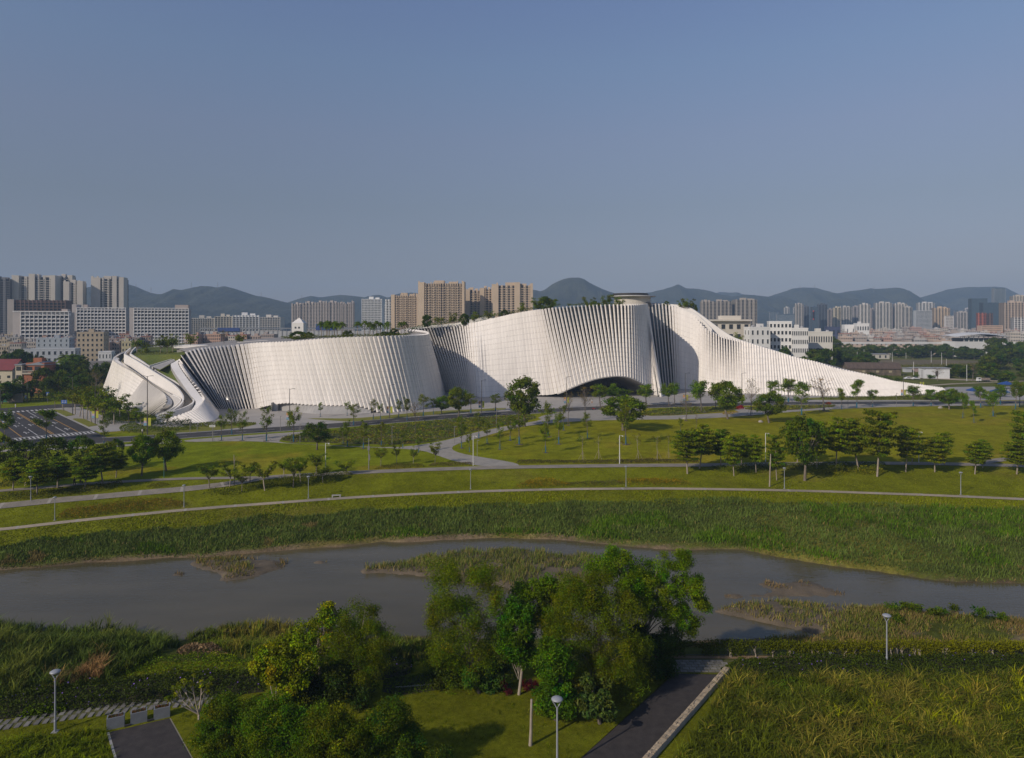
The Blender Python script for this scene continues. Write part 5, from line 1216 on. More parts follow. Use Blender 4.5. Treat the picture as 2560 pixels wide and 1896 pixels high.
def tree_meshes(kind, seed):
    """trunk with limbs, and crown, of one tree; unit metres. returns [(part, mesh, parent part)], height, crown width"""
    r = np.random.default_rng(seed * 101 + sum(map(ord, kind)))
    tk, cr, parts = MB(), MB(), []
    bark = M_BARK
    if kind in ('round', 'dark', 'forest'):
        H = 10.0; W = {'round': 9.0, 'dark': 8.5, 'forest': 9.0}[kind]
        base = {'round': (0.085, 0.118, 0.014), 'dark': (0.058, 0.085, 0.016), 'forest': (0.058, 0.080, 0.016)}[kind]
        hb = 2.6 if kind != 'forest' else 1.2
        n = 64 if kind == 'round' else 52
        C = []
        while len(C) < n:
            d = r.normal(0, 1, 3); d /= np.linalg.norm(d); k = r.uniform(0.5, 1.0) ** 0.5
            p = np.array([d[0] * W / 2 * k * .86, d[1] * W / 2 * k * .86, (hb + H) / 2 + d[2] * (H - hb) / 2 * k * .9])
            wz = math.sin(math.pi * np.clip((p[2] - hb) / (H - hb), 0.02, .98)) ** .5
            p[:2] *= 0.55 + 0.5 * wz + r.normal(0, .08); C.append(p)
        C = np.array(C); rr = r.uniform(0.8, 1.5, n)
        clumps(cr, r, C, rr, 90 if kind == 'round' else 64, 0.50 if kind != 'forest' else 0.75, base, cvar=0.22)
        fork = np.array([r.normal(0, .25), r.normal(0, .25), hb * .9])
        tk.tube([(0, 0, -.2), fork * [.5, .5, .5], fork], [0.30, 0.24, 0.20], 7)
        for i in r.choice(n, 12, False): limb(tk, fork, C[i] * .92 + fork * .08, .12, .03, r)
    elif kind == 'tier':       # layered crown: flat plates of leaves on level boughs
        H = 9.0; W = 7.0; base = (0.108, 0.136, 0.017); bark = M_BARKP
        nl = int(r.integers(6, 8)); bend = r.normal(0, .25, 2)
        tk.tube([(0, 0, -.2), (bend[0], bend[1], H * .45), (bend[0] * .6, bend[1] * .6, H * .95)], [.17, .12, .03], 6)
        C, rr, npr = [], [], []
        for i in range(nl):
            z = H * (0.36 + 0.60 * i / (nl - 1)); Rl = W / 2 * (.72, .92, 1.0, .98, .88, .68, .42)[i] * r.uniform(.85, 1.1)
            nb = max(3, int(9 * (Rl / (W / 2)))) ; a0 = r.uniform(0, 6)
            for k in range(nb):
                a = a0 + k * 2 * np.pi / nb + r.normal(0, .25); L = Rl * r.uniform(.6, 1.0); e = np.array([L * math.cos(a) + bend[0], L * math.sin(a) + bend[1], z + r.normal(0, .14)])
                s = np.array([bend[0], bend[1], z - .25 - L * .08]); tk.tube([s, (s + e) / 2 + [0, 0, -.05], e], [.05, .035, .015], 4, cap=False)
                for f in (0.35, .62, .9):
                    C.append(s + (e - s) * f + [0, 0, .12]); rr.append(.62 + .40 * Rl / W * 2); npr.append(48)
        clumps(cr, r, C, rr, npr, 0.42, base, squash=0.34, up=1.0, cvar=0.22)
    elif kind in ('sapling', 'leafy', 'bare'):
        H = 9.0; W = {'sapling': 4.0, 'leafy': 4.6, 'bare': 5.0}[kind]
        base = {'sapling': (0.100, 0.122, 0.020), 'leafy': (0.098, 0.145, 0.016), 'bare': (0.145, 0.112, 0.040)}[kind]
        lean = r.normal(0, .25, 2); top = np.array([lean[0], lean[1], H * .93])
        tk.tube([(0, 0, -.15), (lean[0] * .2, lean[1] * .2, H * .35), (lean[0] * .6, lean[1] * .6, H * .65), top], [.13, .10, .065, .015], 6)
        n = {'sapling': 16, 'leafy': 20, 'bare': 34}[kind]; C = []
        for i in range(n):
            z = H * r.uniform(.36, .9); s = np.array([lean[0] * z / H, lean[1] * z / H, z]); a = r.uniform(0, 6.28); L = W / 2 * r.uniform(.5, 1.05) * (1.15 - .6 * abs(z / H - .55) / .45)
            e = s + np.array([math.cos(a) * L * .8, math.sin(a) * L * .8, L * r.uniform(.5, 1.2)]); e[2] = min(e[2], H)
            limb(tk, s, e, .04, .009, r, .1, 3, 4); C.append(e)
            if kind == 'bare':
                for q in range(2): m_ = s + (e - s) * r.uniform(.4, .8); limb(tk, m_, m_ + r.normal(0, .5, 3) + [0, 0, .8], .018, .006, r, .1, 2, 3)
            else: C.append((s + e * 2) / 3)
        npr = {'sapling': 30, 'leafy': 52, 'bare': 7}[kind]
        clumps(cr, r, C, {'sapling': .75, 'leafy': .85, 'bare': .7}[kind], npr, {'sapling': .36, 'leafy': .38, 'bare': .28}[kind], base, squash=.9, cvar=.2)
        bark = M_BARK
    elif kind == 'small':
        H = 5.0; W = 3.6; base = (0.098, 0.120, 0.020)
        lean = r.normal(0, .2, 2); fork = np.array([lean[0] * .4, lean[1] * .4, H * .36])
        tk.tube([(0, 0, -.1), fork], [.10, .07], 6); C = []
        for i in range(11):
            a = r.uniform(0, 6.28); L = W / 2 * r.uniform(.35, 1); e = np.array([math.cos(a) * L, math.sin(a) * L, H * r.uniform(.52, .95)]); limb(tk, fork, e, .045, .012, r, .1, 3, 4); C.append(e); C.append((fork + 2 * e) / 3)
        clumps(cr, r, C, .68, 44, .30, base, squash=.6, up=.8, cvar=.25); bark = M_BARKP if seed % 2 else M_BARK
    elif kind == 'staked':      # thin young tree on a tripod of bamboo
        H = 5.0; W = 2.4; base = (0.115, 0.115, 0.028); lean = r.normal(0, .2, 2)
        tk.tube([(0, 0, -.1), (lean[0], lean[1], H * .55), (lean[0] * .5, lean[1], H * .95)], [.07, .05, .012], 5); C = []
        for i in range(9):
            z = H * r.uniform(.5, .9); a = r.uniform(0, 6.28); L = W / 2 * r.uniform(.4, 1); e = np.array([lean[0] + math.cos(a) * L, lean[1] + math.sin(a) * L, z + L * .5]); limb(tk, (lean[0], lean[1], z), e, .025, .008, r, .1, 3, 4); C.append(e)
        clumps(cr, r, C, .5, 20, .25, base, squash=.8, cvar=.25); bark = M_BARKP
    elif kind == 'palm':
        H = 8.0; W = 5.0; base = (0.062, 0.090, 0.016); z0 = H * .72
        tk.tube([(0, 0, -.2), (.1, 0, z0 * .5), (0, .05, z0)], [.20, .15, .12], 7); bark = M_BARKP
        for i in range(24):
            a = i * 2.4 + r.normal(0, .1); el = r.uniform(-.35, 1.4); L = 2.7 * r.uniform(.85, 1.1)
            t = np.linspace(0, 1, 7); x = L * t * math.cos(el); z = L * t * math.sin(el) - 2.0 * t ** 2.2
            spine = np.stack([x * math.cos(a), x * math.sin(a), z0 + z], 1)
            side = np.array([-math.sin(a), math.cos(a), 0]); w = .62 * np.sin(np.pi * np.clip(t * .85 + .12, 0, 1))[:, None]
            col = np.array(base) * r.uniform(.75, 1.35)
            for sgn in (1, -1):
                eL = spine + side * w * sgn - [0, 0, .22] * np.ones((7, 1)) * w * 2
                for k in range(6):   # feathered: a gap between leaflets
                    p0, p1 = spine[k], spine[k] * .35 + spine[k + 1] * .65
                    cr.add([p0, p1, eL[k] * .35 + eL[k + 1] * .65, eL[k]], [(0, 1, 2, 3)], None, col)
    elif kind == 'bush':
        H = 1.6; W = 2.4; base = (0.060, 0.088, 0.014); C = []
        for i in range(12): a = r.uniform(0, 6.28); L = W / 2 * r.uniform(0, .8); C.append((math.cos(a) * L, math.sin(a) * L, H * r.uniform(.25, .75)))
        clumps(cr, r, C, .5, 40, .24, base, squash=.8)
        tk.tube([(0, 0, -.1), (0, 0, .6)], [.06, .03], 5)
    tm, cm = tk.mesh('trunk', bark, True), cr.mesh('crown', M_LEAF, False, True)
    parts = [('trunk', tm), ('crown', cm)]
    if kind in ('sapling', 'leafy', 'bare'):
        m_ = MB(); m_.tube([(0, 0, 0), (lean[0] * .12, lean[1] * .12, 1.9)], [.16, .14], 7); parts.append(('trunk_wrap', m_.mesh('trunk_wrap', M_BLUE)))
        m_ = MB(); m_.lathe([(.95, -.05), (.8, .05), (.01, .07)], 10); parts.append(('soil_ring', m_.mesh('soil_ring', M_SOIL)))
        for k in range(3):
            a = k * 2.094 + .5; m_ = MB(); m_.tube([(math.cos(a) * 1.25, math.sin(a) * 1.25, 0), (0.05 * math.cos(a), .05 * math.sin(a), 2.3)], [.03, .03], 4); parts.append(('stake', m_.mesh('stake', M_STAKEG)))
    if kind == 'staked':
        for k in range(3):
            a = k * 2.094 + .5; m_ = MB(); m_.tube([(math.cos(a) * 1.1, math.sin(a) * 1.1, 0), (-.05 * math.cos(a), -.05 * math.sin(a), 1.9)], [.035, .03], 4); parts.append(('stake', m_.mesh('stake', M_STAKE)))
    return parts, H, W
PROTO = {}
NVAR = {'round': 5, 'dark': 5, 'forest': 5, 'tier': 7, 'sapling': 7, 'leafy': 5, 'bare': 5, 'small': 6, 'staked': 3, 'palm': 3, 'bush': 3}
tree_rng = random.Random(11)
def proto(kind):
    v = tree_rng.randrange(NVAR[kind])
    if (kind, v) not in PROTO: PROTO[(kind, v)] = tree_meshes(kind, v + 1)
    return PROTO[(kind, v)]
CATN = {'palm': ('palm_tree', 'palm'), 'bush': ('bush', 'bush')}
def plant(kind, pos, h, w=None, label='', group=None, wrap=True, stakes=True):
    parts, H0, W0 = proto(kind); s = h / H0; sw = (w / W0) if w else s
    nm, cat = CATN.get(kind, ('tree', 'tree'))
    t = thing(nm, label, cat, pos, group, tree_rng.uniform(0, 6.28)); t.scale = (sw * tree_rng.uniform(.9, 1.1), sw * tree_rng.uniform(.9, 1.1), s); t.rotation_euler = (tree_rng.gauss(0, .03), tree_rng.gauss(0, .03), t.rotation_euler.z)
    for n_, me in parts:
        if n_ == 'stake' and not stakes or n_ == 'trunk_wrap' and not wrap or n_ == 'soil_ring' and not stakes: continue
        link(n_, me, t)
    return t
def row(kind, L, lab, group=None, z=None, D=None, **k):
    """L: (foot px x, foot px y, top px y[, crown width px]); lab has one %s for the place in the row"""
    L = sorted(L)
    for i, a in enumerate(L):
        p = GH(a[0], a[1]); d = p[1]; h = (a[1] - a[2]) * d / F * 1.02; w = a[3] * d / F if len(a) > 3 else None
        plant(kind, p, h, w, (lab % nth(i)) if '%s' in lab else lab, group if len(L) > 1 else None, **k)

# --- single large trees
row('round', [(1557.5, 1077, 990, 118)], 'broad dark round tree standing alone on the lawn before the arch')
row('round', [(1312, 1067, 945, 98)], 'tall loose crowned dark tree beside the fork of the walk, left of the arch')
row('round', [(1820, 1048, 952, 84)], 'round dense tree beside the walk, below the white shadowed flank')
row('round', [(1923, 1058, 981, 78)], 'round dark tree on the lawn, right neighbour of the dense round one')
row('round', [(2373, 1023.6, 971, 60)], 'small bright umbrella shaped tree near the tip of the museum')
row('dark', [(792.5, 1125, 1052.6, 73)], 'dark round tree beside the walk below the concrete plinth')
row('round', [(354, 1190.6, 1087.5, 70), (415.5, 1177.6, 1077, 84)], 'tall dark round tree on the left lawn, %s of the close pair')
row('dark', [(292, 1170, 1096, 36), (15, 1190, 1087, 62), (62, 1190, 1100, 54), (133, 1188, 1091, 86), (203, 1185, 1089, 64)], 'dark dense tree before the road junction, %s from the picture edge', 'dark trees in the row before the junction')
row('tier', [(32, 1227, 1147, 78), (62, 1215, 1158, 61), (93, 1237, 1151, 80), (144, 1221, 1143, 83), (211, 1222.6, 1140, 85), (257, 1206.6, 1112, 80), (290, 1195, 1128, 59)], 'flat layered tree over the riverside path, %s from the picture edge', 'layered trees along the left path', wrap=False)
row('small', [(524, 1221, 1161, 56), (574, 1217, 1157, 50), (604, 1231, 1170, 44), (625, 1208, 1157, 46), (662, 1227, 1154, 56), (710.6, 1196.5, 1144, 42), (733, 1219.7, 1143, 52), (752, 1206.6, 1146, 42), (791, 1186, 1134, 52), (807, 1206.6, 1160, 44), (864.6, 1186, 1151, 52)], 'small spreading tree along the path fork, %s from the broken trunk', 'small trees along the path fork')
row('small', [(952, 1166, 1112, 34), (991, 1160, 1112, 24), (1033, 1161.6, 1114, 20), (1087.4, 1160, 1105, 30)], 'small round tree above the low hedge on the lawn, %s from the grey pole', 'small trees above the low hedge')
row('staked', [(1456, 1153, 1087.5, 26), (1496.5, 1148.5, 1087.5, 24), (1550, 1154, 1093, 22), (1597, 1151, 1086, 26), (1644.6, 1153, 1087.5, 25), (1671, 1145.6, 1089, 14)], 'thin young tree on bamboo stakes above the promenade, %s from the walk', 'young trees on bamboo stakes')
row('tier', [(1718.7, 1185, 1080, 90), (1748.6, 1172, 1062, 73), (1802, 1167, 1074, 66), (1835, 1190.6, 1090, 59), (1854, 1169, 1087.5, 57), (1890, 1182, 1087.5, 52)], 'fresh green layered tree by the promenade, %s from the staked row', 'fresh green layered trees by the promenade', wrap=False)
row('tier', [(1942, 1201, 1090, 57), (1994, 1160, 1070, 71), (2042, 1172, 1058, 71), (2090, 1165, 1045, 76), (2146.6, 1174.7, 1048, 97), (2193, 1192, 1031, 104), (2264, 1180.5, 1070, 68), (2279, 1160, 1082, 54)], 'dark layered tree in the shady promenade grove, %s from the pale bare trunk', 'layered trees of the promenade grove')
row('dark', [(2012, 1202, 1038, 118)], 'biggest dark blue green tree of the promenade grove')
row('tier', [(2337, 1180.5, 1096, 78), (2361.6, 1163, 1084.6, 54), (2437, 1186, 1105, 61), (2457, 1170, 1100, 50), (2541.7, 1186, 1099, 76), (2556, 1166, 1032, 71)], 'umbrella shaped layered tree past the white pole, %s from it', 'umbrella trees at the right end of the promenade')
# --- young trees with blue wrapped trunks
SAPL = [(260, 1116.5, 1050), (553.5, 1102, 1035), (606, 1102, 1032), (579.6, 1087.5, 1020), (666, 1103.5, 1022), (734, 1106, 1018)]
row('sapling', SAPL, 'young tree with blue wrapped trunk beside the road, %s from the junction', 'blue wrapped young trees by the road')
row('leafy', [(116, 1102, 1029, 60), (10, 1110, 1030, 40)], 'fresh green young tree before the road junction, %s from the picture edge', None)
row('sapling', [(858, 1110.7, 1067), (868.6, 1116.5, 1052.6), (908.7, 1122, 1052.6), (953.8, 1113.6, 1058), (1007, 1121, 1076), (1046.7, 1131, 1081.7), (1154, 1121, 1044, 34), (1174, 1129.6, 1081.7), (1197, 1096, 1035, 34), (1217.6, 1109, 1052.6), (1250, 1124, 1058), (1275, 1102, 1047)], 'thin blue wrapped young tree along the concrete walk, %s from the dark round tree', 'thin young trees along the concrete walk')
row('bare', [(1038, 1081.7, 1010, 34), (1420, 1064, 985, 34), (1463, 1054, 970, 44), (1716, 1052.6, 990, 36), (1877, 1039.6, 951, 40), (2061, 1028, 948, 76), (1740, 1073, 1038, 10)], 'brown half bare tree near the road, %s along the museum front', 'brown half bare trees', wrap=False)
row('sapling', [(933.5, 1049.7, 1000), (951.7, 1051, 1006), (996.8, 1044, 1000), (1017.7, 1052.6, 994.5), (1058, 1041, 989, 34), (1083.6, 1036.7, 997), (1177.5, 1033.7, 983, 36), (884, 1064, 1012, 34), (868, 1039.6, 1003), (801, 1042.5, 1006), (1238.5, 1028, 985, 40)], 'slender street tree on the verge before the white flank, %s from the plinth', 'street trees before the white flank')
row('round', [(1145.5, 1044, 968, 58), (1105, 1036, 990, 40)], 'full green tree at the end of the white flank, %s from the plinth', None)
row('sapling', [(1298, 1112, 1021), (1364, 1132.5, 1055.5), (1370.6, 1093, 1009), (1397, 1110.7, 1032), (1408.7, 1076, 1015), (1469, 1096, 1032), (1564.7, 1112, 1009), (1701, 1082, 1047)], 'thin blue wrapped young tree on the middle lawn, %s from the walk', 'thin young trees on the middle lawn')
row('leafy', [(1501, 1018, 965, 46), (1531, 1014, 962, 40), (1555, 1010, 975, 50), (1615.6, 1015, 965, 52), (1672, 1015, 962, 38), (1686, 1009, 960, 34), (1753.6, 1032, 957, 56), (1788, 1022, 962, 36)], 'leafy street tree in front of the arch and forecourt, %s from the arch', 'leafy street trees before the arch', wrap=False)
row('leafy', [(2004, 1038, 960, 42), (2104, 1023.6, 974, 26), (2141.7, 1020.7, 954, 40), (2181, 1017.8, 977, 28), (2283, 1016, 968, 44), (2327.6, 1015, 977, 34), (1971, 1006, 951, 50), (1935, 1004, 955, 44), (2406.7, 1045.4, 986, 26), (2435, 1057, 1006, 22), (2451.7, 1019, 970, 36), (2483, 1041, 983, 34), (2501, 1012, 965, 36), (2538, 1023.6, 957, 36), (2549, 1018, 960, 36)], 'young street tree along the sloping tail, %s from the shadowed flank', 'young street trees along the museum tail')
# --- trees beside the side road and the curl
row('small', [(139, 1021, 972, 40), (158, 1027, 975, 44), (188, 1036, 968, 52), (199, 1042, 972, 50), (208, 1047, 968, 54), (217, 1050, 966, 56), (228, 1056, 972, 56), (255, 1062, 980, 60), (285, 1062, 985, 58), (262, 1040, 968, 60), (300, 1050, 985, 54), (322, 1060, 1005, 46), (340, 1064, 1020, 40), (240, 1040, 962, 50), (352, 1062, 1022, 40), (420, 1068, 1028, 36)], 'pavement tree between the side road and the curled ramps, %s from the far crossing', 'pavement trees by the curled ramps')
row('forest', [(112, 985, 918, 60), (140, 978, 905, 60), (165, 972, 900, 60), (190, 975, 905, 56), (215, 980, 902, 56), (235, 975, 910, 50), (262, 965, 905, 50), (150, 995, 925, 56), (180, 998, 930, 52), (205, 1000, 930, 56), (120, 1003, 945, 46), (285, 958, 915, 44)], 'dark dense tree behind the side road, %s from the brick house', 'dark trees behind the side road')
row('bare', [(243, 1012, 930, 44)], 'brownish tree among the dark ones beside the museum curl', wrap=False, stakes=False)
row('forest', [(52, 1000, 942, 52), (20, 1006, 955, 60), (5, 1010, 950, 60), (36, 1000, 965, 40), (78, 1002, 950, 20)], 'dark tree before the brick house, %s from the picture edge', 'dark trees before the brick house')
row('palm', [(158, 960, 872), (190, 966, 870), (196, 963, 875), (110, 950, 890)], 'tall palm below the beige apartment house, %s from the picture edge', 'palms below the apartment house')
row('forest', [(20, 955, 875, 50), (45, 952, 872, 50), (75, 950, 878, 44), (95, 955, 885, 40)], 'dark tree in front of the long shed, %s from the picture edge', 'dark trees in front of the long shed')
# --- background trees on the right
BT = []
rt = np.random.default_rng(3)
for (x0, x1, y0, y1, h0, h1, w, n) in ((1925, 2090, 890, 935, 40, 70, 48, 40), (2090, 2180, 900, 925, 22, 36, 38, 14), (2080, 2270, 890, 896, 20, 32, 34, 20), (2260, 2410, 891, 898, 22, 34, 36, 18), (2400, 2470, 892, 900, 18, 30, 32, 8), (2470, 2600, 895, 930, 34, 60, 46, 12), (2380, 2440, 935, 950, 26, 36, 40, 5), (2450, 2600, 925, 965, 30, 56, 50, 10)):
    for _ in range(n):
        y = rt.uniform(y0, y1); BT.append((rt.uniform(x0, x1), y, y - rt.uniform(h0, h1), w * rt.uniform(.8, 1.25)))
for x_ in range(1938, 2090, 11): BT.append((x_ + rt.uniform(-5, 5), rt.uniform(898, 914), rt.uniform(848, 872), rt.uniform(34, 48)))
for j, lo in enumerate((1900, 2095, 2260, 2400)):
    hi = (2095, 2260, 2400, 2700)[j]
    row('forest', [b for b in BT if lo <= b[0] < hi], 'dark tree %s, %%s from the museum side' % ('behind the tail of the museum', 'before the long workshop', 'before the white station', 'at the right edge beyond the road')[j], ('dark trees behind the museum tail', 'trees before the workshop', 'trees before the station', 'trees beyond the road at the right')[j])
row('bare', [(2432, 952, 910, 42), (2344, 953, 922, 34)], 'bare brown tree beyond the road, %s from the white shed', wrap=False, stakes=False)
row('bush', [(2180, 945, 930, 40), (2215, 952, 938, 40), (2245, 956, 942, 36), (2150, 938, 925, 40), (2290, 948, 934, 30), (2325, 948, 934, 30), (2372, 944, 930, 30)], 'clipped dark hedge bush around the old barn and shed, %s from the museum', 'hedge bushes round barn and shed')
row('bush', [(2336, 1000, 984, 40), (2320, 1000, 986, 34), (2460, 998, 984, 36), (2490, 996, 984, 36)], 'low bush at the tip of the museum, %s from the tail', 'low bushes at the museum tip')

# --- trees and palms on the roofs
def rooftree(kind, px, ybase, ytop, D, label, group, w=None):
    p = P(px, ybase, D); h = (ybase - ytop) * D / F; k = 1.9 if kind in ('small', 'forest') else 1.05; plant(kind, p - np.array([0, 0, .3 + h * (k - 1.05)]), h * k, w and w * D / F * 1.1, label, group, wrap=False, stakes=False)
for i, (x, b, t_, w) in enumerate(((343, 866, 840, 30), (363, 884, 855, 26), (400, 866, 835, 34), (418, 864, 838, 30), (432, 860, 831, 30), (476, 856, 832, 30), (560, 858, 826, 30), (600, 854, 828, 26))):
    rooftree('small' if i != 6 else 'bare', x, b, t_, 335, 'small roof garden tree by the curled ramps, %s from the left' % nth(i), 'roof garden trees by the ramps', w)
for i, (x, b, t_) in enumerate(((804, 841, 797), (815, 841, 794), (824, 841, 796), (835, 840, 795), (844, 840, 800), (856, 840, 798), (820, 842, 803), (893, 840, 797), (912, 839, 794), (925, 839, 798), (941, 838, 795), (951, 838, 799), (970, 838, 797), (1003, 836, 798), (1012, 836, 797), (932, 840, 803))):
    rooftree('palm', x, b + 2, t_, 318, 'palm on the lower roof, %s from the white pavilion tower' % nth(i), 'palms on the lower roof')
for i, (x, b, t_, w) in enumerate(((745, 842, 826, 40), (770, 842, 828, 30), (870, 841, 822, 26), (960, 840, 826, 40), (985, 838, 820, 30))):
    rooftree('forest', x, b, t_, 316, 'round dark shrub tree under the roof palms, %s from the left' % nth(i), 'shrub trees under the roof palms', w)
for i, (x, b, t_, w) in enumerate(((1068, 802, 785, 26), (1100, 800, 788, 26), (1131, 800, 781, 26), (1160, 798, 782, 22), (1185, 796, 778, 26), (1222, 790, 776, 30), (1260, 786, 772, 22), (1305, 772, 755, 20), (1345, 766, 741, 30), (1362, 765, 739, 36), (1380, 764, 746, 28), (1470, 764, 742, 26), (1488, 764, 748, 22), (1516, 763, 734, 30), (1545, 762, 742, 28), (1666, 762, 752, 18), (1708, 763, 745, 24), (1720, 765, 746, 28), (1735, 772, 758, 18), (1842, 850, 829, 28))):
    rooftree('small' if i % 3 else 'forest', x, b + 3, t_, 352 if i < 9 else (378 if i < 15 else 398), 'small tree on the upper roof, %s along the crest' % nth(i), 'small trees on the upper roof', w)
# ================================================================== lamps, poles, signs
M_LAMP = mat('grey_lamp_paint', (0.29, 0.305, 0.33), (0.24, 0.255, 0.28), 1, 0.45, spec=0.5)
M_LENS = mat('lamp_lens', (0.62, 0.63, 0.62), None, 1, 0.3)
M_POLE = mat('dark_street_pole', (0.10, 0.088, 0.078), (0.08, 0.07, 0.065), 1, 0.55)
M_WPOLE = mat('white_pole_paint', (0.66, 0.66, 0.64), (0.56, 0.56, 0.54), 1, 0.5)
M_YB = mat('yellow_green_banner', (0.42, 0.43, 0.05), (0.38, 0.39, 0.05), .5, .7)
M_BB = mat('blue_banner', (0.18, 0.32, 0.42), None, .5, .7); M_OB = mat('orange_banner', (0.55, 0.30, 0.12), None, .5, .7); M_PB = mat('pink_banner', (0.5, 0.38, 0.42), None, .5, .7)
M_BLUES = mat('blue_sign', (0.015, 0.09, 0.36), (0.013, 0.08, 0.33), 1, .5); M_WHITES = mat('white_sign', (0.68, 0.68, 0.66), None, 1, .6); M_REDS = mat('red_sign_rim', (0.5, 0.03, 0.03), None, 1, .5); M_BLK = mat('black_print', (.02, .02, .02), None, 1, .6)

def park_lamp(proto=None):
    t = thing('park_lamp', '', 'street lamp')
    m_ = MB(); m_.tube([(0, 0, 0), (0, 0, 1.0)], [.105, .10], 10); m_.tube([(0, 0, 1.0), (0, 0, 1.04)], [.115, .085], 10); obj('base_sleeve', m_, M_LAMP, t)
    m_ = MB(); m_.tube([(0, 0, 1.0), (0, 0, 4.75)], [.078, .062], 10); obj('pole', m_, M_LAMP, t)
    for s in (-1, 1):
        m_ = MB(); m_.tube([(0, 0, 4.6), (s * .12, 0, 4.85), (s * .30, 0, 5.14), (s * .34, 0, 5.28)], [.045, .045, .04, .035], 6); obj('fork_arm', m_, M_LAMP, t)
    m_ = MB(); m_.lathe([(.02, 5.22), (.30, 5.24), (.43, 5.30), (.42, 5.36), (.30, 5.44), (.12, 5.49), (.005, 5.50)], 20); obj('lamp_head', m_, M_LAMP, t, True)
    m_ = MB(); m_.lathe([(.005, 5.12), (.14, 5.13), (.16, 5.22)], 12); obj('lens', m_, M_LENS, t)
    m_ = MB(); m_.box(-.25, .25, -.25, .25, -.1, .04); obj('footing', m_, M_KERB, t)
    return t
L0 = park_lamp(); used = False
for (px, py, top, lb) in ((138, 1830, 1675, 'grey park lamp on the near grass beside the stepping stone path'), (1393, 1932, 1742, 'grey park lamp on the lawn between bare post trunk and dark driveway'), (2217, 1667, 1535, 'grey park lamp rising out of the flowering hedge before the fence'),
      (77, 1252, 1190, 'park lamp in the shade of the layered trees'), (137, 1301, 1242, 'park lamp at the left end of the brown hedge by the riverside path'), (460, 1268, 1212, 'park lamp at the right end of the brown hedge by the riverside path'), (771, 1246, 1190, 'park lamp left of the small bench on the slope'),
      (1176.5, 1223, 1172, 'park lamp on the slope below the mouth of the concrete walk'), (1565, 1216, 1165, 'park lamp between the two brown shrub strips'), (1961, 1222, 1169, 'park lamp beside the pale bare trunk of the grove'), (2402, 1237, 1180, 'park lamp alone on the right slope with its shadow on the grass')):
    o = L0 if not used else copy_tree(L0); used = True
    p = GH(px, py); o.location = p; s = (py - top) * p[1] / F / 5.5; o.scale = (s, s, s); tag(o, lb, 'street lamp', 'park lamps along the river'); o.rotation_euler = (0, 0, 0.1)

def street_lamp(px, py, top, label, banners=1, arm=1, double=False, yb=True):
    p = GH(px, py); h = (py - top) * p[1] / F
    t = thing('street_lamp', label, 'street lamp', p, 'tall street lamps')
    m_ = MB(); m_.tube([(0, 0, 0), (0, 0, h * .5), (0, 0, h)], [.17, .14, .09], 8); obj('pole', m_, M_POLE, t)
    for s in ((-1, 1) if double else (arm,)):
        m_ = MB(); m_.tube([(0, 0, h - .3), (s * .7, 0, h + .05), (s * 1.5, 0, h + .1)], [.06, .05, .05], 5); obj('arm', m_, M_POLE, t)
        m_ = MB(); m_.box(s * 1.5 - .45, s * 1.5 + .45, -.16, .16, h + .02, h + .16); obj('luminaire', m_, M_POLE, t)
    if banners:
        z0, z1 = h * .155, h * .155 + 2.6
        m_ = MB(); m_.box(.28, 1.15, -.02, .02, z0, z1); obj('banner', m_, M_YB, t)
        b = None
        m_ = MB(); m_.box(-1.15, -.28, -.02, .02, z0, z0 + .9); b = obj('banner', m_, M_BB, t)
        m_ = MB(); m_.box(-1.15, -.28, -.02, .02, z0 + .9, z0 + 1.6); obj('banner_panel', m_, M_PB, b)
        m_ = MB(); m_.box(-1.15, -.28, -.02, .02, z0 + 1.6, z1); obj('banner_panel', m_, M_OB if banners == 2 else M_YB, b)
        for z in (z0, z1): m_ = MB(); m_.box(-1.15, 1.15, -.025, .025, z - .03, z + .03); obj('banner_bracket', m_, M_POLE, t)
    return t
for a in ((368.4, 1087.5, 940.7, 'dark street lamp with two heads and banners before the curled ramps', 1, 1, True), (238, 1061, 964, 'dark street lamp with banner beside the round number sign', 1, 1, False), (181.6, 1038, 943.6, 'dark street lamp without banners on the side road pavement', 0, -1, False), (132, 977, 936, 'dark street lamp at the far crossing behind the pavement trees', 0, -1, False),
          (68, 1006, 946, 'dark street lamp with banners before the brick house', 1, 1, False), (1.5, 1030, 974, 'dark street lamp at the picture edge by the side road', 0, 1, False), (724, 1064, 972.7, 'dark street lamp with banners before the concrete plinth', 2, 1, False), (974, 1046.7, 962.5, 'dark street lamp with banners before the white flank', 2, 1, False),
          (1203.6, 1032, 951, 'dark street lamp with banners before the shaded valley of the museum', 2, 1, False), (1416.5, 1020.6, 942, 'dark street lamp with banners at the left foot of the arch', 2, 1, False), (1714, 1015, 933.4, 'dark street lamp with banners before the cast shadow on the museum', 2, 1, False), (1854.7, 1015, 933.4, 'dark street lamp with banners behind the dense round tree', 2, 1, False), (2258.5, 998, 935, 'dark street lamp with banners before the sloping tail', 2, 1, False), (2305, 975, 925, 'street lamp with yellow and blue banners beyond the tip of the museum', 1, 1, False)):
    street_lamp(*a)
def pole(px, py, top, label, m=M_WPOLE, r=.10, box=False, name='pole', group=None, arm=False):
    p = GH(px, py); h = (py - top) * p[1] / F
    t = thing(name, label, 'pole', p, group); m_ = MB(); m_.tube([(0, 0, 0), (0, 0, h)], [r, r * .8], 8); obj('shaft', m_, m, t)
    if arm: m_ = MB(); m_.tube([(0, 0, h - .1), (.8, 0, h - .02)], [.04, .03], 5); m_.box(.6, .95, -.08, .08, h - .28, h - .1); obj('camera_arm', m_, m, t)
    if box: m_ = MB(); m_.box(-.25, .25, -.3, -.05, h * .62, h * .75); m_.box(.05, .3, -.15, .15, h * .3, h * .48); obj('control_box', m_, m, t)
    return t
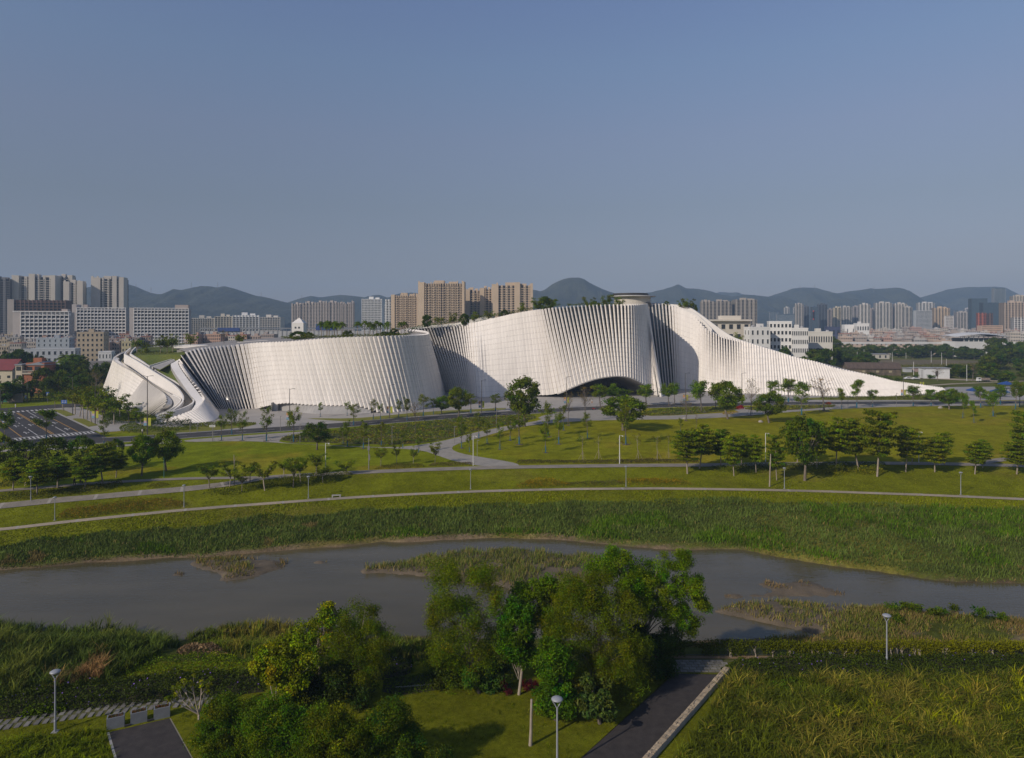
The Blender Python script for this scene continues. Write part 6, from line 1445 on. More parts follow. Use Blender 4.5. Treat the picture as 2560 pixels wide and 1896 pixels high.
M_GPOLE = mat('grey_pole_paint', (.22, .21, .2), None, 1, .6); M_GREENP = mat('green_pole_paint', (.06, .16, .12), None, 1, .6)
for a in ((814, 1180.5, 1108, 'white pole beside the promenade, nearest the small spreading trees', M_WPOLE, .10, False, 'white_pole', 'white camera poles', True), (1183, 1164.5, 1090, 'white pole at the mouth of the concrete walk', M_WPOLE, .10, False, 'white_pole', 'white camera poles', True), (1549, 1160, 1089, 'white pole standing in the row of bamboo staked trees', M_WPOLE, .11, False, 'white_pole', 'white camera poles', True),
          (1914, 1158, 1083, 'white pole left of the shady grove', M_WPOLE, .10, False, 'white_pole', 'white camera poles', True), (2297, 1158, 1080, 'white pole right of the shady grove', M_WPOLE, .11, True, 'white_pole', 'white camera poles', True), (922, 1174.7, 1096, 'grey pole with control boxes above the low hedge', M_GPOLE, .12, True, 'grey_pole', None, False), (410, 1195, 1144, 'short green pole before the dark round tree pair', M_GREENP, .09, False, 'green_pole', None, False)):
    pole(*a)
UT = [(2284, 944, 905), (2354, 912, 882), (2328, 907, 878), (2366, 920, 898), (2231, 905, 881), (2265, 897, 882), (2187, 890, 866), (2143, 905, 880), (2160, 897, 874), (2276, 884, 864), (2302, 888, 872), (2383, 897, 872), (2417, 953, 912), (2480, 945, 915), (2227, 897, 884), (2054, 908, 895)]
for i, (x, b, t_) in enumerate(sorted(UT)):
    pole(x, b, t_, 'thin white utility pole in the fields beyond the museum, %s from the tail' % nth(i), M_WPOLE, .16, False, 'utility_pole', 'utility poles in the fields')
for i, (x, b, t_) in enumerate(((701, 1081, 1041), (750, 1108, 1061), (980, 1115, 1067), (1136, 1110, 1067), (1241, 1083, 1026), (2120, 1022, 992), (2241, 1017, 984), (1193, 1141, 1102), (475, 1085, 1050), (493, 1081, 1062), (532, 1104, 1060))):
    p = GH(x, b); h = (b - t_) * p[1] / F; t = thing('path_light', 'slim dark path light, %s along walk and road from the ramps' % nth(i), 'path light', p, 'slim path lights')
    m_ = MB(); m_.box(-.06, .06, -.06, .06, 0, h); obj('post', m_, M_GPOLE, t); m_ = MB(); m_.box(-.05, .6, -.08, .08, h - .02, h + .1); obj('light_head', m_, M_GPOLE, t)

def text(name, s, size, loc, m, parent, rot=(R(90), 0, 0)):
    c = bpy.data.curves.new(name, 'FONT'); c.body = s; c.size = size; c.align_x = 'CENTER'; c.align_y = 'CENTER'; c.extrude = .01; c.materials.append(m)
    o = bpy.data.objects.new(name, c); COL.objects.link(o); dg = bpy.context.evaluated_depsgraph_get(); me = bpy.data.meshes.new_from_object(o.evaluated_get(dg)); bpy.data.objects.remove(o)
    if not me.materials: me.materials.append(m)
    o = link(name, me, parent, loc); o.rotation_euler = rot; return o
def sign_post(px, py, label, h, name='road_sign'):
    p = GH(px, py); t = thing(name, label, 'road sign', p); m_ = MB(); m_.tube([(0, 0, 0), (0, 0, h)], [.06, .06], 6); obj('post', m_, M_GPOLE, t); return t
t = sign_post(243, 1060, 'round white speed sign reading 45 above a round blue no stopping sign', 6.0)
for (z, m1, m2) in ((5.6, M_REDS, M_WHITES), (4.3, M_REDS, M_BLUES)):
    m_ = MB(); n = 20; a = np.arange(n) * 2 * np.pi / n
    for r_, y, m3 in ((.62, -.08, m1), (.50, -.11, m2)):
        q = MB(); q.add([(0, y, z)] + [(r_ * math.cos(k), y, z + r_ * math.sin(k)) for k in a] + [(r_ * math.cos(k), y + .04, z + r_ * math.sin(k)) for k in a], [(1 + i, 1 + (i + 1) % n, 1 + n + (i + 1) % n, 1 + n + i) for i in range(n)], [(0, 1 + (i + 1) % n, 1 + i) for i in range(n)])
        obj('sign_disc' if r_ < .6 else 'sign_rim', q, m3, t)
text('lettering', '45', .75, (0, -.125, 5.6), M_BLK, t)
m_ = MB(); m_.add([(-.42, -.13, 4.62), (-.34, -.13, 4.70), (.42, -.13, 3.98), (.34, -.13, 3.90)], [(0, 1, 2, 3)]); m_.add([(.34, -.135, 4.70), (.42, -.135, 4.62), (-.34, -.135, 3.90), (-.42, -.135, 3.98)], [(0, 1, 2, 3)]); obj('sign_cross', m_, M_REDS, t)
t = sign_post(160, 1029, 'blue direction board with white arrows on two posts at the pavement', 3.8); m_ = MB(); m_.box(-1.1, 1.3, -.12, -.06, 3.2, 4.7); obj('sign_board', m_, M_BLUES, t); m_ = MB()
for z in (3.6, 4.2):
    m_.box(-.8, -.1, -.14, -.122, z, z + .16); m_.box(.3, 1.0, -.14, -.122, z, z + .16); m_.box(-.5, -.36, -.14, -.122, z - .12, z + .3); m_.box(.6, .74, -.14, -.122, z - .1, z + .28)
obj('sign_print', m_, M_WHITES, t)
def crossing_sign(px, py, label, h=4.2):
    t = sign_post(px, py, label, h); m_ = MB(); m_.box(-.7, .7, -.12, -.06, h - .5, h + .9); obj('sign_board', m_, M_BLUES, t)
    m_ = MB(); m_.add([(-.55, -.13, h - .36), (.55, -.13, h - .36), (0, -.13, h + .7)], None, [(0, 1, 2)]); obj('sign_triangle', m_, M_WHITES, t)
    m_ = MB(); m_.box(-.06, .06, -.145, -.132, h - .1, h + .25); m_.add([(-.06, -.14, h - .1), (.02, -.14, h - .1), (-.16, -.14, h - .33), (-.24, -.14, h - .33)], [(0, 1, 2, 3)]); m_.add([(-.02, -.14, h - .1), (.06, -.14, h - .1), (.22, -.14, h - .33), (.14, -.14, h - .33)], [(0, 1, 2, 3)]); m_.lathe([(.0, h + .28), (.07, h + .33), (.0, h + .4)], 6, (0, -.14)); obj('sign_figure', m_, M_BLK, t)
crossing_sign(119.5, 1009, 'blue square crossing sign with white triangle at the far crossing')
crossing_sign(11, 1088, 'blue square crossing sign with white triangle at the picture edge', 4.6)
t = sign_post(531, 1104, 'white board on two thin posts beside the road, with one line of dark characters', 5.2); m_ = MB(); m_.box(-.9, .9, -.12, -.06, 4.4, 5.0); obj('sign_board', m_, M_WHITES, t)
m_ = MB()
for k in range(7): m_.box(-.72 + k * .2, -.58 + k * .2, -.135, -.121, 4.62, 4.8)
obj('sign_print', m_, M_BLK, t); m_ = MB(); m_.tube([(.5, 0, 0), (.5, 0, 5)], [.05, .05], 5); obj('post', m_, M_GPOLE, t)

# ------------------------------------------------------------------ small houses, hall, station, vehicles in the right background
def gable(mb, x0, x1, y0, y1, z0, z1, over=.6, th=.3):
    ym = (y0 + y1) / 2
    for (ya, yb) in ((y0 - over, ym), (y1 + over, ym)):
        za = z0 - over * (z1 - z0) / (ym - y0)
        mb.hexa([(x0 - over, ya, za), (x1 + over, ya, za), (x1 + over, yb, z1), (x0 - over, yb, z1), (x0 - over, ya, za + th), (x1 + over, ya, za + th), (x1 + over, yb, z1 + th), (x0 - over, yb, z1 + th)])
M_TILE = mat('old_roof_tile', (0.085, 0.062, 0.050), (0.13, 0.098, 0.078), .5, .95, stretch=(3, .4, 1), fine=.3)
a, b = G(2124, 939), G(2251, 939); w = b[0] - a[0]
t = thing('barn', 'old long barn with dark tiled gable roof and stained walls behind the museum tail', 'barn', ((a[0] + b[0]) / 2, a[1] + 4, 0), None, R(-6))
m_ = MB(); m_.box(-w / 2, w / 2, -4, 6, 0, 5.0); m_.add([(-w / 2, -4, 5), (-w / 2, 6, 5), (-w / 2, 1, 8.4)], None, [(0, 1, 2)]); m_.add([(w / 2, -4, 5), (w / 2, 6, 5), (w / 2, 1, 8.4)], None, [(0, 2, 1)]); obj('wall', m_, mat('stained_plaster', (0.20, 0.16, 0.11), (0.075, 0.06, 0.045), .35, .95, fine=.2), t)
m_ = MB(); gable(m_, -w / 2, w / 2, -4, 6, 4.9, 8.5); obj('roof', m_, M_TILE, t)
for k in range(26):
    m_ = MB(); x = -w / 2 + (k + .5) * w / 26; m_.hexa([(x - .16, -4.6, 4.9), (x + .16, -4.6, 4.9), (x + .16, 1, 8.78), (x - .16, 1, 8.78), (x - .16, -4.6, 5.0), (x + .16, -4.6, 5.0), (x + .16, 1, 8.95), (x - .16, 1, 8.95)]); obj('tile_ridge', m_, M_TILE, t)
for x in (-.2, .06, .3): m_ = MB(); m_.box(x * w - 1, x * w + 1, -4.06, -3.9, 2.0, 3.4); obj('window', m_, mat('pale_shutter', (.38, .33, .22), None, 1, .8), t)
def flat_house(px0, px1, py, ytop, label, col, name='shed', cat='shed', depth=8, wins=0, rot=0):
    a, b = G(px0, py), G(px1, py); w = b[0] - a[0]; h = (py - ytop) * a[1] / F
    t = thing(name, label, cat, ((a[0] + b[0]) / 2, a[1], 0), None, R(rot)); m_ = MB(); m_.box(-w / 2, w / 2, 0, depth, 0, h - .5); obj('wall', m_, bmat(col), t)
    m_ = MB(); m_.box(-w / 2 - .5, w / 2 + .5, -.6, depth + .5, h - .5, h); obj('roof', m_, bmat((.30, .31, .33)), t)
    for k in range(wins): x = -w / 2 + (k + .7) * w / (wins + .4); m_ = MB(); m_.box(x - .8, x + .8, -.06, .1, h * .2, h * .7); obj('window', m_, M_WIN, t)
    return t
flat_house(2312, 2372, 947, 920, 'white shed with overhanging flat roof beside clipped hedges beyond the museum tip', (.62, .63, .63), wins=1, rot=-8)
flat_house(2162, 2224, 898, 885, 'long low pale building with dark openings at the edge of the fields', (.52, .49, .42), wins=4, depth=10)
flat_house(2093, 2114, 899, 888, 'small dark bus shelter at the edge of the dark trees', (.08, .09, .1), wins=0)
flat_house(2264, 2280, 931, 920, 'stack of pale grey crates on the grass behind the white car', (.45, .46, .48), 'crate_stack', 'crates', 4)
flat_house(2282, 2302, 930, 919, 'stack of brownish pink goods under sheets beside the grey crates', (.38, .28, .25), 'goods_stack', 'goods', 4)
def wheel(mb, x, y, r=.33): mb.tube([(x, y - .1, r), (x, y + .1, r)], [r, r], 10)
M_TYRE = mat('tyre', (.02, .02, .02), None, 1, .9); M_CARW = mat('white_car_paint', (.72, .72, .71), None, 1, .35, spec=.5)
def car(px, py, label, k=1.0, rz=0, col=M_CARW):
    p = GH(px, py); t = thing('parked_car', label, 'car', p, None, rz); t.scale = (k, k, k)
    prof = [(-2.2, .35), (-2.25, .75), (-2.0, .95), (-1.5, 1.0), (-.95, 1.42), (.55, 1.45), (1.25, 1.0), (2.0, .85), (2.25, .6), (2.25, .35)]
    m_ = MB(); n = len(prof)
    L = np.array([(x, -.85 + (.16 if z > 1.2 else 0), z) for x, z in prof]); Rr = L.copy(); Rr[:, 1] *= -1; q = [(i, n + i, n + i + 1, i + 1) for i in range(n - 1)]
    m_.add(np.vstack([L, Rr]), q); c = [(-.0, -.85, .6)]; m_.add(np.vstack([c, L]), None, [(0, i + 1, i + 2) for i in range(n - 1)]); m_.add(np.vstack([[(0, .85, .6)], Rr]), None, [(0, i + 2, i + 1) for i in range(n - 1)]); obj('body', m_, col, t)
    m_ = MB()
    for s in (-1, 1): m_.add([(-1.3, s * .86, 1.02), (1.05, s * .86, 1.02), (.5, s * .72, 1.38), (-.9, s * .72, 1.38)], [(0, 1, 2, 3) if s < 0 else (3, 2, 1, 0)])
    m_.add([(1.22, -.7, 1.03), (1.22, .7, 1.03), (.6, .6, 1.43), (.6, -.6, 1.43)], [(0, 1, 2, 3)]); obj('window', m_, M_WIN, t)
    for x in (-1.35, 1.4):
        for s in (-1, 1): m_ = MB(); wheel(m_, x, s * .78); m_.add([(x, s * .89, .33)] + [(x + .33 * math.cos(a_), s * .885, .33 + .33 * math.sin(a_)) for a_ in np.arange(10) * .6283], None, [(0, 1 + i, 1 + (i + 1) % 10) for i in range(10)]); obj('wheel', m_, M_TYRE, t)
    return t
car(2271, 949, 'white car parked beyond the museum tip, left of its twin', 1.15); car(2289, 949.5, 'white car parked beyond the museum tip beside the dark hedge', 1.1)
p = GH(2457, 955); t = thing('truck', 'small truck with white cab and brown load on the road beyond the trees', 'truck', p, None, R(180))
m_ = MB(); m_.hexa([(1.6, -1, .6), (3.6, -1, .6), (3.6, 1, .6), (1.6, 1, .6), (1.6, -1, 2.7), (3.2, -1, 2.7), (3.2, 1, 2.7), (1.6, 1, 2.7)]); obj('cab', m_, M_CARW, t); m_ = MB(); m_.box(-4.2, 1.5, -1.1, 1.1, 1.0, 1.3); m_.box(-4.2, 3.5, -.4, .4, .6, 1.0); obj('bed', m_, M_GPOLE, t); m_ = MB(); m_.box(-4.0, 1.3, -1.0, 1.0, 1.3, 2.4); obj('load', m_, mat('brown_load', (.30, .24, .19), (.2, .16, .13), 1, .9), t)
m_ = MB(); m_.box(2.0, 3.3, -1.02, 1.02, 1.7, 2.4); obj('window', m_, M_WIN, t)
for x in (-3, -1.8, 2.6):
    for s in (-1, 1): m_ = MB(); wheel(m_, x, s * .95, .45); obj('wheel', m_, M_TYRE, t)
M_TENT = mat('blue_canvas', (.02, .06, .22), (.025, .08, .26), 1, .8)
for i, (px, py, kz) in enumerate(((2439, 989, 1.0), (2499, 992, 1.0), (2516, 972, 1.1))):
    p = GH(px, py); t = thing('market_tent', ('blue canvas tent nearest the museum tip', 'blue canvas tent beside the road bend', 'blue canvas tent farthest back under the trees')[i], 'tent', p, 'blue tents beyond the museum tip')
    m_ = MB(); m_.add([(-3, -3, 2.6), (3, -3, 2.6), (3, 3, 2.6), (-3, 3, 2.6), (0, 0, 4.2), (-3, -3, 2.2), (3, -3, 2.2), (3, 3, 2.2), (-3, 3, 2.2)], [(5, 6, 1, 0), (6, 7, 2, 1), (7, 8, 3, 2), (8, 5, 0, 3)], [(0, 1, 4), (1, 2, 4), (2, 3, 4), (3, 0, 4)]); obj('canopy', m_, M_TENT, t)
    for sx in (-2.9, 2.9):
        for sy in (-2.9, 2.9): m_ = MB(); m_.tube([(sx, sy, 0), (sx, sy, 2.5)], [.05, .05], 5); obj('leg', m_, M_GPOLE, t)
# white beam of the light railway and its station
D_ = 770.0
t = thing('railway_viaduct', 'long white railway beam on piers crossing behind the fields', 'viaduct', (P(2240, 0, D_)[0], D_, 0)); za = P(2240, 855.5, D_)[2]; zb = P(2240, 860.5, D_)[2]
x0, x1 = P(2083, 0, D_)[0] - t.location.x, P(2800, 0, D_)[0] - t.location.x
m_ = MB(); m_.box(x0, x1, -1.5, 1.5, zb, za); obj('beam', m_, M_WPOLE, t)
for x in np.arange(x0 + 8, x1, 26): m_ = MB(); m_.box(x - .8, x + .8, -.8, .8, 0, zb + .02); obj('pier', m_, M_WPOLE, t)
sx = lambda u: P(z4(u, 0)[0], 0, 745)[0]; sz = lambda v: P(0, z4(0, v)[1], 745)[2]; X0 = sx(1840)
t = thing('station', 'white railway station with a thin lens shaped roof, glass platform walls and an outside stair', 'station', (X0, 745, 0))
m_ = MB(); m_.box(sx(1612) - X0, sx(2082) - X0, 0, 24, sz(800), sz(738)); m_.box(sx(1970) - X0, sx(2082) - X0, 0, 16, 0, sz(800)); obj('wall', m_, M_WPOLE, t)
m_ = MB(); m_.add([(sx(1612) - X0, -.1, sz(800)), (sx(1770) - X0, -.1, sz(800)), (sx(1830) - X0, -.1, sz(812)), (sx(1612) - X0, -.1, sz(812))], [(3, 2, 1, 0)]); m_.box(sx(1640) - X0, sx(1700) - X0, 2, 14, 0, sz(800)); obj('lower_wall', m_, M_WPOLE, t)
n = 24; us = np.linspace(1592, 2072, n); g = []
for v in np.linspace(-1, 1, 9):
    ph_ = (us - 1592) / 480; top = 688 - 32 * np.sin(np.pi * np.clip(ph_, 0, 1)) ** .8 * (1 - .25 * ph_)
    g.append(np.stack([np.array([sx(u) for u in us]) - X0, np.full(n, 12 + v * 16), np.array([sz(q_ + 14 * v * v) for q_ in top])], 1))
m_ = MB(); g = np.stack(g); m_.grid(g); g2 = g.copy(); g2[..., 2] = np.array([sz(694)] * n)[None]; m_.grid(g2); obj('roof', m_, M_WPOLE, t, True)
m_ = MB(); m_.box(sx(1700) - X0, sx(2060) - X0, 1, 23, sz(738), sz(708)); obj('platform_glazing', m_, M_GLASSB, t)
for u in range(1690, 2070, 42): m_ = MB(); m_.box(sx(u) - X0 - .25, sx(u) - X0 + .25, .4, .9, sz(738), sz(692)); obj('roof_post', m_, M_WPOLE, t)
m_ = MB(); xa, xb = sx(1800) - X0, sx(1990) - X0; m_.hexa([(xa, -4, sz(868)), (xb, -4, sz(776)), (xb, -1, sz(776)), (xa, -1, sz(868)), (xa, -4, sz(858)), (xb, -4, sz(765)), (xb, -1, sz(765)), (xa, -1, sz(858))]); obj('outside_stair', m_, M_WPOLE, t)
m_ = MB(); m_.hexa([(xa, -4.1, sz(845)), (xb, -4.1, sz(752)), (xb, -4.0, sz(752)), (xa, -4.0, sz(845)), (xa, -4.1, sz(838)), (xb, -4.1, sz(745)), (xb, -4.0, sz(745)), (xa, -4.0, sz(838))]); m_.box(sx(1985) - X0, sx(2055) - X0, -.3, -.05, sz(800), sz(765)); obj('stair_railing', m_, M_WIN, t)
m_ = MB()
for k in range(7): m_.box(sx(1645 + k * 9) - X0, sx(1651 + k * 9) - X0, -.25, -.05, sz(797), sz(787))
obj('lettering', m_, M_REDS, t)
# station hall, pagoda roofed tower and sheds behind the palms
t = thing('station_hall', 'long grey railway hall with blue ends behind the lower roof garden', 'hall', (P(850, 0, 900)[0], 900, 0))
xl, xr = P(500, 0, 900)[0] - t.location.x, P(1000, 0, 900)[0] - t.location.x
m_ = MB(); m_.box(xl, xr, 0, 20, 0, P(0, 828, 900)[2]); obj('wall', m_, bmat((.42, .42, .42)), t); m_ = MB(); m_.box(xl, xr, -1, 21, P(0, 823, 900)[2], P(0, 820, 900)[2]); obj('roof', m_, bmat((.2, .21, .23)), t)
m_ = MB(); m_.box(P(545, 0, 900)[0] - t.location.x, P(600, 0, 900)[0] - t.location.x, -1.5, 0, P(0, 829, 900)[2], P(0, 820, 900)[2]); m_.box(P(790, 0, 900)[0] - t.location.x, P(840, 0, 900)[0] - t.location.x, -1.5, 0, P(0, 826, 900)[2], P(0, 810, 900)[2]); obj('blue_panel', m_, bmat((.03, .06, .20)), t)
m_ = MB()
for x in np.arange(xl, xr, 6): m_.box(x - .2, x + .2, -.9, -.5, 0, P(0, 823, 900)[2])
obj('columns', m_, bmat((.3, .3, .31)), t, kind='stuff')
p = P(748.5, 829, 620); hT = P(0, 808, 620)[2]; w = 14.5 * 620 / F
t = thing('pavilion_tower', 'white square tower with a stepped pyramid roof behind the lower roof garden', 'tower', (p[0], 620, 0))
m_ = MB(); m_.box(-w, w, -w, w, 0, hT); obj('wall', m_, M_WALL, t); m_ = MB()
for k, (s0, z0, z1_) in enumerate(((1.0, 0, .9), (.8, .9, 2.0), (.58, 2.0, 3.0), (.36, 3.0, 3.9), (.14, 3.9, 4.8))): m_.hexa([(-w * s0, -w * s0, hT + z0), (w * s0, -w * s0, hT + z0), (w * s0, w * s0, hT + z0), (-w * s0, w * s0, hT + z0), (-w * s0 * .78, -w * s0 * .78, hT + z1_), (w * s0 * .78, -w * s0 * .78, hT + z1_), (w * s0 * .78, w * s0 * .78, hT + z1_), (-w * s0 * .78, w * s0 * .78, hT + z1_)])
obj('roof', m_, M_WALL, t); m_ = MB()
for x in (-.5, .1): m_.box(x * w, x * w + w * .3, -w - .06, -w + .05, hT - 5, hT - 3.4)
obj('window', m_, M_WIN, t)
# brick house and red roofed house at the left edge
M_BRICK = mat('orange_brick', (0.34, 0.135, 0.075), (0.28, 0.11, 0.06), .6, .9, fine=.15)
D_ = 352.0; hx = lambda u: P(z1(u, 0)[0], 0, D_)[0]; hz_ = lambda v: P(0, z1(0, v)[1], D_)[2]; X0 = hx(235)
t = thing('brick_house', 'orange brick house with grey gabled bay and balcony beside the side road', 'house', (X0, D_, 0), None)
m_ = MB(); m_.box(hx(120) - X0, hx(362) - X0, 3, 14, 0, hz_(1020)); m_.box(hx(175) - X0, hx(335) - X0, 4, 13, hz_(1020), hz_(925)); m_.box(hx(205) - X0, hx(280) - X0, 7, 10, hz_(925), hz_(885)); obj('wall', m_, M_BRICK, t)
m_ = MB(); m_.box(hx(165) - X0, hx(368) - X0, 2.2, 3.2, hz_(1022), hz_(1010)); obj('balcony_slab', m_, bmat((.4, .36, .3)), t)
m_ = MB()
for u in range(168, 368, 9): m_.box(hx(u) - X0 - .06, hx(u) - X0 + .06, 2.3, 2.45, hz_(1010), hz_(993))
m_.box(hx(166) - X0, hx(367) - X0, 2.28, 2.48, hz_(993), hz_(989)); obj('balustrade', m_, bmat((.45, .42, .37)), t, kind='stuff')
m_ = MB(); xa, xb, xm = hx(165) - X0, hx(345) - X0, hx(290) - X0; m_.add([(xa, 3.6, hz_(945)), (xb, 3.6, hz_(945)), (xm, 3.6, hz_(918)), (xa, 13, hz_(945)), (xb, 13, hz_(945)), (xm, 13, hz_(912))], [(0, 2, 5, 3), (2, 1, 4, 5)], [(0, 1, 2)]); m_.box(hx(100) - X0, hx(165) - X0, 2, 12, hz_(945), hz_(935)); obj('roof', m_, bmat((.22, .24, .27)), t)
m_ = MB(); m_.box(hx(104) - X0, hx(160) - X0, 2.4, 10, 0, hz_(945)); obj('bay', m_, bmat((.50, .44, .34)), t)
for (u0, u1, v0, v1) in ((252, 305, 955, 992), (112, 150, 955, 990), (112, 150, 1030, 1060), (185, 230, 960, 1000)): m_ = MB(); m_.box(hx(u0) - X0, hx(u1) - X0, 2.2 if u0 < 160 else 3.9, 2.6 if u0 < 160 else 4.2, hz_(v1), hz_(v0)); obj('window', m_, M_WIN, t)
D_ = 372.0; X0 = hx(30)
t = thing('gabled_house', 'cream house with a bright red pitched roof cut by the picture edge', 'house', (X0, D_, 0), None)
m_ = MB(); m_.box(hx(-160) - X0, hx(105) - X0, 0, 12, 0, hz_(985)); m_.add([(hx(105) - X0, 0, hz_(985)), (hx(105) - X0, 12, hz_(985)), (hx(105) - X0, 6, hz_(905))], None, [(0, 1, 2)]); obj('wall', m_, bmat((.50, .45, .34)), t); m_ = MB(); gable(m_, hx(-160) - X0, hx(105) - X0, 0, 12, hz_(975), hz_(897), .8, .3); obj('roof', m_, mat('red_roof_sheet', (.20, .045, .045), (.16, .04, .04), .4, .6), t)
for (u0, u1, v0, v1) in ((-20, 5, 1030, 1062), (62, 88, 1030, 1052)): m_ = MB(); m_.box(hx(u0) - X0, hx(u1) - X0, -.06, .2, hz_(v1), hz_(v0)); obj('window', m_, M_WIN, t)
# walls and hedge at the far side of the crossing
t = thing('boundary_wall', 'low grey wall with green gate along the far pavement before the houses', 'wall', (G(60, 1007)[0], G(60, 1007)[1] + 1, 0)); xg = t.location.x
m_ = MB(); m_.box(G(-60, 1007)[0] - xg, G(52, 1007)[0] - xg, 0, .5, 0, 4.0); obj('wall_face', m_, bmat((.24, .21, .18)), t); m_ = MB(); m_.box(G(-20, 1007)[0] - xg, G(14, 1007)[0] - xg, -.12, 0, 0, 3.0); obj('gate', m_, bmat((.03, .12, .08)), t)
# rocks on the lawn, bench on the slope
M_ROCK = mat('pale_rock', (.36, .33, .29), (.26, .24, .21), .8, .95, bump=.4)
def rock(px, py, s, label):
    p = GH(px, py); r = np.random.default_rng(int(px)); th = np.linspace(0, 2 * np.pi, 11)[:-1]; V = []
    for z, k in ((-.1, 1), (.35, .95), (.7, .6), (.85, .2)): V.append([(math.cos(a) * k * r.uniform(.85, 1.15), math.sin(a) * .7 * k * r.uniform(.85, 1.15), z * r.uniform(.9, 1.1)) for a in th])
    V = np.array(V).reshape(-1, 3) * s; m_ = MB(); m_.add(V, [(i * 10 + j, i * 10 + (j + 1) % 10, (i + 1) * 10 + (j + 1) % 10, (i + 1) * 10 + j) for i in range(3) for j in range(10)], [(30, 30 + j, 30 + j + 1) for j in range(1, 9)])
    o = obj('rock', m_, M_ROCK, smooth=True); o.location = p; tag(o, label, 'rock')
rock(1902, 1056, .9, 'pale rock on the lawn left of the dark round tree'); rock(2351, 1021, 1.0, 'flat pale rock beside the small umbrella tree'); rock(1712, 1048, .8, 'low rock at the edge of the walk under a half bare tree')
p = GH(841, 1243.5); t = thing('bench', 'pale concrete bench beside the riverside path', 'bench', p, None, R(4)); 
m_ = MB(); m_.box(-.95, .95, -.25, .25, .38, .52); obj('seat', m_, M_KERB, t)
for x in (-.82, .82): m_ = MB(); m_.box(x - .12, x + .12, -.24, .24, 0, .38); obj('leg', m_, M_KERB, t)

# ------------------------------------------------------------------ people
M_SKIN = mat('skin', (.36, .22, .15), None, 1, .6); M_HAIR = mat('black_hair', (.015, .013, .012), None, 1, .6)
def person(pos, label, top, legs, pose='walk', rz=0.0, k=1.0):
    t = thing('person', label, 'person', pos, None, rz); t.scale = (k, k, k)
    sit = pose == 'sit'; hz0 = .48 if sit else .92; st = .22 if pose == 'walk' else .04
    J = [(0, 0, hz0), (0, 0, hz0 + .26), (0, 0, hz0 + .50), (0, -.01, hz0 + .58), (0, -.02, hz0 + .72)]; Rd = [.15, .13, .14, .06, .10]; E = [(0, 1), (1, 2), (2, 3), (3, 4)]
    for s in (-1, 1):
        a = len(J); J += [(s * .19, 0, hz0 + .47), (s * .24, .05 * s * (pose == 'walk'), hz0 + .20), (s * .23, -.14 * s if pose == 'walk' else -.12, hz0 - .02)]; Rd += [.06, .045, .035]; E += [(2, a), (a, a + 1), (a + 1, a + 2)]
        b = len(J)
        if sit: J += [(s * .10, -.03, hz0 - .02), (s * .12, -.42, hz0), (s * .12, -.45, .08), (s * .12, -.58, .04)]
        else: J += [(s * .10, 0, hz0 - .08), (s * .11, -st * s * .5 - .03, .48), (s * .11, -st * s + .0, .08), (s * .11, -st * s - .13, .04)]
        Rd += [.10, .07, .05, .04]; E += [(0, b), (b, b + 1), (b + 1, b + 2), (b + 2, b + 3)]
    me = bpy.data.meshes.new('body'); me.from_pydata(J, E, []); me.materials.append(M_SKIN); me.materials.append(top); me.materials.append(legs)
    o = link('body', me, t); sk = o.modifiers.new('skin', 'SKIN'); ss = o.modifiers.new('smooth', 'SUBSURF'); ss.levels = 1; ss.render_levels = 1
    for i, v in enumerate(me.skin_vertices[0].data): v.radius = (Rd[i], Rd[i] * (.75 if i < 3 else 1)); v.use_root = i == 0
    # skirt of the jacket and trousers, hair
    m_ = MB(); m_.lathe([(.175, hz0 - .05), (.165, hz0 + .25), (.205, hz0 + .46), (.09, hz0 + .54)], 10); obj('jacket', m_, top, t, True)
    for s in (-1, 1):
        pts = [J[0]] ; q0 = 5 + (7 if s > 0 else 0) + 3
        m_ = MB(); m_.tube([J[q0], J[q0 + 1], J[q0 + 2]], [.115, .09, .07], 8); obj('trouser_leg', m_, legs, t, True)
    m_ = MB(); m_.lathe([(.115, hz0 + .70), (.12, hz0 + .78), (.07, hz0 + .86), (.0, hz0 + .88)], 10, (0, .0)); obj('hair', m_, M_HAIR, t, True)
    return t
cl = lambda n_, c: mat(n_, c, None, 1, .85)
person(GH(1480, 1009), 'person in white shirt and orange trousers walking on the forecourt before the arch', cl('white_cloth', (.6, .6, .58)), cl('orange_cloth', (.42, .2, .06)), k=1.1)
person(GH(39, 1021), 'person in white walking on the far zebra crossing', cl('white_cloth', (.6, .6, .58)), cl('pale_cloth', (.5, .5, .5)), k=1.15)
person(GH(356, 1086), 'person in white shirt beside the hedge before the curled ramps', cl('white_cloth', (.6, .6, .58)), cl('dark_cloth', (.05, .05, .06)), k=1.1)
person(GH(186, 1213), 'person in black sitting on the path under the layered trees', cl('black_cloth', (.015, .015, .017)), cl('black_cloth', (.015, .015, .017)), 'walk', 1.2)
person(GH(201, 1211), 'person in black bent beside another under the layered trees', cl('black_cloth', (.015, .015, .017)), cl('black_cloth', (.015, .015, .017)), 'sit', 2.0)
pp = PA(1435, 985, 264); person((pp[0], pp[1], 5.0), 'person in dark clothes on the tan steps of the curled stair', cl('dark_cloth', (.05, .05, .06)), cl('dark_cloth', (.05, .05, .06)))
# electric scooter with riders at the roadside
p = GH(1485, 1025); t = thing('scooter', 'small red and white scooter at the roadside before the arch', 'scooter', p, None, .3)
m_ = MB(); m_.box(-.6, .6, -.12, .12, .35, .5); m_.box(-.6, -.1, -.15, .15, .5, .75); obj('body', m_, M_REDS, t); m_ = MB(); m_.tube([(.5, 0, .4), (.42, 0, 1.05)], [.03, .03], 5); m_.tube([(.42, -.3, 1.05), (.42, .3, 1.05)], [.02, .02], 5); obj('handlebar', m_, M_GPOLE, t)
for x in (-.55, .6): m_ = MB(); m_.tube([(x, -.05, .25), (x, .05, .25)], [.25, .25], 12); obj('wheel', m_, M_TYRE, t)

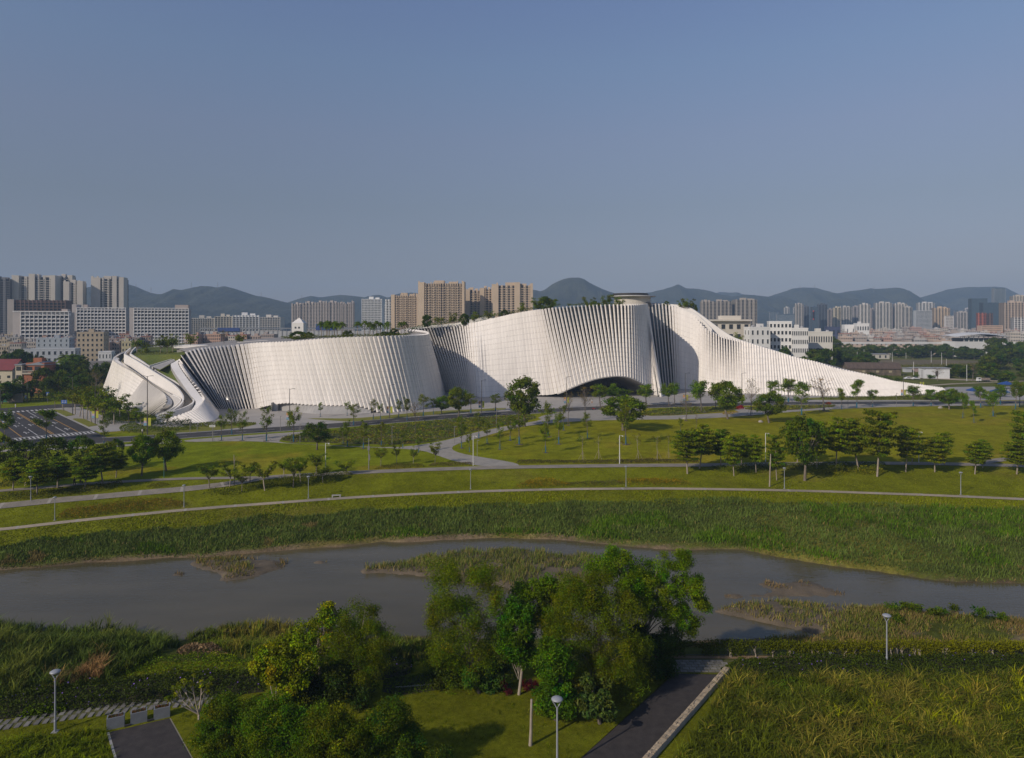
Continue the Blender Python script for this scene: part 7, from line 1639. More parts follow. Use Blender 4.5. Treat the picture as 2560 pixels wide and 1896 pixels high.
# ------------------------------------------------------------------ power line towers on the hills
for i, (u, v, D, f) in enumerate(((1066, 290, 2700, z1), (1170, 285, 2750, z1), (1300, 315, 2800, z1), (1648, 272, 2900, z1), (1873, 270, 2900, z1), (745, 380, 2600, z1), (45, 345, 3000, z2), (393, 370, 3300, z2), (232, 340, 3000, z3), (765, 330, 3100, z3), (370, 390, 2500, z3), (278, 285, 4000, z4), (402, 280, 4000, z4), (912, 292, 4000, z4))):
    bx, by = f(u, v + 12); p = P(bx, by, D); h = (56 if f is z1 else 44) / 3.442 * D / F
    t = thing('power_pylon', 'thin lattice power pylon on the hills, %s from the left' % nth(i), 'pylon', p, 'power pylons on the hills'); m_ = MB(); w = h * .09
    for sx_ in (-1, 1):
        for sy_ in (-1, 1): m_.tube([(sx_ * w, sy_ * w, -8), (sx_ * w * .12, sy_ * w * .12, h)], [h * .008, h * .005], 4)
    for k in range(7): z0 = h * k / 7; a = w * (1 - .88 * k / 7); m_.tube([(-a, -a, z0), (a * .9, -a, z0 + h / 7)], [h * .004] * 2, 3); m_.tube([(a, -a, z0), (-a * .9, -a, z0 + h / 7)], [h * .004] * 2, 3)
    obj('lattice', m_, M_GPOLE, t); m_ = MB()
    for z in (.72, .84, .96): m_.tube([(-w * 1.3, 0, h * z), (w * 1.3, 0, h * z)], [h * .005] * 2, 4)
    obj('cross_arms', m_, M_GPOLE, t)
# ================================================================== grasses and hedges (uncountable: stuff)
gr = np.random.default_rng(99)
def blades(mb, r, p, h, w, lean, cols, segs=1, wind=(0.25, 0.1)):
    """grass blades standing at p (n,3): heights h, widths w, bending by lean"""
    n = len(p); a = r.uniform(0, 2 * np.pi, n); d = np.stack([np.cos(a), np.sin(a), np.zeros(n)], 1)
    b = r.uniform(0, 2 * np.pi, n); s = np.stack([np.cos(b), np.sin(b), np.zeros(n)], 1) * (w / 2)[:, None]
    ln = (lean * r.uniform(.2, 1.3, n) * h)[:, None]
    off = d * ln + np.array([wind[0], wind[1], 0]) * (h * .25)[:, None]
    up = np.zeros((n, 3)); up[:, 2] = h
    if segs == 1:
        v = np.stack([p - s, p + s, p + s * .25 + up * (1 - .12 * lean)[:, None] + off, p - s * .25 + up * (1 - .12 * lean)[:, None] + off], 1)
        mb.add(v.reshape(-1, 3), np.arange(n * 4).reshape(n, 4), None, np.repeat(cols, 4, 0))
    else:
        m_ = p + up * .62 + off * .38; t = p + up * (1 - .25 * lean)[:, None] + off * 1.15
        v = np.stack([p - s, p + s, m_ + s * .8, m_ - s * .8, t + s * .12, t - s * .12], 1)
        q = np.array([[0, 1, 2, 3], [3, 2, 4, 5]]); mb.add(v.reshape(-1, 3), (np.arange(n)[:, None, None] * 6 + q[None]).reshape(-1, 4), None, np.repeat(cols, 6, 0))
def tint(r, n, base, var=.2, patch=None, alt=None, frac=0.0):
    c = np.asarray(base)[None] * (1 + r.normal(0, var, n))[:, None].clip(.35, 1.9)
    if patch is not None: c = c * np.asarray(patch)[:, None]
    if alt is not None:
        k = r.uniform(0, 1, n) < frac
        c[k] = np.asarray(alt)[None] * (1 + r.normal(0, var, int(k.sum())))[:, None].clip(.4, 1.8)
    return c.clip(.004, .5)
M_GRASS = leafmat('grass_blades', rnd=0.0, trans=.25, rough=.6)
def on_ground(q): return np.column_stack([q, HG(q[:, 0], q[:, 1])])
def view(q, m=1.03): return q[np.abs(q[:, 0]) < q[:, 1] * .75 * m + 1]
def stuff(name, mb, mt=None, label=None, group=None):
    o = obj(name, mb, mt or M_GRASS, cols=True, kind='stuff'); return o

# --- tall reed grass of the far bank
n = 112000; x = gr.uniform(-125, 135, n); f_ = yF(x); top = yL(x) - (9 + 2.2 * fbm(x, yL(x) - 9, 12, 9))
y = f_ + .2 + (top + 1.0 - f_ - .2) * gr.uniform(0, 1, n) ** .95
q = np.column_stack([x, y]); q = view(q[(y > f_ + .25 + wobble(x))]); n = len(q)
d_ = q[:, 1] - yF(q[:, 0]); pn = fbm(q[:, 0], q[:, 1], 9, 61); pn2 = fbm(q[:, 0], q[:, 1], 3.2, 62)
h = (0.62 + .16 * pn + .16 * pn2 + gr.normal(0, .12, n)).clip(.2, 1.4) * np.clip(d_ / 2.0, .35, 1)
base = np.where((pn > .25)[:, None], [0.074, 0.108, 0.022], [0.086, 0.106, 0.032]); dry = (gr.uniform(0, 1, n) < np.clip(.75 - d_ / 2.2, .04, .7)) | (fbm(q[:, 0], q[:, 1], 11, 63) > 1.0)
base = np.where(dry[:, None], [0.165, 0.130, 0.062], base) * (1 + gr.normal(0, .2, n) + .28 * pn2)[:, None].clip(.35, 1.9)
mb = MB(); blades(mb, gr, on_ground(q) - [0, 0, .05], h, gr.uniform(.11, .23, n), np.full(n, .5), base); stuff('reed_grass', mb)
# --- short rough grass of the slope above it and of the berm
n = 60000; x = gr.uniform(-130, 140, n); y = yL(x) - 1.4 - 9.5 * gr.uniform(0, 1, n); q = view(np.column_stack([x, y])); n = len(q); pn = fbm(q[:, 0], q[:, 1], 6, 65)
mb = MB(); blades(mb, gr, on_ground(q) - [0, 0, .03], (.20 + .1 * pn + gr.normal(0, .06, n)).clip(.06, .6), gr.uniform(.12, .26, n), np.full(n, .6), tint(gr, n, (.115, .135, .020), .18, 1 + .25 * pn, (.17, .15, .05), .08)); stuff('slope_grass', mb)
n = 45000; x = gr.uniform(-135, 150, n); u_ = gr.uniform(0, 1, n); y = yL(x) + 1.3 + (yU(x) - yL(x) - 3.5) * u_; q = view(np.column_stack([x, y])); n = len(q); pn = fbm(q[:, 0], q[:, 1], 8, 66)
mb = MB(); blades(mb, gr, on_ground(q) - [0, 0, .04], (.13 + gr.normal(0, .04, n)).clip(.05, .3), gr.uniform(.14, .28, n), np.full(n, .7), tint(gr, n, (.130, .142, .022), .14, 1 + .2 * pn, (.17, .15, .05), .08)); 
# keep blades off the left path
keepoff = mid_line[:, :2]
stuff('berm_grass', mb)

# --- shrub strips: leaves filling a low volume over a surveyed outline
def hedge(name, px, h, base, dens=26, leaf=.26, alt=None, frac=0, z=-.5, seed=1, hvar=.35, poly=None, squash=.5, flowers=None, ffrac=.02, edge=.8, soil=True):
    r = np.random.default_rng(seed); W = np.array([GH(a, b, z) for a, b in px]) if poly is None else np.asarray(poly)
    q = fill(W, dens, r); q = q[np.abs(q[:, 0]) < q[:, 1] * .75 * 1.08 + 1]; n = len(q)
    if seed in (44, 45, 46, 47, 58):     # soil under the near hedges, with their shade put into its dark colour
        m_ = MB(); poly_mesh(W, .03, 0, m_); o = obj('hedge_soil_shade', m_, mat('hedge_soil_shade', (.030, .028, .012), (.045, .04, .02), 1, .95)); o['kind'] = 'structure'
    # distance to the outline, for rounded shoulders
    dm = np.full(n, 9.0); E = np.vstack([W, W[:1]])[:, :2]
    for a, b in zip(E[:-1], E[1:]):
        ab = b - a; t = np.clip(((q - a) @ ab) / (ab @ ab + 1e-9), 0, 1); dm = np.minimum(dm, np.linalg.norm(q - a - t[:, None] * ab, axis=1))
    top = h * np.sqrt(np.clip(dm / edge, 0.03, 1)) * (1 + hvar * fbm(q[:, 0], q[:, 1], 1.6, seed) + .15 * vnoise(q[:, 0], q[:, 1], .5, seed)).clip(.3, 1.7)
    p = on_ground(q); k = r.uniform(0, 1, n) ** .45; p[:, 2] += top * k
    nrm = np.zeros((n, 3)); nrm[:, 2] = .8
    pn = fbm(q[:, 0], q[:, 1], 1.3, seed + 5)
    c = tint(r, n, base, .22, (1 + .28 * pn) , alt, frac)
    mb = MB(); leaf_quads(mb, r, p, nrm, leaf, c, .6, .8)
    if flowers is not None:
        m = max(8, int(n * ffrac)); i = r.choice(n, m, False); pf = p[i].copy(); pf[:, 2] = HG(pf[:, 0], pf[:, 1]) + top[i] * 1.04 + .03
        leaf_quads(mb, r, pf, nrm[i], leaf * .75, tint(r, m, flowers, .15), .9, .3)
    return stuff(name, mb)
L1 = lambda x, y: (x / 3.442, 980 + y / 3.442)
L2 = lambda x, y: (640 + x / 3.442, 980 + y / 3.442)
L3 = lambda x, y: (1280 + x / 3.442, 980 + y / 3.442)
L4 = lambda x, y: (1920 + x / 3.442, 980 + y / 3.442)
L5 = lambda x, y: (x / 3.442, 1416 + y / 3.442)
L6 = lambda x, y: (640 + x / 3.442, 1416 + y / 3.442)
L7 = lambda x, y: (1280 + x / 3.442, 1416 + y / 3.442)
L8 = lambda x, y: (1920 + x / 3.442, 1416 + y / 3.442)
BRN = (.175, .130, .035); DKG = (.060, .075, .015); YEL = (.22, .21, .02)
hedge('brown_hedge', [L1(485, 1085), L1(560, 1030), L1(900, 985), L1(1180, 950), L1(1400, 930), L1(1590, 960), L1(1585, 992), L1(1200, 1028), L1(650, 1092)], 1.05, BRN, 40, .24, (.08, .085, .02), .3, -1, 2)
hedge('brown_hedge', [L3(30, 822), L3(130, 775), L3(300, 760), L3(420, 790), L3(520, 805), L3(420, 818), L3(150, 828)], 1.1, (.21, .15, .035), 34, .24, (.10, .095, .02), .3, -1, 3)
hedge('brown_hedge', [L3(420, 790), L3(600, 780), L3(900, 770), L3(980, 800), L3(700, 815), L3(500, 812)], .8, (.075, .055, .03), 34, .22, DKG, .3, -1, 4)
hedge('brown_hedge', [L3(890, 780), L3(1100, 760), L3(1250, 755), L3(1450, 775), L3(1580, 800), L3(1350, 806), L3(1000, 805)], 1.0, (.21, .16, .035), 34, .24, (.10, .095, .02), .25, -1, 5)
hedge('dark_hedge', [L2(1010, 668), L2(1080, 640), L2(1300, 626), L2(1450, 630), L2(1440, 650), L2(1200, 664)], .7, (.11, .085, .03), 30, .24, DKG, .4, 0, 6)
hedge('dark_hedge', [L2(1475, 640), L2(1520, 618), L2(1750, 612), L2(1880, 616), L2(1860, 634), L2(1650, 642)], .5, (.10, .075, .04), 30, .24, DKG, .3, 0, 7)
hedge('dark_hedge', [L3(30, 618), L3(60, 592), L3(400, 596), L3(800, 592), L3(1300, 586), L3(1600, 590), L3(1610, 610), L3(1100, 614), L3(500, 620)], .6, (.055, .055, .02), 28, .26, (.09, .07, .03), .3, 0, 8)
hedge('shade_shrubs', [L1(-60, 935), L1(0, 905), L1(150, 880), L1(400, 855), L1(800, 815), L1(1050, 775), L1(1060, 800), L1(930, 850), L1(600, 895), L1(200, 930)], .8, (.085, .075, .02), 24, .28, DKG, .4, -.4, 9)
hedge('shade_shrubs', [L1(-60, 810), L1(0, 785), L1(300, 760), L1(540, 738), L1(560, 765), L1(300, 795), L1(0, 825)], .8, DKG, 24, .28, None, 0, 0, 10)
hedge('shade_shrubs', [L1(1255, 825), L1(1300, 800), L1(1400, 785), L1(1465, 795), L1(1450, 815), L1(1320, 832)], .5, (.09, .085, .02), 34, .22, None, 0, -.3, 11)
hedge('yellowish_shrubs', [L1(1735, 880), L1(1800, 855), L1(2000, 835), L1(2203, 800), L2(150, 760), L2(420, 725), L2(700, 710), L2(835, 705), L2(800, 745), L2(640, 800), L2(450, 815), L2(200, 815), L2(0, 850), L1(2050, 890), L1(1850, 895)], .8, (.085, .088, .014), 26, .28, DKG, .35, -.5, 12)
hedge('shade_shrubs', [L3(1690, 670), L3(1740, 645), L3(2000, 635), L3(2203, 630), L4(300, 625), L4(700, 615), L4(1010, 620), L4(1010, 690), L4(850, 690), L4(500, 690), L4(300, 685), L4(100, 665), L3(2203, 690), L3(2050, 720), L3(1900, 705)], .8, DKG, 22, .30, (.09, .1, .02), .2, -.4, 13)
hedge('yellow_shrubs', [L4(350, 700), L4(520, 680), L4(780, 650), L4(1000, 680), L4(1010, 705), L4(880, 725), L4(700, 705), L4(600, 735), L4(540, 725)], .8, (.17, .165, .02), 22, .30, DKG, .35, -.6, 14)
# beds along the road: swathes of different ground cover
r_ = np.random.default_rng(8); bed_cols = [(.13, .15, .015), (.085, .105, .018), (.11, .085, .03), (.19, .19, .02), (.06, .085, .02), (.10, .11, .05), (.145, .11, .05)]
for bi, Wb in enumerate(BED_W):
    q = fill(Wb, 7, r_); n = len(q); k = (fbm(q[:, 0] * .45, q[:, 1], 7, 70 + bi) * 2.6 + fbm(q[:, 0], q[:, 1], 3, 72) * .5)
    idx = np.floor((k - k.min()) / (np.ptp(k) + 1e-6) * 13.99).astype(int) % 7; hh = np.array([.45, .5, .35, .5, .8, .6, .3])[idx]
    c = np.array(bed_cols)[idx] * (1 + r_.normal(0, .22, n))[:, None].clip(.4, 1.8); nrm = np.zeros((n, 3)); nrm[:, 2] = 1
    p = np.column_stack([q, .06 + hh * r_.uniform(.1, 1, n) * (1 + .4 * vnoise(q[:, 0], q[:, 1], 2, 5))]); mb = MB(); leaf_quads(mb, r_, p, nrm, .5, c.clip(.005, .4), .6, .7); stuff('bed_plants', mb)
hedge('red_shrub', [(1838, 1022), (1848, 1018), (1860, 1019), (1858, 1024), (1845, 1025)], 1.0, (.22, .012, .03), 18, .35, None, 0, 0, 21); hedge('red_shrub', [(2062, 1011), (2072, 1009), (2080, 1011), (2072, 1014)], .9, (.16, .03, .02), 18, .35, None, 0, 0, 22)
hedge('pale_shrub', [(1803, 1033), (1830, 1030), (1850, 1031), (1830, 1036), (1808, 1037)], .5, (.24, .19, .07), 18, .3, None, 0, 0, 23); hedge('pale_shrub', [(1662, 1032), (1672, 1030), (1682, 1031), (1672, 1034)], .5, (.26, .19, .08), 18, .3, None, 0, 0, 24)
hedge('grey_green_hedge', [zA(870, 1480), zA(880, 1420), zA(1540, 1405), zA(1560, 1440), zA(1450, 1460)], 1.7, (.040, .055, .018), 14, .4, None, 0, 0, 25, .5)
hedge('junction_shrubs', [zA(370, 1500), zA(460, 1450), zA(640, 1430), zA(750, 1470), zA(1100, 1500), zA(1500, 1490), zA(1700, 1510), zA(1300, 1545), zA(900, 1570), zA(500, 1570), zA(400, 1540)], .9, (.075, .095, .018), 10, .45, (.13, .14, .02), .3, 0, 26)
hedge('junction_shrubs', [zA(80, 1340), zA(200, 1290), zA(450, 1280), zA(640, 1330), zA(700, 1400), zA(450, 1420), zA(150, 1430)], 1.6, (.06, .08, .016), 9, .5, None, 0, 0, 27)
hedge('far_hedge', [(52, 1006), (115, 1003), (118, 1000), (55, 1002)], 3.5, (.028, .042, .012), 12, .5, None, 0, 0, 28, .1)
hedge('verge_shrubs', [(2050, 999), (2150, 1000), (2300, 1000), (2420, 998), (2420, 991), (2330, 990), (2200, 995), (2050, 996)], .9, (.065, .082, .02), 6, .5, (.12, .12, .03), .3, 0, 29)
hedge('verge_shrubs', [z1(1560, 1450), z1(1900, 1430), z1(2203, 1440), z1(2203, 1455), z1(1900, 1470), z1(1600, 1480)], .5, (.085, .105, .018), 8, .45, None, 0, 0, 30)
hedge('roadside_crop', [(2190, 917), (2300, 916), (2440, 912), (2560, 908), (2560, 926), (2440, 922), (2300, 924), (2200, 922)], 1.6, (.085, .095, .03), 1.6, .9, (.13, .11, .05), .3, 0, 31)

# ================================================================== islands and bars in the river
M_MUD = mat('river_mud', (0.140, 0.108, 0.070), (0.090, 0.072, 0.048), .35, .9, fine=.2, bump=.5, bscale=2)
def bar(name, px, hgt, grass, seed, dens=8, tall=.6, col=(.10, .115, .034), alt=(.19, .15, .07), frac=.35, mudonly=None):
    W = np.array([G(a, b, ZW) for a, b in px]); r = np.random.default_rng(seed)
    for _ in range(2):
        a = W * .75 + np.roll(W, -1, 0) * .25; b = W * .25 + np.roll(W, -1, 0) * .75; W = np.stack([a, b], 1).reshape(-1, 3)
    lo, hi = W[:, :2].min(0) - 1, W[:, :2].max(0) + 1
    gx, gy = np.arange(lo[0], hi[0], .5), np.arange(lo[1], hi[1], .5); X, Y = np.meshgrid(gx, gy, indexing='ij')
    ins = inside(W, X, Y); dm = np.full(X.shape, 50.0); E = np.vstack([W, W[:1]])[:, :2]
    for a, b in zip(E[:-1], E[1:]):
        ab = b - a; t = np.clip(((X - a[0]) * ab[0] + (Y - a[1]) * ab[1]) / (ab @ ab + 1e-9), 0, 1); dm = np.minimum(dm, np.hypot(X - a[0] - t * ab[0], Y - a[1] - t * ab[1]))
    sd = np.where(ins, dm, -dm) + .7 * fbm(X, Y, 3.0, seed) ; Z = ZW + hgt * (1 - np.exp(-np.clip(sd, -3, 9) / 1.2)) + .10 * fbm(X, Y, 1.5, seed + 1); Z = np.maximum(Z, ZW - .6)
    mb = MB(); mb.grid(np.stack([X, Y, Z], -1).transpose(1, 0, 2)); tag(obj(name, mb, M_MUD, smooth=True), kind='structure')
    if grass:
        nn = int(1.6 * dens * np.prod(hi - lo)); q = np.column_stack([r.uniform(lo[0], hi[0], nn), r.uniform(lo[1], hi[1], nn)])
        i = ((q[:, 0] - gx[0]) / .5).astype(int).clip(0, len(gx) - 1); j = ((q[:, 1] - gy[0]) / .5).astype(int).clip(0, len(gy) - 1); ok = (sd[i, j] > .25) & (fbm(q[:, 0], q[:, 1], 5, seed + 3) > grass - 1); q = q[ok]; i, j = i[ok], j[ok]; n = len(q)
        pn = fbm(q[:, 0], q[:, 1], 2.5, seed + 5); fr = np.clip(frac + .5 - sd[i, j] / 2.5, frac, .9); al = r.uniform(0, 1, n) < fr
        c = np.where(al[:, None], alt, col) * (1 + r.normal(0, .2, n) + .2 * pn)[:, None].clip(.4, 1.8)
        mb = MB(); blades(mb, r, np.column_stack([q, Z[i, j] - .05]), (tall * (1 + .4 * pn) + r.normal(0, .12, n)).clip(.12, 1.6), r.uniform(.07, .15, n), np.full(n, .5), c); stuff(name + '_grass', mb)
bar('river_island', [(486, 1408), (510, 1399), (560, 1396), (640, 1399), (700, 1404), (722, 1408), (712, 1418), (670, 1432), (620, 1446), (575, 1455), (540, 1452), (560, 1440), (510, 1425), (495, 1417)], .55, .35, 1, 11, .6)
bar('river_island', [(782, 1408), (800, 1402), (822, 1405), (818, 1411), (796, 1413)], .4, .6, 2, 11, .5)
bar('river_island', [(420, 1438), (445, 1433), (460, 1437), (445, 1443)], .25, .9, 3, 11, .3, alt=(.12, .09, .05), frac=.8)
bar('river_island', [(890, 1430), (930, 1418), (1000, 1408), (1060, 1392), (1150, 1384), (1250, 1376), (1330, 1380), (1420, 1388), (1500, 1398), (1560, 1404), (1550, 1430), (1500, 1462), (1440, 1478), (1360, 1475), (1280, 1478), (1200, 1462), (1140, 1450), (1080, 1443), (1000, 1440), (940, 1436)], .7, .55, 4, 12, .75, frac=.3)
bar('river_island', [(1900, 1458), (1965, 1452), (2010, 1456), (2050, 1462), (2110, 1484), (2115, 1492), (2050, 1490), (1980, 1492), (1880, 1498), (1780, 1494), (1860, 1486), (1940, 1478), (1900, 1470)], .28, .85, 5, 9, .35, alt=(.16, .115, .065), frac=.75)
bar('river_island', [(1778, 1528), (1830, 1516), (1900, 1508), (1980, 1508), (2060, 1512), (2150, 1520), (2210, 1524), (2210, 1570), (2100, 1592), (2030, 1578), (1960, 1566), (1880, 1552), (1820, 1540)], .75, .4, 6, 13, .6, frac=.5)
# grass of the low right bank behind the fence
n = 34000; x = gr.uniform(32, 72, n); y = gr.uniform(74.5, 99, n); q = np.column_stack([x, y]); q = view(q[y < yN(x) - .3]); n = len(q); pn = fbm(q[:, 0], q[:, 1], 4, 81); ok = pn > -.45; q, pn = q[ok], pn[ok]; n = len(q)
al = gr.uniform(0, 1, n) < np.clip(.45 + .5 * fbm(q[:, 0], q[:, 1], 6, 82), .05, .95); c = np.where(al[:, None], (.19, .15, .07), (.10, .115, .032)) * (1 + gr.normal(0, .2, n))[:, None].clip(.4, 1.8)
mb = MB(); blades(mb, gr, on_ground(q) - [0, 0, .04], (.5 + .3 * pn + gr.normal(0, .12, n)).clip(.1, 1.4), gr.uniform(.06, .14, n), np.full(n, .55), c); stuff('bank_grass', mb)
for i, (px, py) in enumerate(((2235, 1530), (2262, 1528), (2295, 1533), (2330, 1545), (2350, 1540), (2385, 1536), (2455, 1546), (2505, 1552), (2065, 1556), (2010, 1524), (2240, 1560))):
    p = GH(px, py, -3.9); plant('bush', p - np.array([0, 0, .1]), gr.uniform(1.3, 2.0), gr.uniform(2.2, 3.2), 'dark round bush on the low river bank, %s from the lamp' % nth(i), 'dark bushes on the low right bank')

# ================================================================== near bank, left: reeds, creepers, flowers
def reedbed(name, px, dens, h, w, base, alt, frac, seed, z=-1.5, lean=.5, poly=None, segs=2, patch=5.0, hv=.3):
    r = np.random.default_rng(seed); W = np.array([GH(a, b, z) for a, b in px]) if poly is None else np.asarray(poly)
    q = fill(W, dens, r); q = q[(np.abs(q[:, 0]) < q[:, 1] * .75 * 1.08 + 1) & (q[:, 1] > 53.5)]; n = len(q); pn = fbm(q[:, 0], q[:, 1], patch, seed + 1); p2 = fbm(q[:, 0], q[:, 1], patch * .3, seed + 2)
    # blades stand in tussocks, each with its own height and colour
    k = max(3, n // 16); cen = q[r.choice(n, k)]; idx = r.integers(0, k, n); inT = r.uniform(0, 1, n) < .78
    q = np.where(inT[:, None], cen[idx] + r.normal(0, .13, (n, 2)), q); ok = inside(W, q[:, 0], q[:, 1]); q, idx, inT = q[ok], idx[ok], inT[ok]; n = len(q)
    pn = fbm(q[:, 0], q[:, 1], patch, seed + 1); p2 = fbm(q[:, 0], q[:, 1], patch * .25, seed + 2)
    th = np.where(inT, (1 + r.normal(0, .28, k)).clip(.45, 1.7)[idx], .6); tc = np.where(inT, (1 + r.normal(0, .26, k)).clip(.5, 1.7)[idx], .8); ta = np.where(inT, r.uniform(0, 1, k)[idx], r.uniform(0, 1, n))
    al = (.6 * ta + .4 * r.uniform(0, 1, n)) < np.clip(frac * (1 + 1.4 * pn), 0, .95)
    c = np.where(al[:, None], np.asarray(alt), np.asarray(base)) * (tc * (1 + r.normal(0, .18, n) + .22 * p2))[:, None].clip(.3, 2.0)
    mb = MB(); blades(mb, r, on_ground(q) - [0, 0, .05], (th * h * (1 + hv * pn + .5 * hv * p2) + r.normal(0, h * .12, n)).clip(h * .2, h * 2), w * r.uniform(.7, 1.4, n), np.full(n, lean), c, segs); return stuff(name, mb)
reedbed('tall_reeds', [(-60, 1572), (80, 1572), (170, 1580), (330, 1594), (425, 1606), (455, 1612), (400, 1640), (330, 1680), (270, 1705), (120, 1735), (-60, 1760)], 42, 1.45, .085, (.062, .082, .022), (.105, .115, .032), .3, 1, -2)
reedbed('dry_reeds', [(185, 1700), (210, 1655), (250, 1640), (272, 1660), (268, 1695), (240, 1710), (205, 1712)], 70, 1.5, .07, (.24, .17, .085), (.17, .12, .06), .4, 2, -.5); reedbed('dry_reeds', [(95, 1720), (125, 1690), (160, 1700), (200, 1710), (190, 1722), (120, 1735)], 60, 1.1, .07, (.19, .13, .065), (.12, .09, .045), .4, 3, -.2)
reedbed('tall_reeds', [(455, 1600), (520, 1582), (620, 1566), (700, 1572), (760, 1590), (740, 1630), (640, 1650), (560, 1640), (500, 1618)], 34, .95, .075, (.085, .115, .026), (.15, .14, .04), .3, 4, -3)
reedbed('tall_reeds', [(960, 1592), (1060, 1598), (1100, 1612), (1090, 1650), (960, 1655), (930, 1620)], 34, .8, .07, (.07, .10, .024), (.12, .12, .04), .25, 5, -3)
reedbed('bank_meadow', [(740, 1620), (960, 1612), (1100, 1640), (1100, 1680), (960, 1690), (760, 1680)], 34, .35, .07, (.085, .11, .022), (.15, .14, .05), .3, 6, -1.5)
hedge('creeper', [(230, 1690), (300, 1660), (400, 1640), (470, 1640), (560, 1640), (640, 1660), (640, 1690), (480, 1690), (330, 1695)], .7, (.070, .115, .014), 46, .20, (.12, .17, .02), .2, -1, 41); hedge('bright_creeper', [(500, 1650), (540, 1632), (590, 1640), (600, 1660), (540, 1672)], .7, (.15, .20, .012), 60, .18, None, 0, -1.5, 42)
hedge('brush_heap', [(440, 1634), (480, 1621), (520, 1626), (575, 1640), (520, 1645), (460, 1642)], .5, (.20, .15, .09), 36, .3, (.1, .07, .04), .4, -2.5, 43)
PUR = (.20, .14, .34)
hedge('flowering_hedge', [(-60, 1790), (-60, 1752), (60, 1740), (200, 1716), (330, 1700), (480, 1690), (640, 1684), (660, 1730), (560, 1742), (420, 1755), (280, 1768), (140, 1785), (0, 1800)], .95, (.034, .046, .010), 110, .21, (.055, .075, .014), .15, 0, 44, .35, flowers=PUR, ffrac=.006)
hedge('hedge_bottom_vine', [(45, 1800), (60, 1778), (110, 1770), (170, 1765), (165, 1782), (110, 1795)], .9, (.075, .12, .014), 90, .17, None, 0, 0, 45)
hedge('flowering_hedge', [(900, 1672), (1030, 1652), (1030, 1680), (990, 1702), (905, 1700)], 1.1, (.030, .042, .014), 90, .2, None, 0, -.2, 46, .25, flowers=PUR, ffrac=.008)
hedge('ground_cover', [(960, 1700), (1120, 1680), (1130, 1720), (1000, 1740), (955, 1730)], .55, (.05, .075, .014), 80, .2, None, 0, 0, 47)
# near lawns: short grass all over, longer at the bottom left
def shortgrass(name, px, dens, h, w, base, alt, frac, seed, lean=.7, patch=4): return reedbed(name, px, dens, h, w, base, alt, frac, seed, 0, lean, None, 1, patch, .35)
shortgrass('lawn_grass', [(880, 1720), (1130, 1716), (1330, 1745), (1470, 1790), (1560, 1800), (1450, 1900), (1380, 1960), (1000, 1960)], 85, .11, .05, (.085, .098, .015), (.15, .13, .04), .10, 51)
shortgrass('lawn_grass', [(440, 1790), (560, 1760), (720, 1760), (900, 1740), (1000, 1790), (1000, 1960), (500, 1960)], 60, .13, .055, (.085, .10, .015), (.14, .13, .04), .08, 52)
shortgrass('lawn_grass', [(-60, 1835), (120, 1815), (260, 1796), (272, 1830), (200, 1850), (-60, 1880)], 80, .14, .055, (.095, .115, .015), (.14, .13, .04), .06, 53)
reedbed('rough_grass', [(-60, 1862), (100, 1845), (262, 1830), (280, 1900), (300, 1980), (-60, 1980)], 110, .50, .06, (.105, .135, .014), (.14, .15, .025), .15, 54, 0, .75, None, 2, 3)
# reed bed at the bottom right
RB = [(1828, 1690), (1900, 1692), (2100, 1700), (2300, 1700), (2620, 1700), (2620, 1990), (1610, 1990), (1680, 1905), (1770, 1790)]
reedbed('leafy_reeds', RB, 100, .95, .075, (.076, .088, .019), (.18, .155, .048), .26, 55, 0, .75, None, 2, 4, .42)
reedbed('yellow_reeds', [(1990, 1860), (2040, 1800), (2150, 1780), (2200, 1740), (2330, 1730), (2420, 1690), (2560, 1690), (2620, 1760), (2560, 1850), (2350, 1830), (2200, 1850), (2130, 1900), (2080, 1830)], 20, 1.1, .07, (.19, .20, .02), (.24, .19, .06), .2, 56, 0, .6, None, 2, 3, .5)
hedge('reed_bed_weeds', [(1900, 1720), (1960, 1700), (2030, 1710), (2000, 1745), (1930, 1750)], .8, (.06, .10, .014), 60, .16, None, 0, 0, 57)
hedge('flowering_hedge', [(1800, 1678), (1840, 1655), (2000, 1648), (2300, 1645), (2620, 1645), (2620, 1706), (2300, 1702), (2050, 1704), (1840, 1692)], .95, (.032, .046, .010), 110, .20, (.045, .065, .012), .15, 0, 58, .3, flowers=(.20, .14, .34), ffrac=.004)
# bare earth strip in front of the fence
M_EARTH = mat('bare_earth', (.23, .155, .085), (.17, .12, .07), .7, .95, fine=.2); W = np.array([G(*p) for p in ((1670, 1647), (1850, 1647.5), (2300, 1648), (2640, 1647), (2640, 1640), (2300, 1641), (1850, 1640), (1670, 1640))])
m_ = MB(); poly_mesh(W, .02, 0, m_); o = obj('bare_earth', m_, M_EARTH); o['kind'] = 'structure'

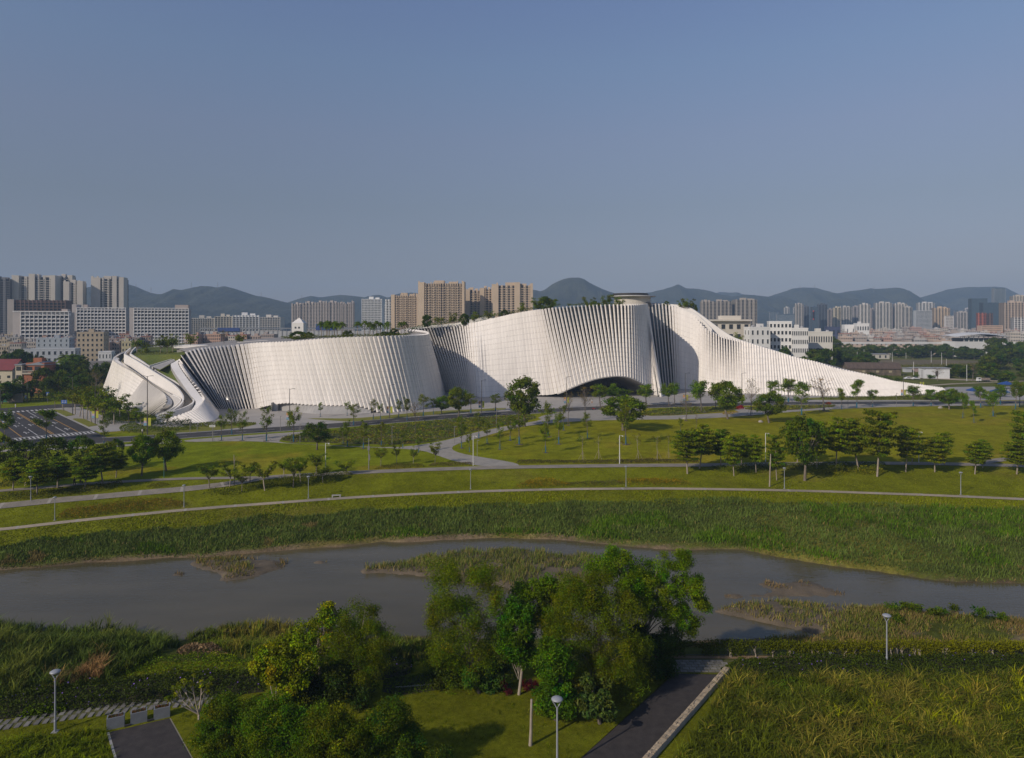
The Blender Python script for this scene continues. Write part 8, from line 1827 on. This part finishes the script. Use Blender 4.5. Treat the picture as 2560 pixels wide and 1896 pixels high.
# ================================================================== fence with climbers
FA, FB = G(1640, 1640), G(2660, 1641); nf = int((FB - FA)[0] / 2.5); M_FENCE = mat('dark_fence_paint', (.035, .04, .042), (.05, .055, .055), 1, .5)
t = thing('fence', 'dark iron picket fence overgrown by climbers along the near bank', 'fence', tuple(FA)); ln = (FB - FA)[0]
for k in range(nf + 1): m_ = MB(); x = k * ln / nf; m_.box(x - .04, x + .04, -.04, .04, 0, 1.42); obj('post', m_, M_FENCE, t)
for z in (.12, 1.32): m_ = MB(); m_.box(0, ln, -.02, .02, z - .02, z + .02); obj('rail', m_, M_FENCE, t)
m_ = MB(); xs = np.arange(.13, ln, .13); m_.boxes([(x - .011, x + .011, -.011, .011, .05, 1.4) for x in xs]); obj('pickets', m_, M_FENCE, t, kind='stuff')
r = np.random.default_rng(31); mb = MB(); n = 26000; x = r.uniform(0, ln, n); dens = fbm(x, x * 0 + 2, 3.5, 7); z = 1.25 + .52 * r.normal(0, .45, n) + .12 * dens; low = r.uniform(0, 1, n) < .30 + .25 * (dens > .2); z = np.where(low, r.uniform(.1, 1.3, n) ** .8, z)
keep = ~low | (fbm(x, x * 0 + 9, 1.1, 8) > .02); x, z = x[keep], z[keep]; n = len(x); p = np.column_stack([x, r.normal(-.12, .25, n), z.clip(.03, 1.9)]); sun_tint = np.clip((x - 8) / 18, 0, 1)[:, None]
c = ((1 - sun_tint) * np.array([.055, .07, .014]) + sun_tint * np.array([.14, .145, .018])) * (1 + r.normal(0, .25, n))[:, None].clip(.35, 1.9); nr_ = np.tile([0, -.4, .6], (n, 1)); leaf_quads(mb, r, p, nr_, .19, c, .6, .8)  # sun and shade along the fence are put into the leaf colour
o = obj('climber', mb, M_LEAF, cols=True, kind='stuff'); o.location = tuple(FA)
stems = 0
for k in range(26):
    x = r.uniform(6, ln - 2); p = FA + np.array([x, -.35, 0]); t = thing('climber_stem', 'gnarled climber stem at the foot of the fence, %s from the paving' % nth(k), 'stem', tuple(p), 'climber stems along the fence'); m_ = MB()
    m_.tube([(0, 0, -.05), (r.normal(0, .08), .05, .3), (r.normal(0, .15), .15, .7), (r.normal(0, .25), .25, 1.15)], [.07, .055, .045, .025], 5); obj('stem', m_, M_BARKP, t)
    for q in range(2): m_ = MB(); m_.tube([(0, .1, .45), (r.normal(0, .3), .2, .9), (r.normal(0, .5), .3, 1.25)], [.035, .025, .015], 4); obj('branch', m_, M_BARKP, t)
p = G(2070, 1640); t = thing('marker_post', 'short pale concrete marker post before the fence', 'post', tuple(p + [0, -.5, 0])); m_ = MB(); m_.box(-.12, .12, -.1, .1, 0, .65); obj('shaft', m_, M_KERB, t)

# ================================================================== drives, kerbs, planters, stepping stones
M_DRIVE = mat('dark_drive_asphalt', (.034, .030, .029), (.052, .045, .042), 1.2, .92, fine=.25, bump=.25, bscale=14)
M_STONE = mat('pale_wall_stone', (.40, .32, .22), (.27, .22, .155), 1.7, .9, fine=.2, rnd=.25, bump=.4, bscale=9)
def gpoly(name, px, z, m): mb = MB(); poly_mesh(np.array([G(a, b) for a, b in px]), z, 0, mb); o = obj(name, mb, m); o['kind'] = 'structure'; return o
gpoly('drive', [(1687, 1685), (1801, 1688), (1606, 1896), (1540, 1970), (1370, 1970), (1454, 1896)], .035, M_DRIVE)
gpoly('drive', [(272, 1832), (423, 1797), (478, 1896), (520, 1980), (310, 1980), (290, 1896)], .035, M_DRIVE)
def edging(name, a, b, w, h, label, cat, m, n=None, parent_stones=False, over=.0, rr=1):
    A, B = G(*a), G(*b); L = np.linalg.norm(B - A); ang = math.atan2(B[1] - A[1], B[0] - A[0]); t = thing(name, label, cat, tuple(A), None, ang); r = random.Random(rr)
    m_ = MB(); m_.box(0, L, -w / 2 + .02, w / 2 - .02, 0, h - .06); obj('core', m_, M_JOINT if parent_stones else m, t)
    if parent_stones:
        x = 0.0
        while x < L:
            l = r.uniform(.22, .5); cuts = [-w / 2, r.uniform(-.25, .25) * w, w / 2] if r.random() < .75 else [-w / 2, w / 2]
            for c0, c1 in zip(cuts[:-1], cuts[1:]):
                m_ = MB(); g = .018; hh = h + r.uniform(-.02, .025); s = r.uniform(-.04, .04)
                m_.hexa([(x + g, c0 + g, h - .28), (x + l - g, c0 + g, h - .28), (x + l - g, c1 - g, h - .28), (x + g, c1 - g, h - .28), (x + g + .02, c0 + g + .02, hh), (x + l - g + s, c0 + g + .015, hh), (x + l - g - .02, c1 - g - .02, hh), (x + g + s, c1 - g - .015, hh)]); obj('stone', m_, M_STONE, t)
            x += l
    return t
edging('stone_wall', (1818, 1680), (1590, 1940), .62, .5, 'low wall topped with pale stones beside the dark driveway', 'wall', M_STONE, None, True)
edging('drive_kerb', (1683, 1685), (1440, 1908), .12, .05, 'thin dark kerb between driveway and lawn', 'kerb', mat('dark_kerb', (.10, .08, .06), None, 1, .9))
edging('drive_kerb', (1690, 1684.3), (1800, 1687), .12, .06, 'thin pale kerb across the head of the driveway', 'kerb', M_KERB)
edging('drive_kerb', (424, 1797), (500, 1935), .22, .07, 'pale kerb along the dark ramp before the planters', 'kerb', mat('pale_kerb', (.30, .27, .19), (.23, .21, .15), 1, .9))
edging('drive_kerb', (270, 1832), (300, 1935), .22, .10, 'whitish kerb left of the dark ramp', 'kerb', M_KERB)
M_CB = mat('grey_planter_concrete', (.185, .20, .215), (.145, .155, .165), .9, .85, fine=.1)
PL = [((266, 1827), (311, 1817), 1791), ((326, 1814), (368, 1804), 1778), ((384, 1802), (425, 1793), 1766)]
for i, (a, b, ty) in enumerate(PL):
    A, B = G(*a), G(*b); L = np.linalg.norm(B - A); ang = math.atan2(B[1] - A[1], B[0] - A[0]); h = .98
    t = thing('planter', ('concrete planter box nearest the lamp', 'concrete planter box in the middle of three', 'concrete planter box nearest the bare frangipani')[i] + ' at the head of the ramp', 'planter', tuple(A), 'concrete planters at the ramp', ang)
    m_ = MB(); d = .75
    for (x0, x1, y0, y1) in ((0, L, 0, .1), (0, L, d - .1, d), (0, .1, .1, d - .1), (L - .1, L, .1, d - .1)): m_.box(x0, x1, y0, y1, 0, h)
    m_.box(.1, L - .1, .1, d - .1, 0, h - .15); obj('box', m_, M_CB, t)
    r = np.random.default_rng(i + 60); n = 260; p = np.column_stack([r.uniform(.1, L - .1, n), r.uniform(.1, d - .1, n), h - .12 + r.uniform(0, .18, n)]); mb = MB(); leaf_quads(mb, r, p, np.tile([0, 0, .6], (n, 1)), .12, tint(r, n, (.11, .055, .03), .3, None, (.05, .06, .02), .3), .6, .9); obj('plants', mb, M_LEAF, t, cols=True, kind='stuff')
for a, b in (((311, 1818), (327, 1814)), ((368, 1805), (385, 1801))): edging('low_beam', a, b, .18, .22, 'dark low beam between two planters, ' + ('nearer the lamp' if a[0] < 340 else 'nearer the frangipani'), 'beam', M_DARK)
M_PAVER = mat('grey_paver', (.20, .188, .165), (.135, .128, .112), 1.5, .92, fine=.15, rnd=.2, bump=.3, bscale=8)
gpoly('stepping_path', [(-60, 1830), (0, 1824), (150, 1800), (280, 1781), (400, 1768), (530, 1756), (528, 1745), (400, 1756), (280, 1768), (150, 1784), (0, 1806), (-60, 1814)], .03, mat('mossy_joint', (.075, .085, .02), (.10, .09, .035), 1, .95, fine=.3))
PATH = bpy.data.objects['stepping_path']; lineP = np.array([G(a, b) for a, b in ((-40, 1820), (0, 1815), (150, 1792), (280, 1774.5), (400, 1762), (528, 1750.5))]); rl = resample(lineP, .70); nn_ = normals2(rl); rp = random.Random(4)
for k in range(len(rl)):
    tt_ = np.array([nn_[k, 1], -nn_[k, 0]])
    for row_ in (-1, 1):
        c = rl[k, :2] + nn_[k] * (.48 * row_ + rp.uniform(-.06, .06)) + tt_ * (rp.uniform(-.05, .05) + .12 * row_); l, w_ = .40 + rp.uniform(-.04, .04), .80 + rp.uniform(-.1, .05); sk = .10
        a_ = [c - tt_ * l / 2 - nn_[k] * w_ / 2 - tt_ * sk * w_ / 2, c + tt_ * l / 2 - nn_[k] * w_ / 2 - tt_ * sk * w_ / 2, c + tt_ * l / 2 + nn_[k] * w_ / 2 + tt_ * sk * w_ / 2, c - tt_ * l / 2 + nn_[k] * w_ / 2 + tt_ * sk * w_ / 2]
        m_ = MB(); z = .075 + rp.uniform(-.008, .012); m_.hexa([(*p, .02) for p in a_][::-1] + [(*p, z) for p in a_][::-1]) if False else m_.hexa([(*p, .02) for p in a_] + [(*p, z) for p in a_]); obj('paver', m_, M_PAVER, PATH)
gpoly('paved_terrace', [(1672, 1683), (1682, 1655), (1700, 1649), (1850, 1650), (1812, 1660), (1800, 1684)], .03, mat('mossy_joint', (.075, .085, .02), (.10, .09, .035), 1, .95, fine=.3)); TER = bpy.data.objects['paved_terrace']
A0 = G(1690, 1680); 
for j in range(8):
    for k in range(10):
        x = A0[0] - .6 + k * .72 + (.36 if j % 2 else 0); y = A0[1] + .1 + j * .52
        q = np.array([1280 + x * F / y, HZ + CZ * F / y])
        if not (1676 < q[0] < 1815 - max(0, (1684 - q[1])) * .1 and q[1] > 1652): continue
        m_ = MB(); m_.box(x - .32, x + .32, y - .19, y + .19, .02, .08 + rp.uniform(-.008, .01)); obj('paver', m_, M_PAVER, TER)
gpoly('paved_strip', [(1100, 1708), (985, 1718), (985, 1721.5), (1100, 1712)], .04, M_CONC)

# ================================================================== trees in the foreground
M_LEAFN = leafmat('near_leaves', rnd=.06, trans=.32, rough=.5)
def near_tree(name, label, base, D, lobes, col, leaf=.16, aspect=.4, n_leaf=20000, cr_=(.45, .9), trunks=1, bark=None, seed=1, alt=None, squash=.8, up=.3, sparse=1.0, cat='tree', cvar=.17, tr=.16, limbs=14, dcen=0.0, jit=.7):
    """crown given as lobes (px x, px y, half width, half height) at distance D; a full volume of leaf clumps on limbs"""
    r = np.random.default_rng(seed); B = G(base[0], base[1]); B = np.array([B[0] * D / B[1], D, 0.0]) if D else B; D = B[1]
    t = thing(name, label, cat, tuple(B)); C, Rr = [], []; k = D / F; areas = np.array([a[2] * a[3] for a in lobes], float); ncl = (areas / areas.sum() * (n_leaf / 150)).astype(int) + 3
    for (lx, ly, rx, ry), m in zip(lobes, ncl):
        c = P(lx, ly, D) - B
        for _ in range(m):
            d = r.normal(0, 1, 3); d /= np.linalg.norm(d); q = r.uniform(.25, 1) ** .5
            C.append(c + d * q * np.array([rx * k, min(rx, ry * 1.2) * k, ry * k]) * .84); Rr.append(r.uniform(*cr_) * 1.3)
    C, Rr = np.array(C), np.array(Rr); keep = C[:, 2] > .25; C, Rr = C[keep], Rr[keep]; per = int(n_leaf * sparse * 1.45 / len(C)) + 1; leaf = leaf * 1.05
    mb = MB(); clumps(mb, r, C, Rr, per, leaf, col, var=.24, cvar=cvar, squash=squash, up=up, aspect=aspect, hue=.14)
    if alt is not None: 
        m = len(C) // 5; clumps(mb, r, C[r.choice(len(C), m, False)], .7, int(per * .5), leaf * 1.05, alt, squash=squash, up=up, aspect=aspect)
    obj('crown', mb, M_LEAFN, t, cols=True)
    tk = MB(); cen = C.mean(0); top = np.percentile(C[:, 2], 70)
    if trunks:
        for i in range(trunks):
            o_ = r.normal(0, .25, 2) if trunks > 1 else np.zeros(2); e = np.array([cen[0] * .7 + r.normal(0, .5), cen[1] * .7, top]); f_ = np.array([o_[0], o_[1], 0]); pts = [f_ - [0, 0, .2], f_ + (e - f_) * .33 + [r.normal(0, .15), 0, 0], f_ + (e - f_) * .66 + [r.normal(0, .2), 0, 0], e]; tk.tube(pts, [tr * 1.2, tr, tr * .7, tr * .25], 7)
        for c in C[r.choice(len(C), min(limbs, len(C)), False)]:
            s = np.array([cen[0] * .5, cen[1] * .5, min(max(.5, c[2] * r.uniform(.35, .6)), top)]) * [c[2] / (top + .1) if c[2] < top else 1, 1, 1]; limb(tk, s, c, tr * .38, .015, r, .12, 4, 5)
        obj('trunk', tk, bark or M_BARK, t, True)
    return t
OLV = (.098, .128, .014); BRT = (.090, .132, .014); MID = (.060, .095, .014); DRK = (.034, .052, .012)
near_tree('tree', 'tall feathery olive tree at the river edge, left half of the central clump', (1180, 1738), 68, [(1110, 1435, 58, 48), (1120, 1490, 62, 60), (1205, 1432, 52, 46), (1225, 1500, 42, 60), (1150, 1550, 80, 60), (1115, 1610, 60, 55), (1195, 1610, 70, 60), (1160, 1675, 70, 50), (1090, 1540, 36, 40)], OLV, .20, .28, 30000, (.5, .95), 3, seed=1, squash=1.0, alt=(.15, .15, .02))
near_tree('tree', 'fresh green tree behind the centre of the clump', (1370, 1690), 70, [(1350, 1470, 50, 34), (1400, 1500, 56, 46), (1330, 1530, 46, 46), (1310, 1480, 30, 26), (1380, 1560, 50, 40)], BRT, .24, .45, 13000, (.5, .9), 1, seed=2)
near_tree('tree', 'dense drooping olive tree filling the middle of the central clump', (1480, 1765), 65, [(1440, 1480, 70, 50), (1500, 1470, 60, 46), (1455, 1515, 82, 62), (1540, 1535, 82, 66), (1430, 1590, 74, 60), (1530, 1625, 84, 74), (1470, 1680, 80, 60), (1585, 1690, 44, 60), (1390, 1560, 44, 46), (1600, 1630, 34, 50), (1560, 1720, 46, 50)], (.082, .114, .014), .19, .3, 44000, (.45, .9), 3, seed=3, squash=1.05, alt=(.13, .135, .02))
near_tree('tree', 'bright spreading tree with long boughs over the water, right end of the clump', (1600, 1690), 71, [(1545, 1400, 46, 34), (1500, 1430, 50, 40), (1590, 1470, 60, 50), (1625, 1425, 60, 44), (1690, 1400, 52, 36), (1650, 1470, 80, 44), (1735, 1470, 40, 40), (1755, 1505, 26, 26), (1600, 1500, 60, 44), (1680, 1530, 70, 40), (1720, 1560, 40, 30), (1580, 1450, 40, 40), (1530, 1400, 20, 20)], (.096, .140, .013), .22, .36, 34000, (.4, .8), 2, seed=4, alt=(.14, .20, .015), limbs=22)
near_tree('tree', 'slim dark green tree with a pale bare trunk in front of the clump', (1297, 1737), 66.3, [(1300, 1525, 44, 36), (1290, 1575, 54, 46), (1312, 1625, 44, 40), (1278, 1620, 30, 30)], (.050, .088, .013), .26, .5, 11000, (.45, .8), 1, M_BARKP, 5, tr=.14)
near_tree('bush', 'rounded vine covered mound in front of the olive tree', (1390, 1795), 62, [(1378, 1640, 48, 44), (1398, 1695, 62, 54), (1380, 1750, 46, 40), (1420, 1750, 40, 40)], (.062, .105, .018), .20, .6, 14000, (.4, .75), 1, seed=6, cat='bush')
near_tree('bush', 'large leaved magnolia like shrub beside the driveway', (1500, 1800), 61.5, [(1490, 1725, 52, 40), (1468, 1765, 34, 34), (1515, 1770, 36, 34)], (.050, .075, .022), .42, .42, 2600, (.4, .7), 1, seed=7, cat='bush', up=.6)
near_tree('bush', 'dark thicket at the right foot of the clump, shading the driveway', (1625, 1705), 70, [(1630, 1640, 56, 60), (1600, 1700, 56, 50), (1560, 1765, 46, 34), (1665, 1680, 26, 34), (1590, 1600, 40, 50), (1670, 1600, 40, 40)], DRK, .22, .5, 15000, (.5, .9), 1, seed=8, cat='bush')
near_tree('bush', 'dark thicket at the left foot of the clump', (1140, 1745), 68, [(1110, 1690, 50, 44), (1180, 1700, 60, 40), (1240, 1690, 50, 50), (1250, 1620, 40, 60)], DRK, .24, .5, 13000, (.5, .9), 1, seed=9, cat='bush')
near_tree('bush', 'shrub with long leaf rosettes under the feathery tree', (1200, 1735), 66.6, [(1190, 1690, 34, 30), (1215, 1715, 24, 20)], (.065, .10, .022), .50, .2, 900, (.4, .6), 1, seed=10, cat='bush', up=.2)
near_tree('bush', 'red leaved shrub at the foot of the clump', (1320, 1738), 66.4, [(1325, 1715, 26, 16), (1262, 1722, 14, 12)], (.065, .018, .02), .3, .25, 500, (.3, .45), 0, seed=11, cat='bush')
near_tree('tree', 'feathery olive tree with two trunks, tallest of the left group', (892, 1757), 65, [(900, 1550, 62, 40), (925, 1600, 56, 56), (865, 1610, 62, 56), (890, 1670, 74, 52), (845, 1670, 44, 44), (930, 1660, 40, 46)], (.090, .116, .014), .19, .28, 24000, (.45, .9), 2, M_BARKP, 12, squash=1.05, alt=(.14, .14, .02))
near_tree('tree', 'sparse yellowing tree with visible twigs behind the left group', (800, 1728), 68, [(800, 1535, 46, 28), (770, 1575, 48, 30), (835, 1570, 50, 44), (745, 1610, 36, 24), (800, 1610, 50, 36)], (.12, .15, .016), .26, .5, 5200, (.4, .8), 1, M_BARKP, 13, sparse=.9, alt=(.28, .24, .02), limbs=26)
near_tree('tree', 'bright creeper smothered stump tree in the left group', (722, 1778), 63, [(715, 1630, 44, 34), (690, 1680, 44, 40), (738, 1700, 38, 46), (672, 1635, 34, 20), (765, 1645, 46, 28), (730, 1745, 28, 22), (652, 1660, 22, 26)], (.13, .175, .012), .22, .7, 14000, (.35, .65), 1, M_BARKP, 14, cvar=.3)
near_tree('bush', 'dark undergrowth between the left group trees', (850, 1760), 64.5, [(830, 1720, 60, 36), (910, 1735, 44, 32), (770, 1710, 40, 40), (860, 1690, 60, 40)], DRK, .22, .5, 10000, (.45, .8), 0, seed=15, cat='bush')
for i, (lb, px, D, lobes, col, nl) in enumerate((('big rounded bush beside the bare frangipani', 565, 56, [(560, 1770, 52, 38), (540, 1830, 66, 52), (600, 1840, 60, 56), (570, 1890, 80, 50), (615, 1790, 40, 40)], (.062, .090, .014), 24000), ('fresh leafy bush before the creeper smothered stump', 700, 54, [(690, 1785, 66, 36), (740, 1815, 60, 46), (670, 1850, 66, 52), (740, 1880, 76, 50), (640, 1800, 36, 36)], (.080, .118, .014), 26000),
      ('bush with reddish tips at the bottom edge between two green ones', 835, 53, [(820, 1805, 60, 46), (870, 1850, 66, 56), (800, 1870, 60, 50), (860, 1900, 70, 40)], (.072, .095, .015), 22000), ('dark bush nearest the open lawn', 980, 54, [(985, 1790, 50, 40), (950, 1830, 50, 50), (1010, 1850, 56, 52), (970, 1890, 70, 46), (1045, 1895, 40, 26)], (.050, .072, .014), 22000), ('small dark bush at the bottom edge of the lawn', 1105, 52, [(1100, 1893, 26, 16)], (.045, .065, .014), 2600))):
    near_tree('bush', lb, (px, 1960), D, lobes, col, .17, .42, nl, (.4, .75), 2, seed=30 + i, cat='bush', alt=(.11, .13, .02), tr=.08)
def twig_tree(name, label, base, tips, r0, leafy=True, bark=M_BARKP, seed=1, col=(.13, .16, .02)):
    B = G(*base); t = thing(name, label, 'tree', tuple(B)); r = np.random.default_rng(seed); tk = MB(); D = B[1]; fork = np.array([0, 0, .5]); ends = []
    tk.tube([(0, 0, -.1), fork], [r0, r0 * .85], 7)
    for (x, y, dd) in tips:
        e = P(x, y, D + dd) - B; m_ = fork + (e - fork) * .5 + [0, 0, -.12]; tk.tube([fork, m_, e], [r0 * .75, r0 * .5, r0 * .28], 6, cap=False); ends.append(e)
        for q in range(3): e2 = e + r.normal(0, .35, 3) + [0, 0, .3]; tk.tube([m_ + (e - m_) * .4, e2], [r0 * .35, r0 * .15], 5, cap=False); ends.append(e2)
    obj('trunk', tk, bark, t, True)
    if leafy: mb = MB(); clumps(mb, r, np.array(ends), .32, 16, .34, col, aspect=.35, up=.5); obj('crown', mb, M_LEAFN, t, cols=True)
    return t
twig_tree('tree', 'nearly bare frangipani with pale forked limbs beside the planters', (497, 1800), [(440, 1735, 0), (455, 1715, .8), (480, 1712, -.5), (505, 1715, .5), (430, 1745, -.8), (515, 1728, .3)], .10)
twig_tree('tree', 'whitish bare trunk with a single fork left of the creeper stump', (689, 1779), [(692, 1688, 0), (671, 1690, .3)], .10, False, seed=2)
p = G(1326, 1864); t = thing('tree_stump', 'bare pale pole like trunk cut off on the near lawn', 'tree', tuple(p)); m_ = MB(); m_.tube([(0, 0, -.1), (.05, 0, 1.2), (.07, 0, 2.6), (.10, 0, 3.95)], [.17, .13, .11, .09], 9); obj('trunk', m_, M_BARKP, t, True); m_ = MB(); m_.tube([(.06, 0, 2.9), (.35, .1, 3.05)], [.035, .015], 5); obj('branch', m_, M_BARKP, t)
p = GH(1924, 1217); t = thing('tree_stump', 'pale bare trunk with cut top beside the grove lamp', 'tree', tuple(p)); h = (1217 - 1135) * p[1] / F; m_ = MB(); m_.tube([(0, 0, -.1), (.1, 0, h * .5), (.25, 0, h)], [.18, .15, .10], 8); obj('trunk', m_, M_BARKP, t, True)
p = GH(586, 1212); t = thing('tree_stump', 'broken dead trunk with a stub branch among the small spreading trees', 'tree', tuple(p)); h = (1212 - 1137) * p[1] / F; m_ = MB(); m_.tube([(0, 0, -.1), (0, 0, h * .6), (-.1, 0, h)], [.14, .11, .06], 7); m_.tube([(0, 0, h * .75), (.5, 0, h * .95)], [.04, .015], 5); obj('trunk', m_, M_BARKP, t, True)

# ================================================================== planting on the roofs
def roof_green(name, line, width, h, dens, seed, leaf=.5, col=(.055, .075, .014)):
    r = np.random.default_rng(seed); L = resample(np.array([P(*a) for a in line]), .5); n = int(len(L) * .5 * width * dens); i = r.integers(0, len(L), n)
    p = L[i] + np.column_stack([r.normal(0, .3, n), r.uniform(0, width, n), np.zeros(n)]); t = h * (1 + .5 * fbm(p[:, 0], p[:, 1], 3, seed)).clip(.2, 2); p[:, 2] += t * r.uniform(-.3, 1, n)
    mb = MB(); leaf_quads(mb, r, p, np.tile([0, -.2, .7], (n, 1)), leaf, tint(r, n, col, .25, (1 + .3 * fbm(p[:, 0], p[:, 1], 2, seed + 1)), (.13, .13, .02), .15), .6, .8); stuff(name, mb)
roof_green('roof_planting', [(700, 846, 300), (780, 844, 300), (880, 842, 302), (960, 841, 304), (1020, 839, 308)], 8, .9, 5, 201)
roof_green('roof_planting', [(1010, 827, 352), (1060, 816, 358), (1110, 808, 360), (1160, 800, 358), (1220, 792, 352), (1290, 781, 348), (1345, 769, 345), (1400, 764, 343)], 7, 1.0, 5, 202)
roof_green('roof_planting', [(1420, 763, 343), (1480, 762, 342), (1540, 761, 343)], 5, .9, 5, 203)
roof_green('roof_planting', [(330, 868, 344), (380, 866, 350), (430, 864, 352), (470, 862, 350)], 6, .8, 5, 204, col=(.09, .10, .014))
roof_green('roof_planting', [(350, 886, 322), (390, 884, 322), (430, 882, 321)], 3, .7, 6, 205, col=(.10, .10, .014))
# ================================================================== haze
hz = MB(); hz.box(-5200, 5200, -160, 6800, -8, 420)
m = bpy.data.materials.new('hazy_air'); m.use_nodes = True
nt = m.node_tree
nt.nodes.remove(nt.nodes['Principled BSDF'])
pv = nt.nodes.new('ShaderNodeVolumePrincipled'); pv.inputs['Density'].default_value = 0.00016; pv.inputs['Color'].default_value = (0.50, 0.72, 1.0, 1); pv.inputs['Anisotropy'].default_value = 0.0
nt.links.new(pv.outputs[0], nt.nodes['Material Output'].inputs['Volume'])
tag(obj('haze', hz, m), kind='stuff')
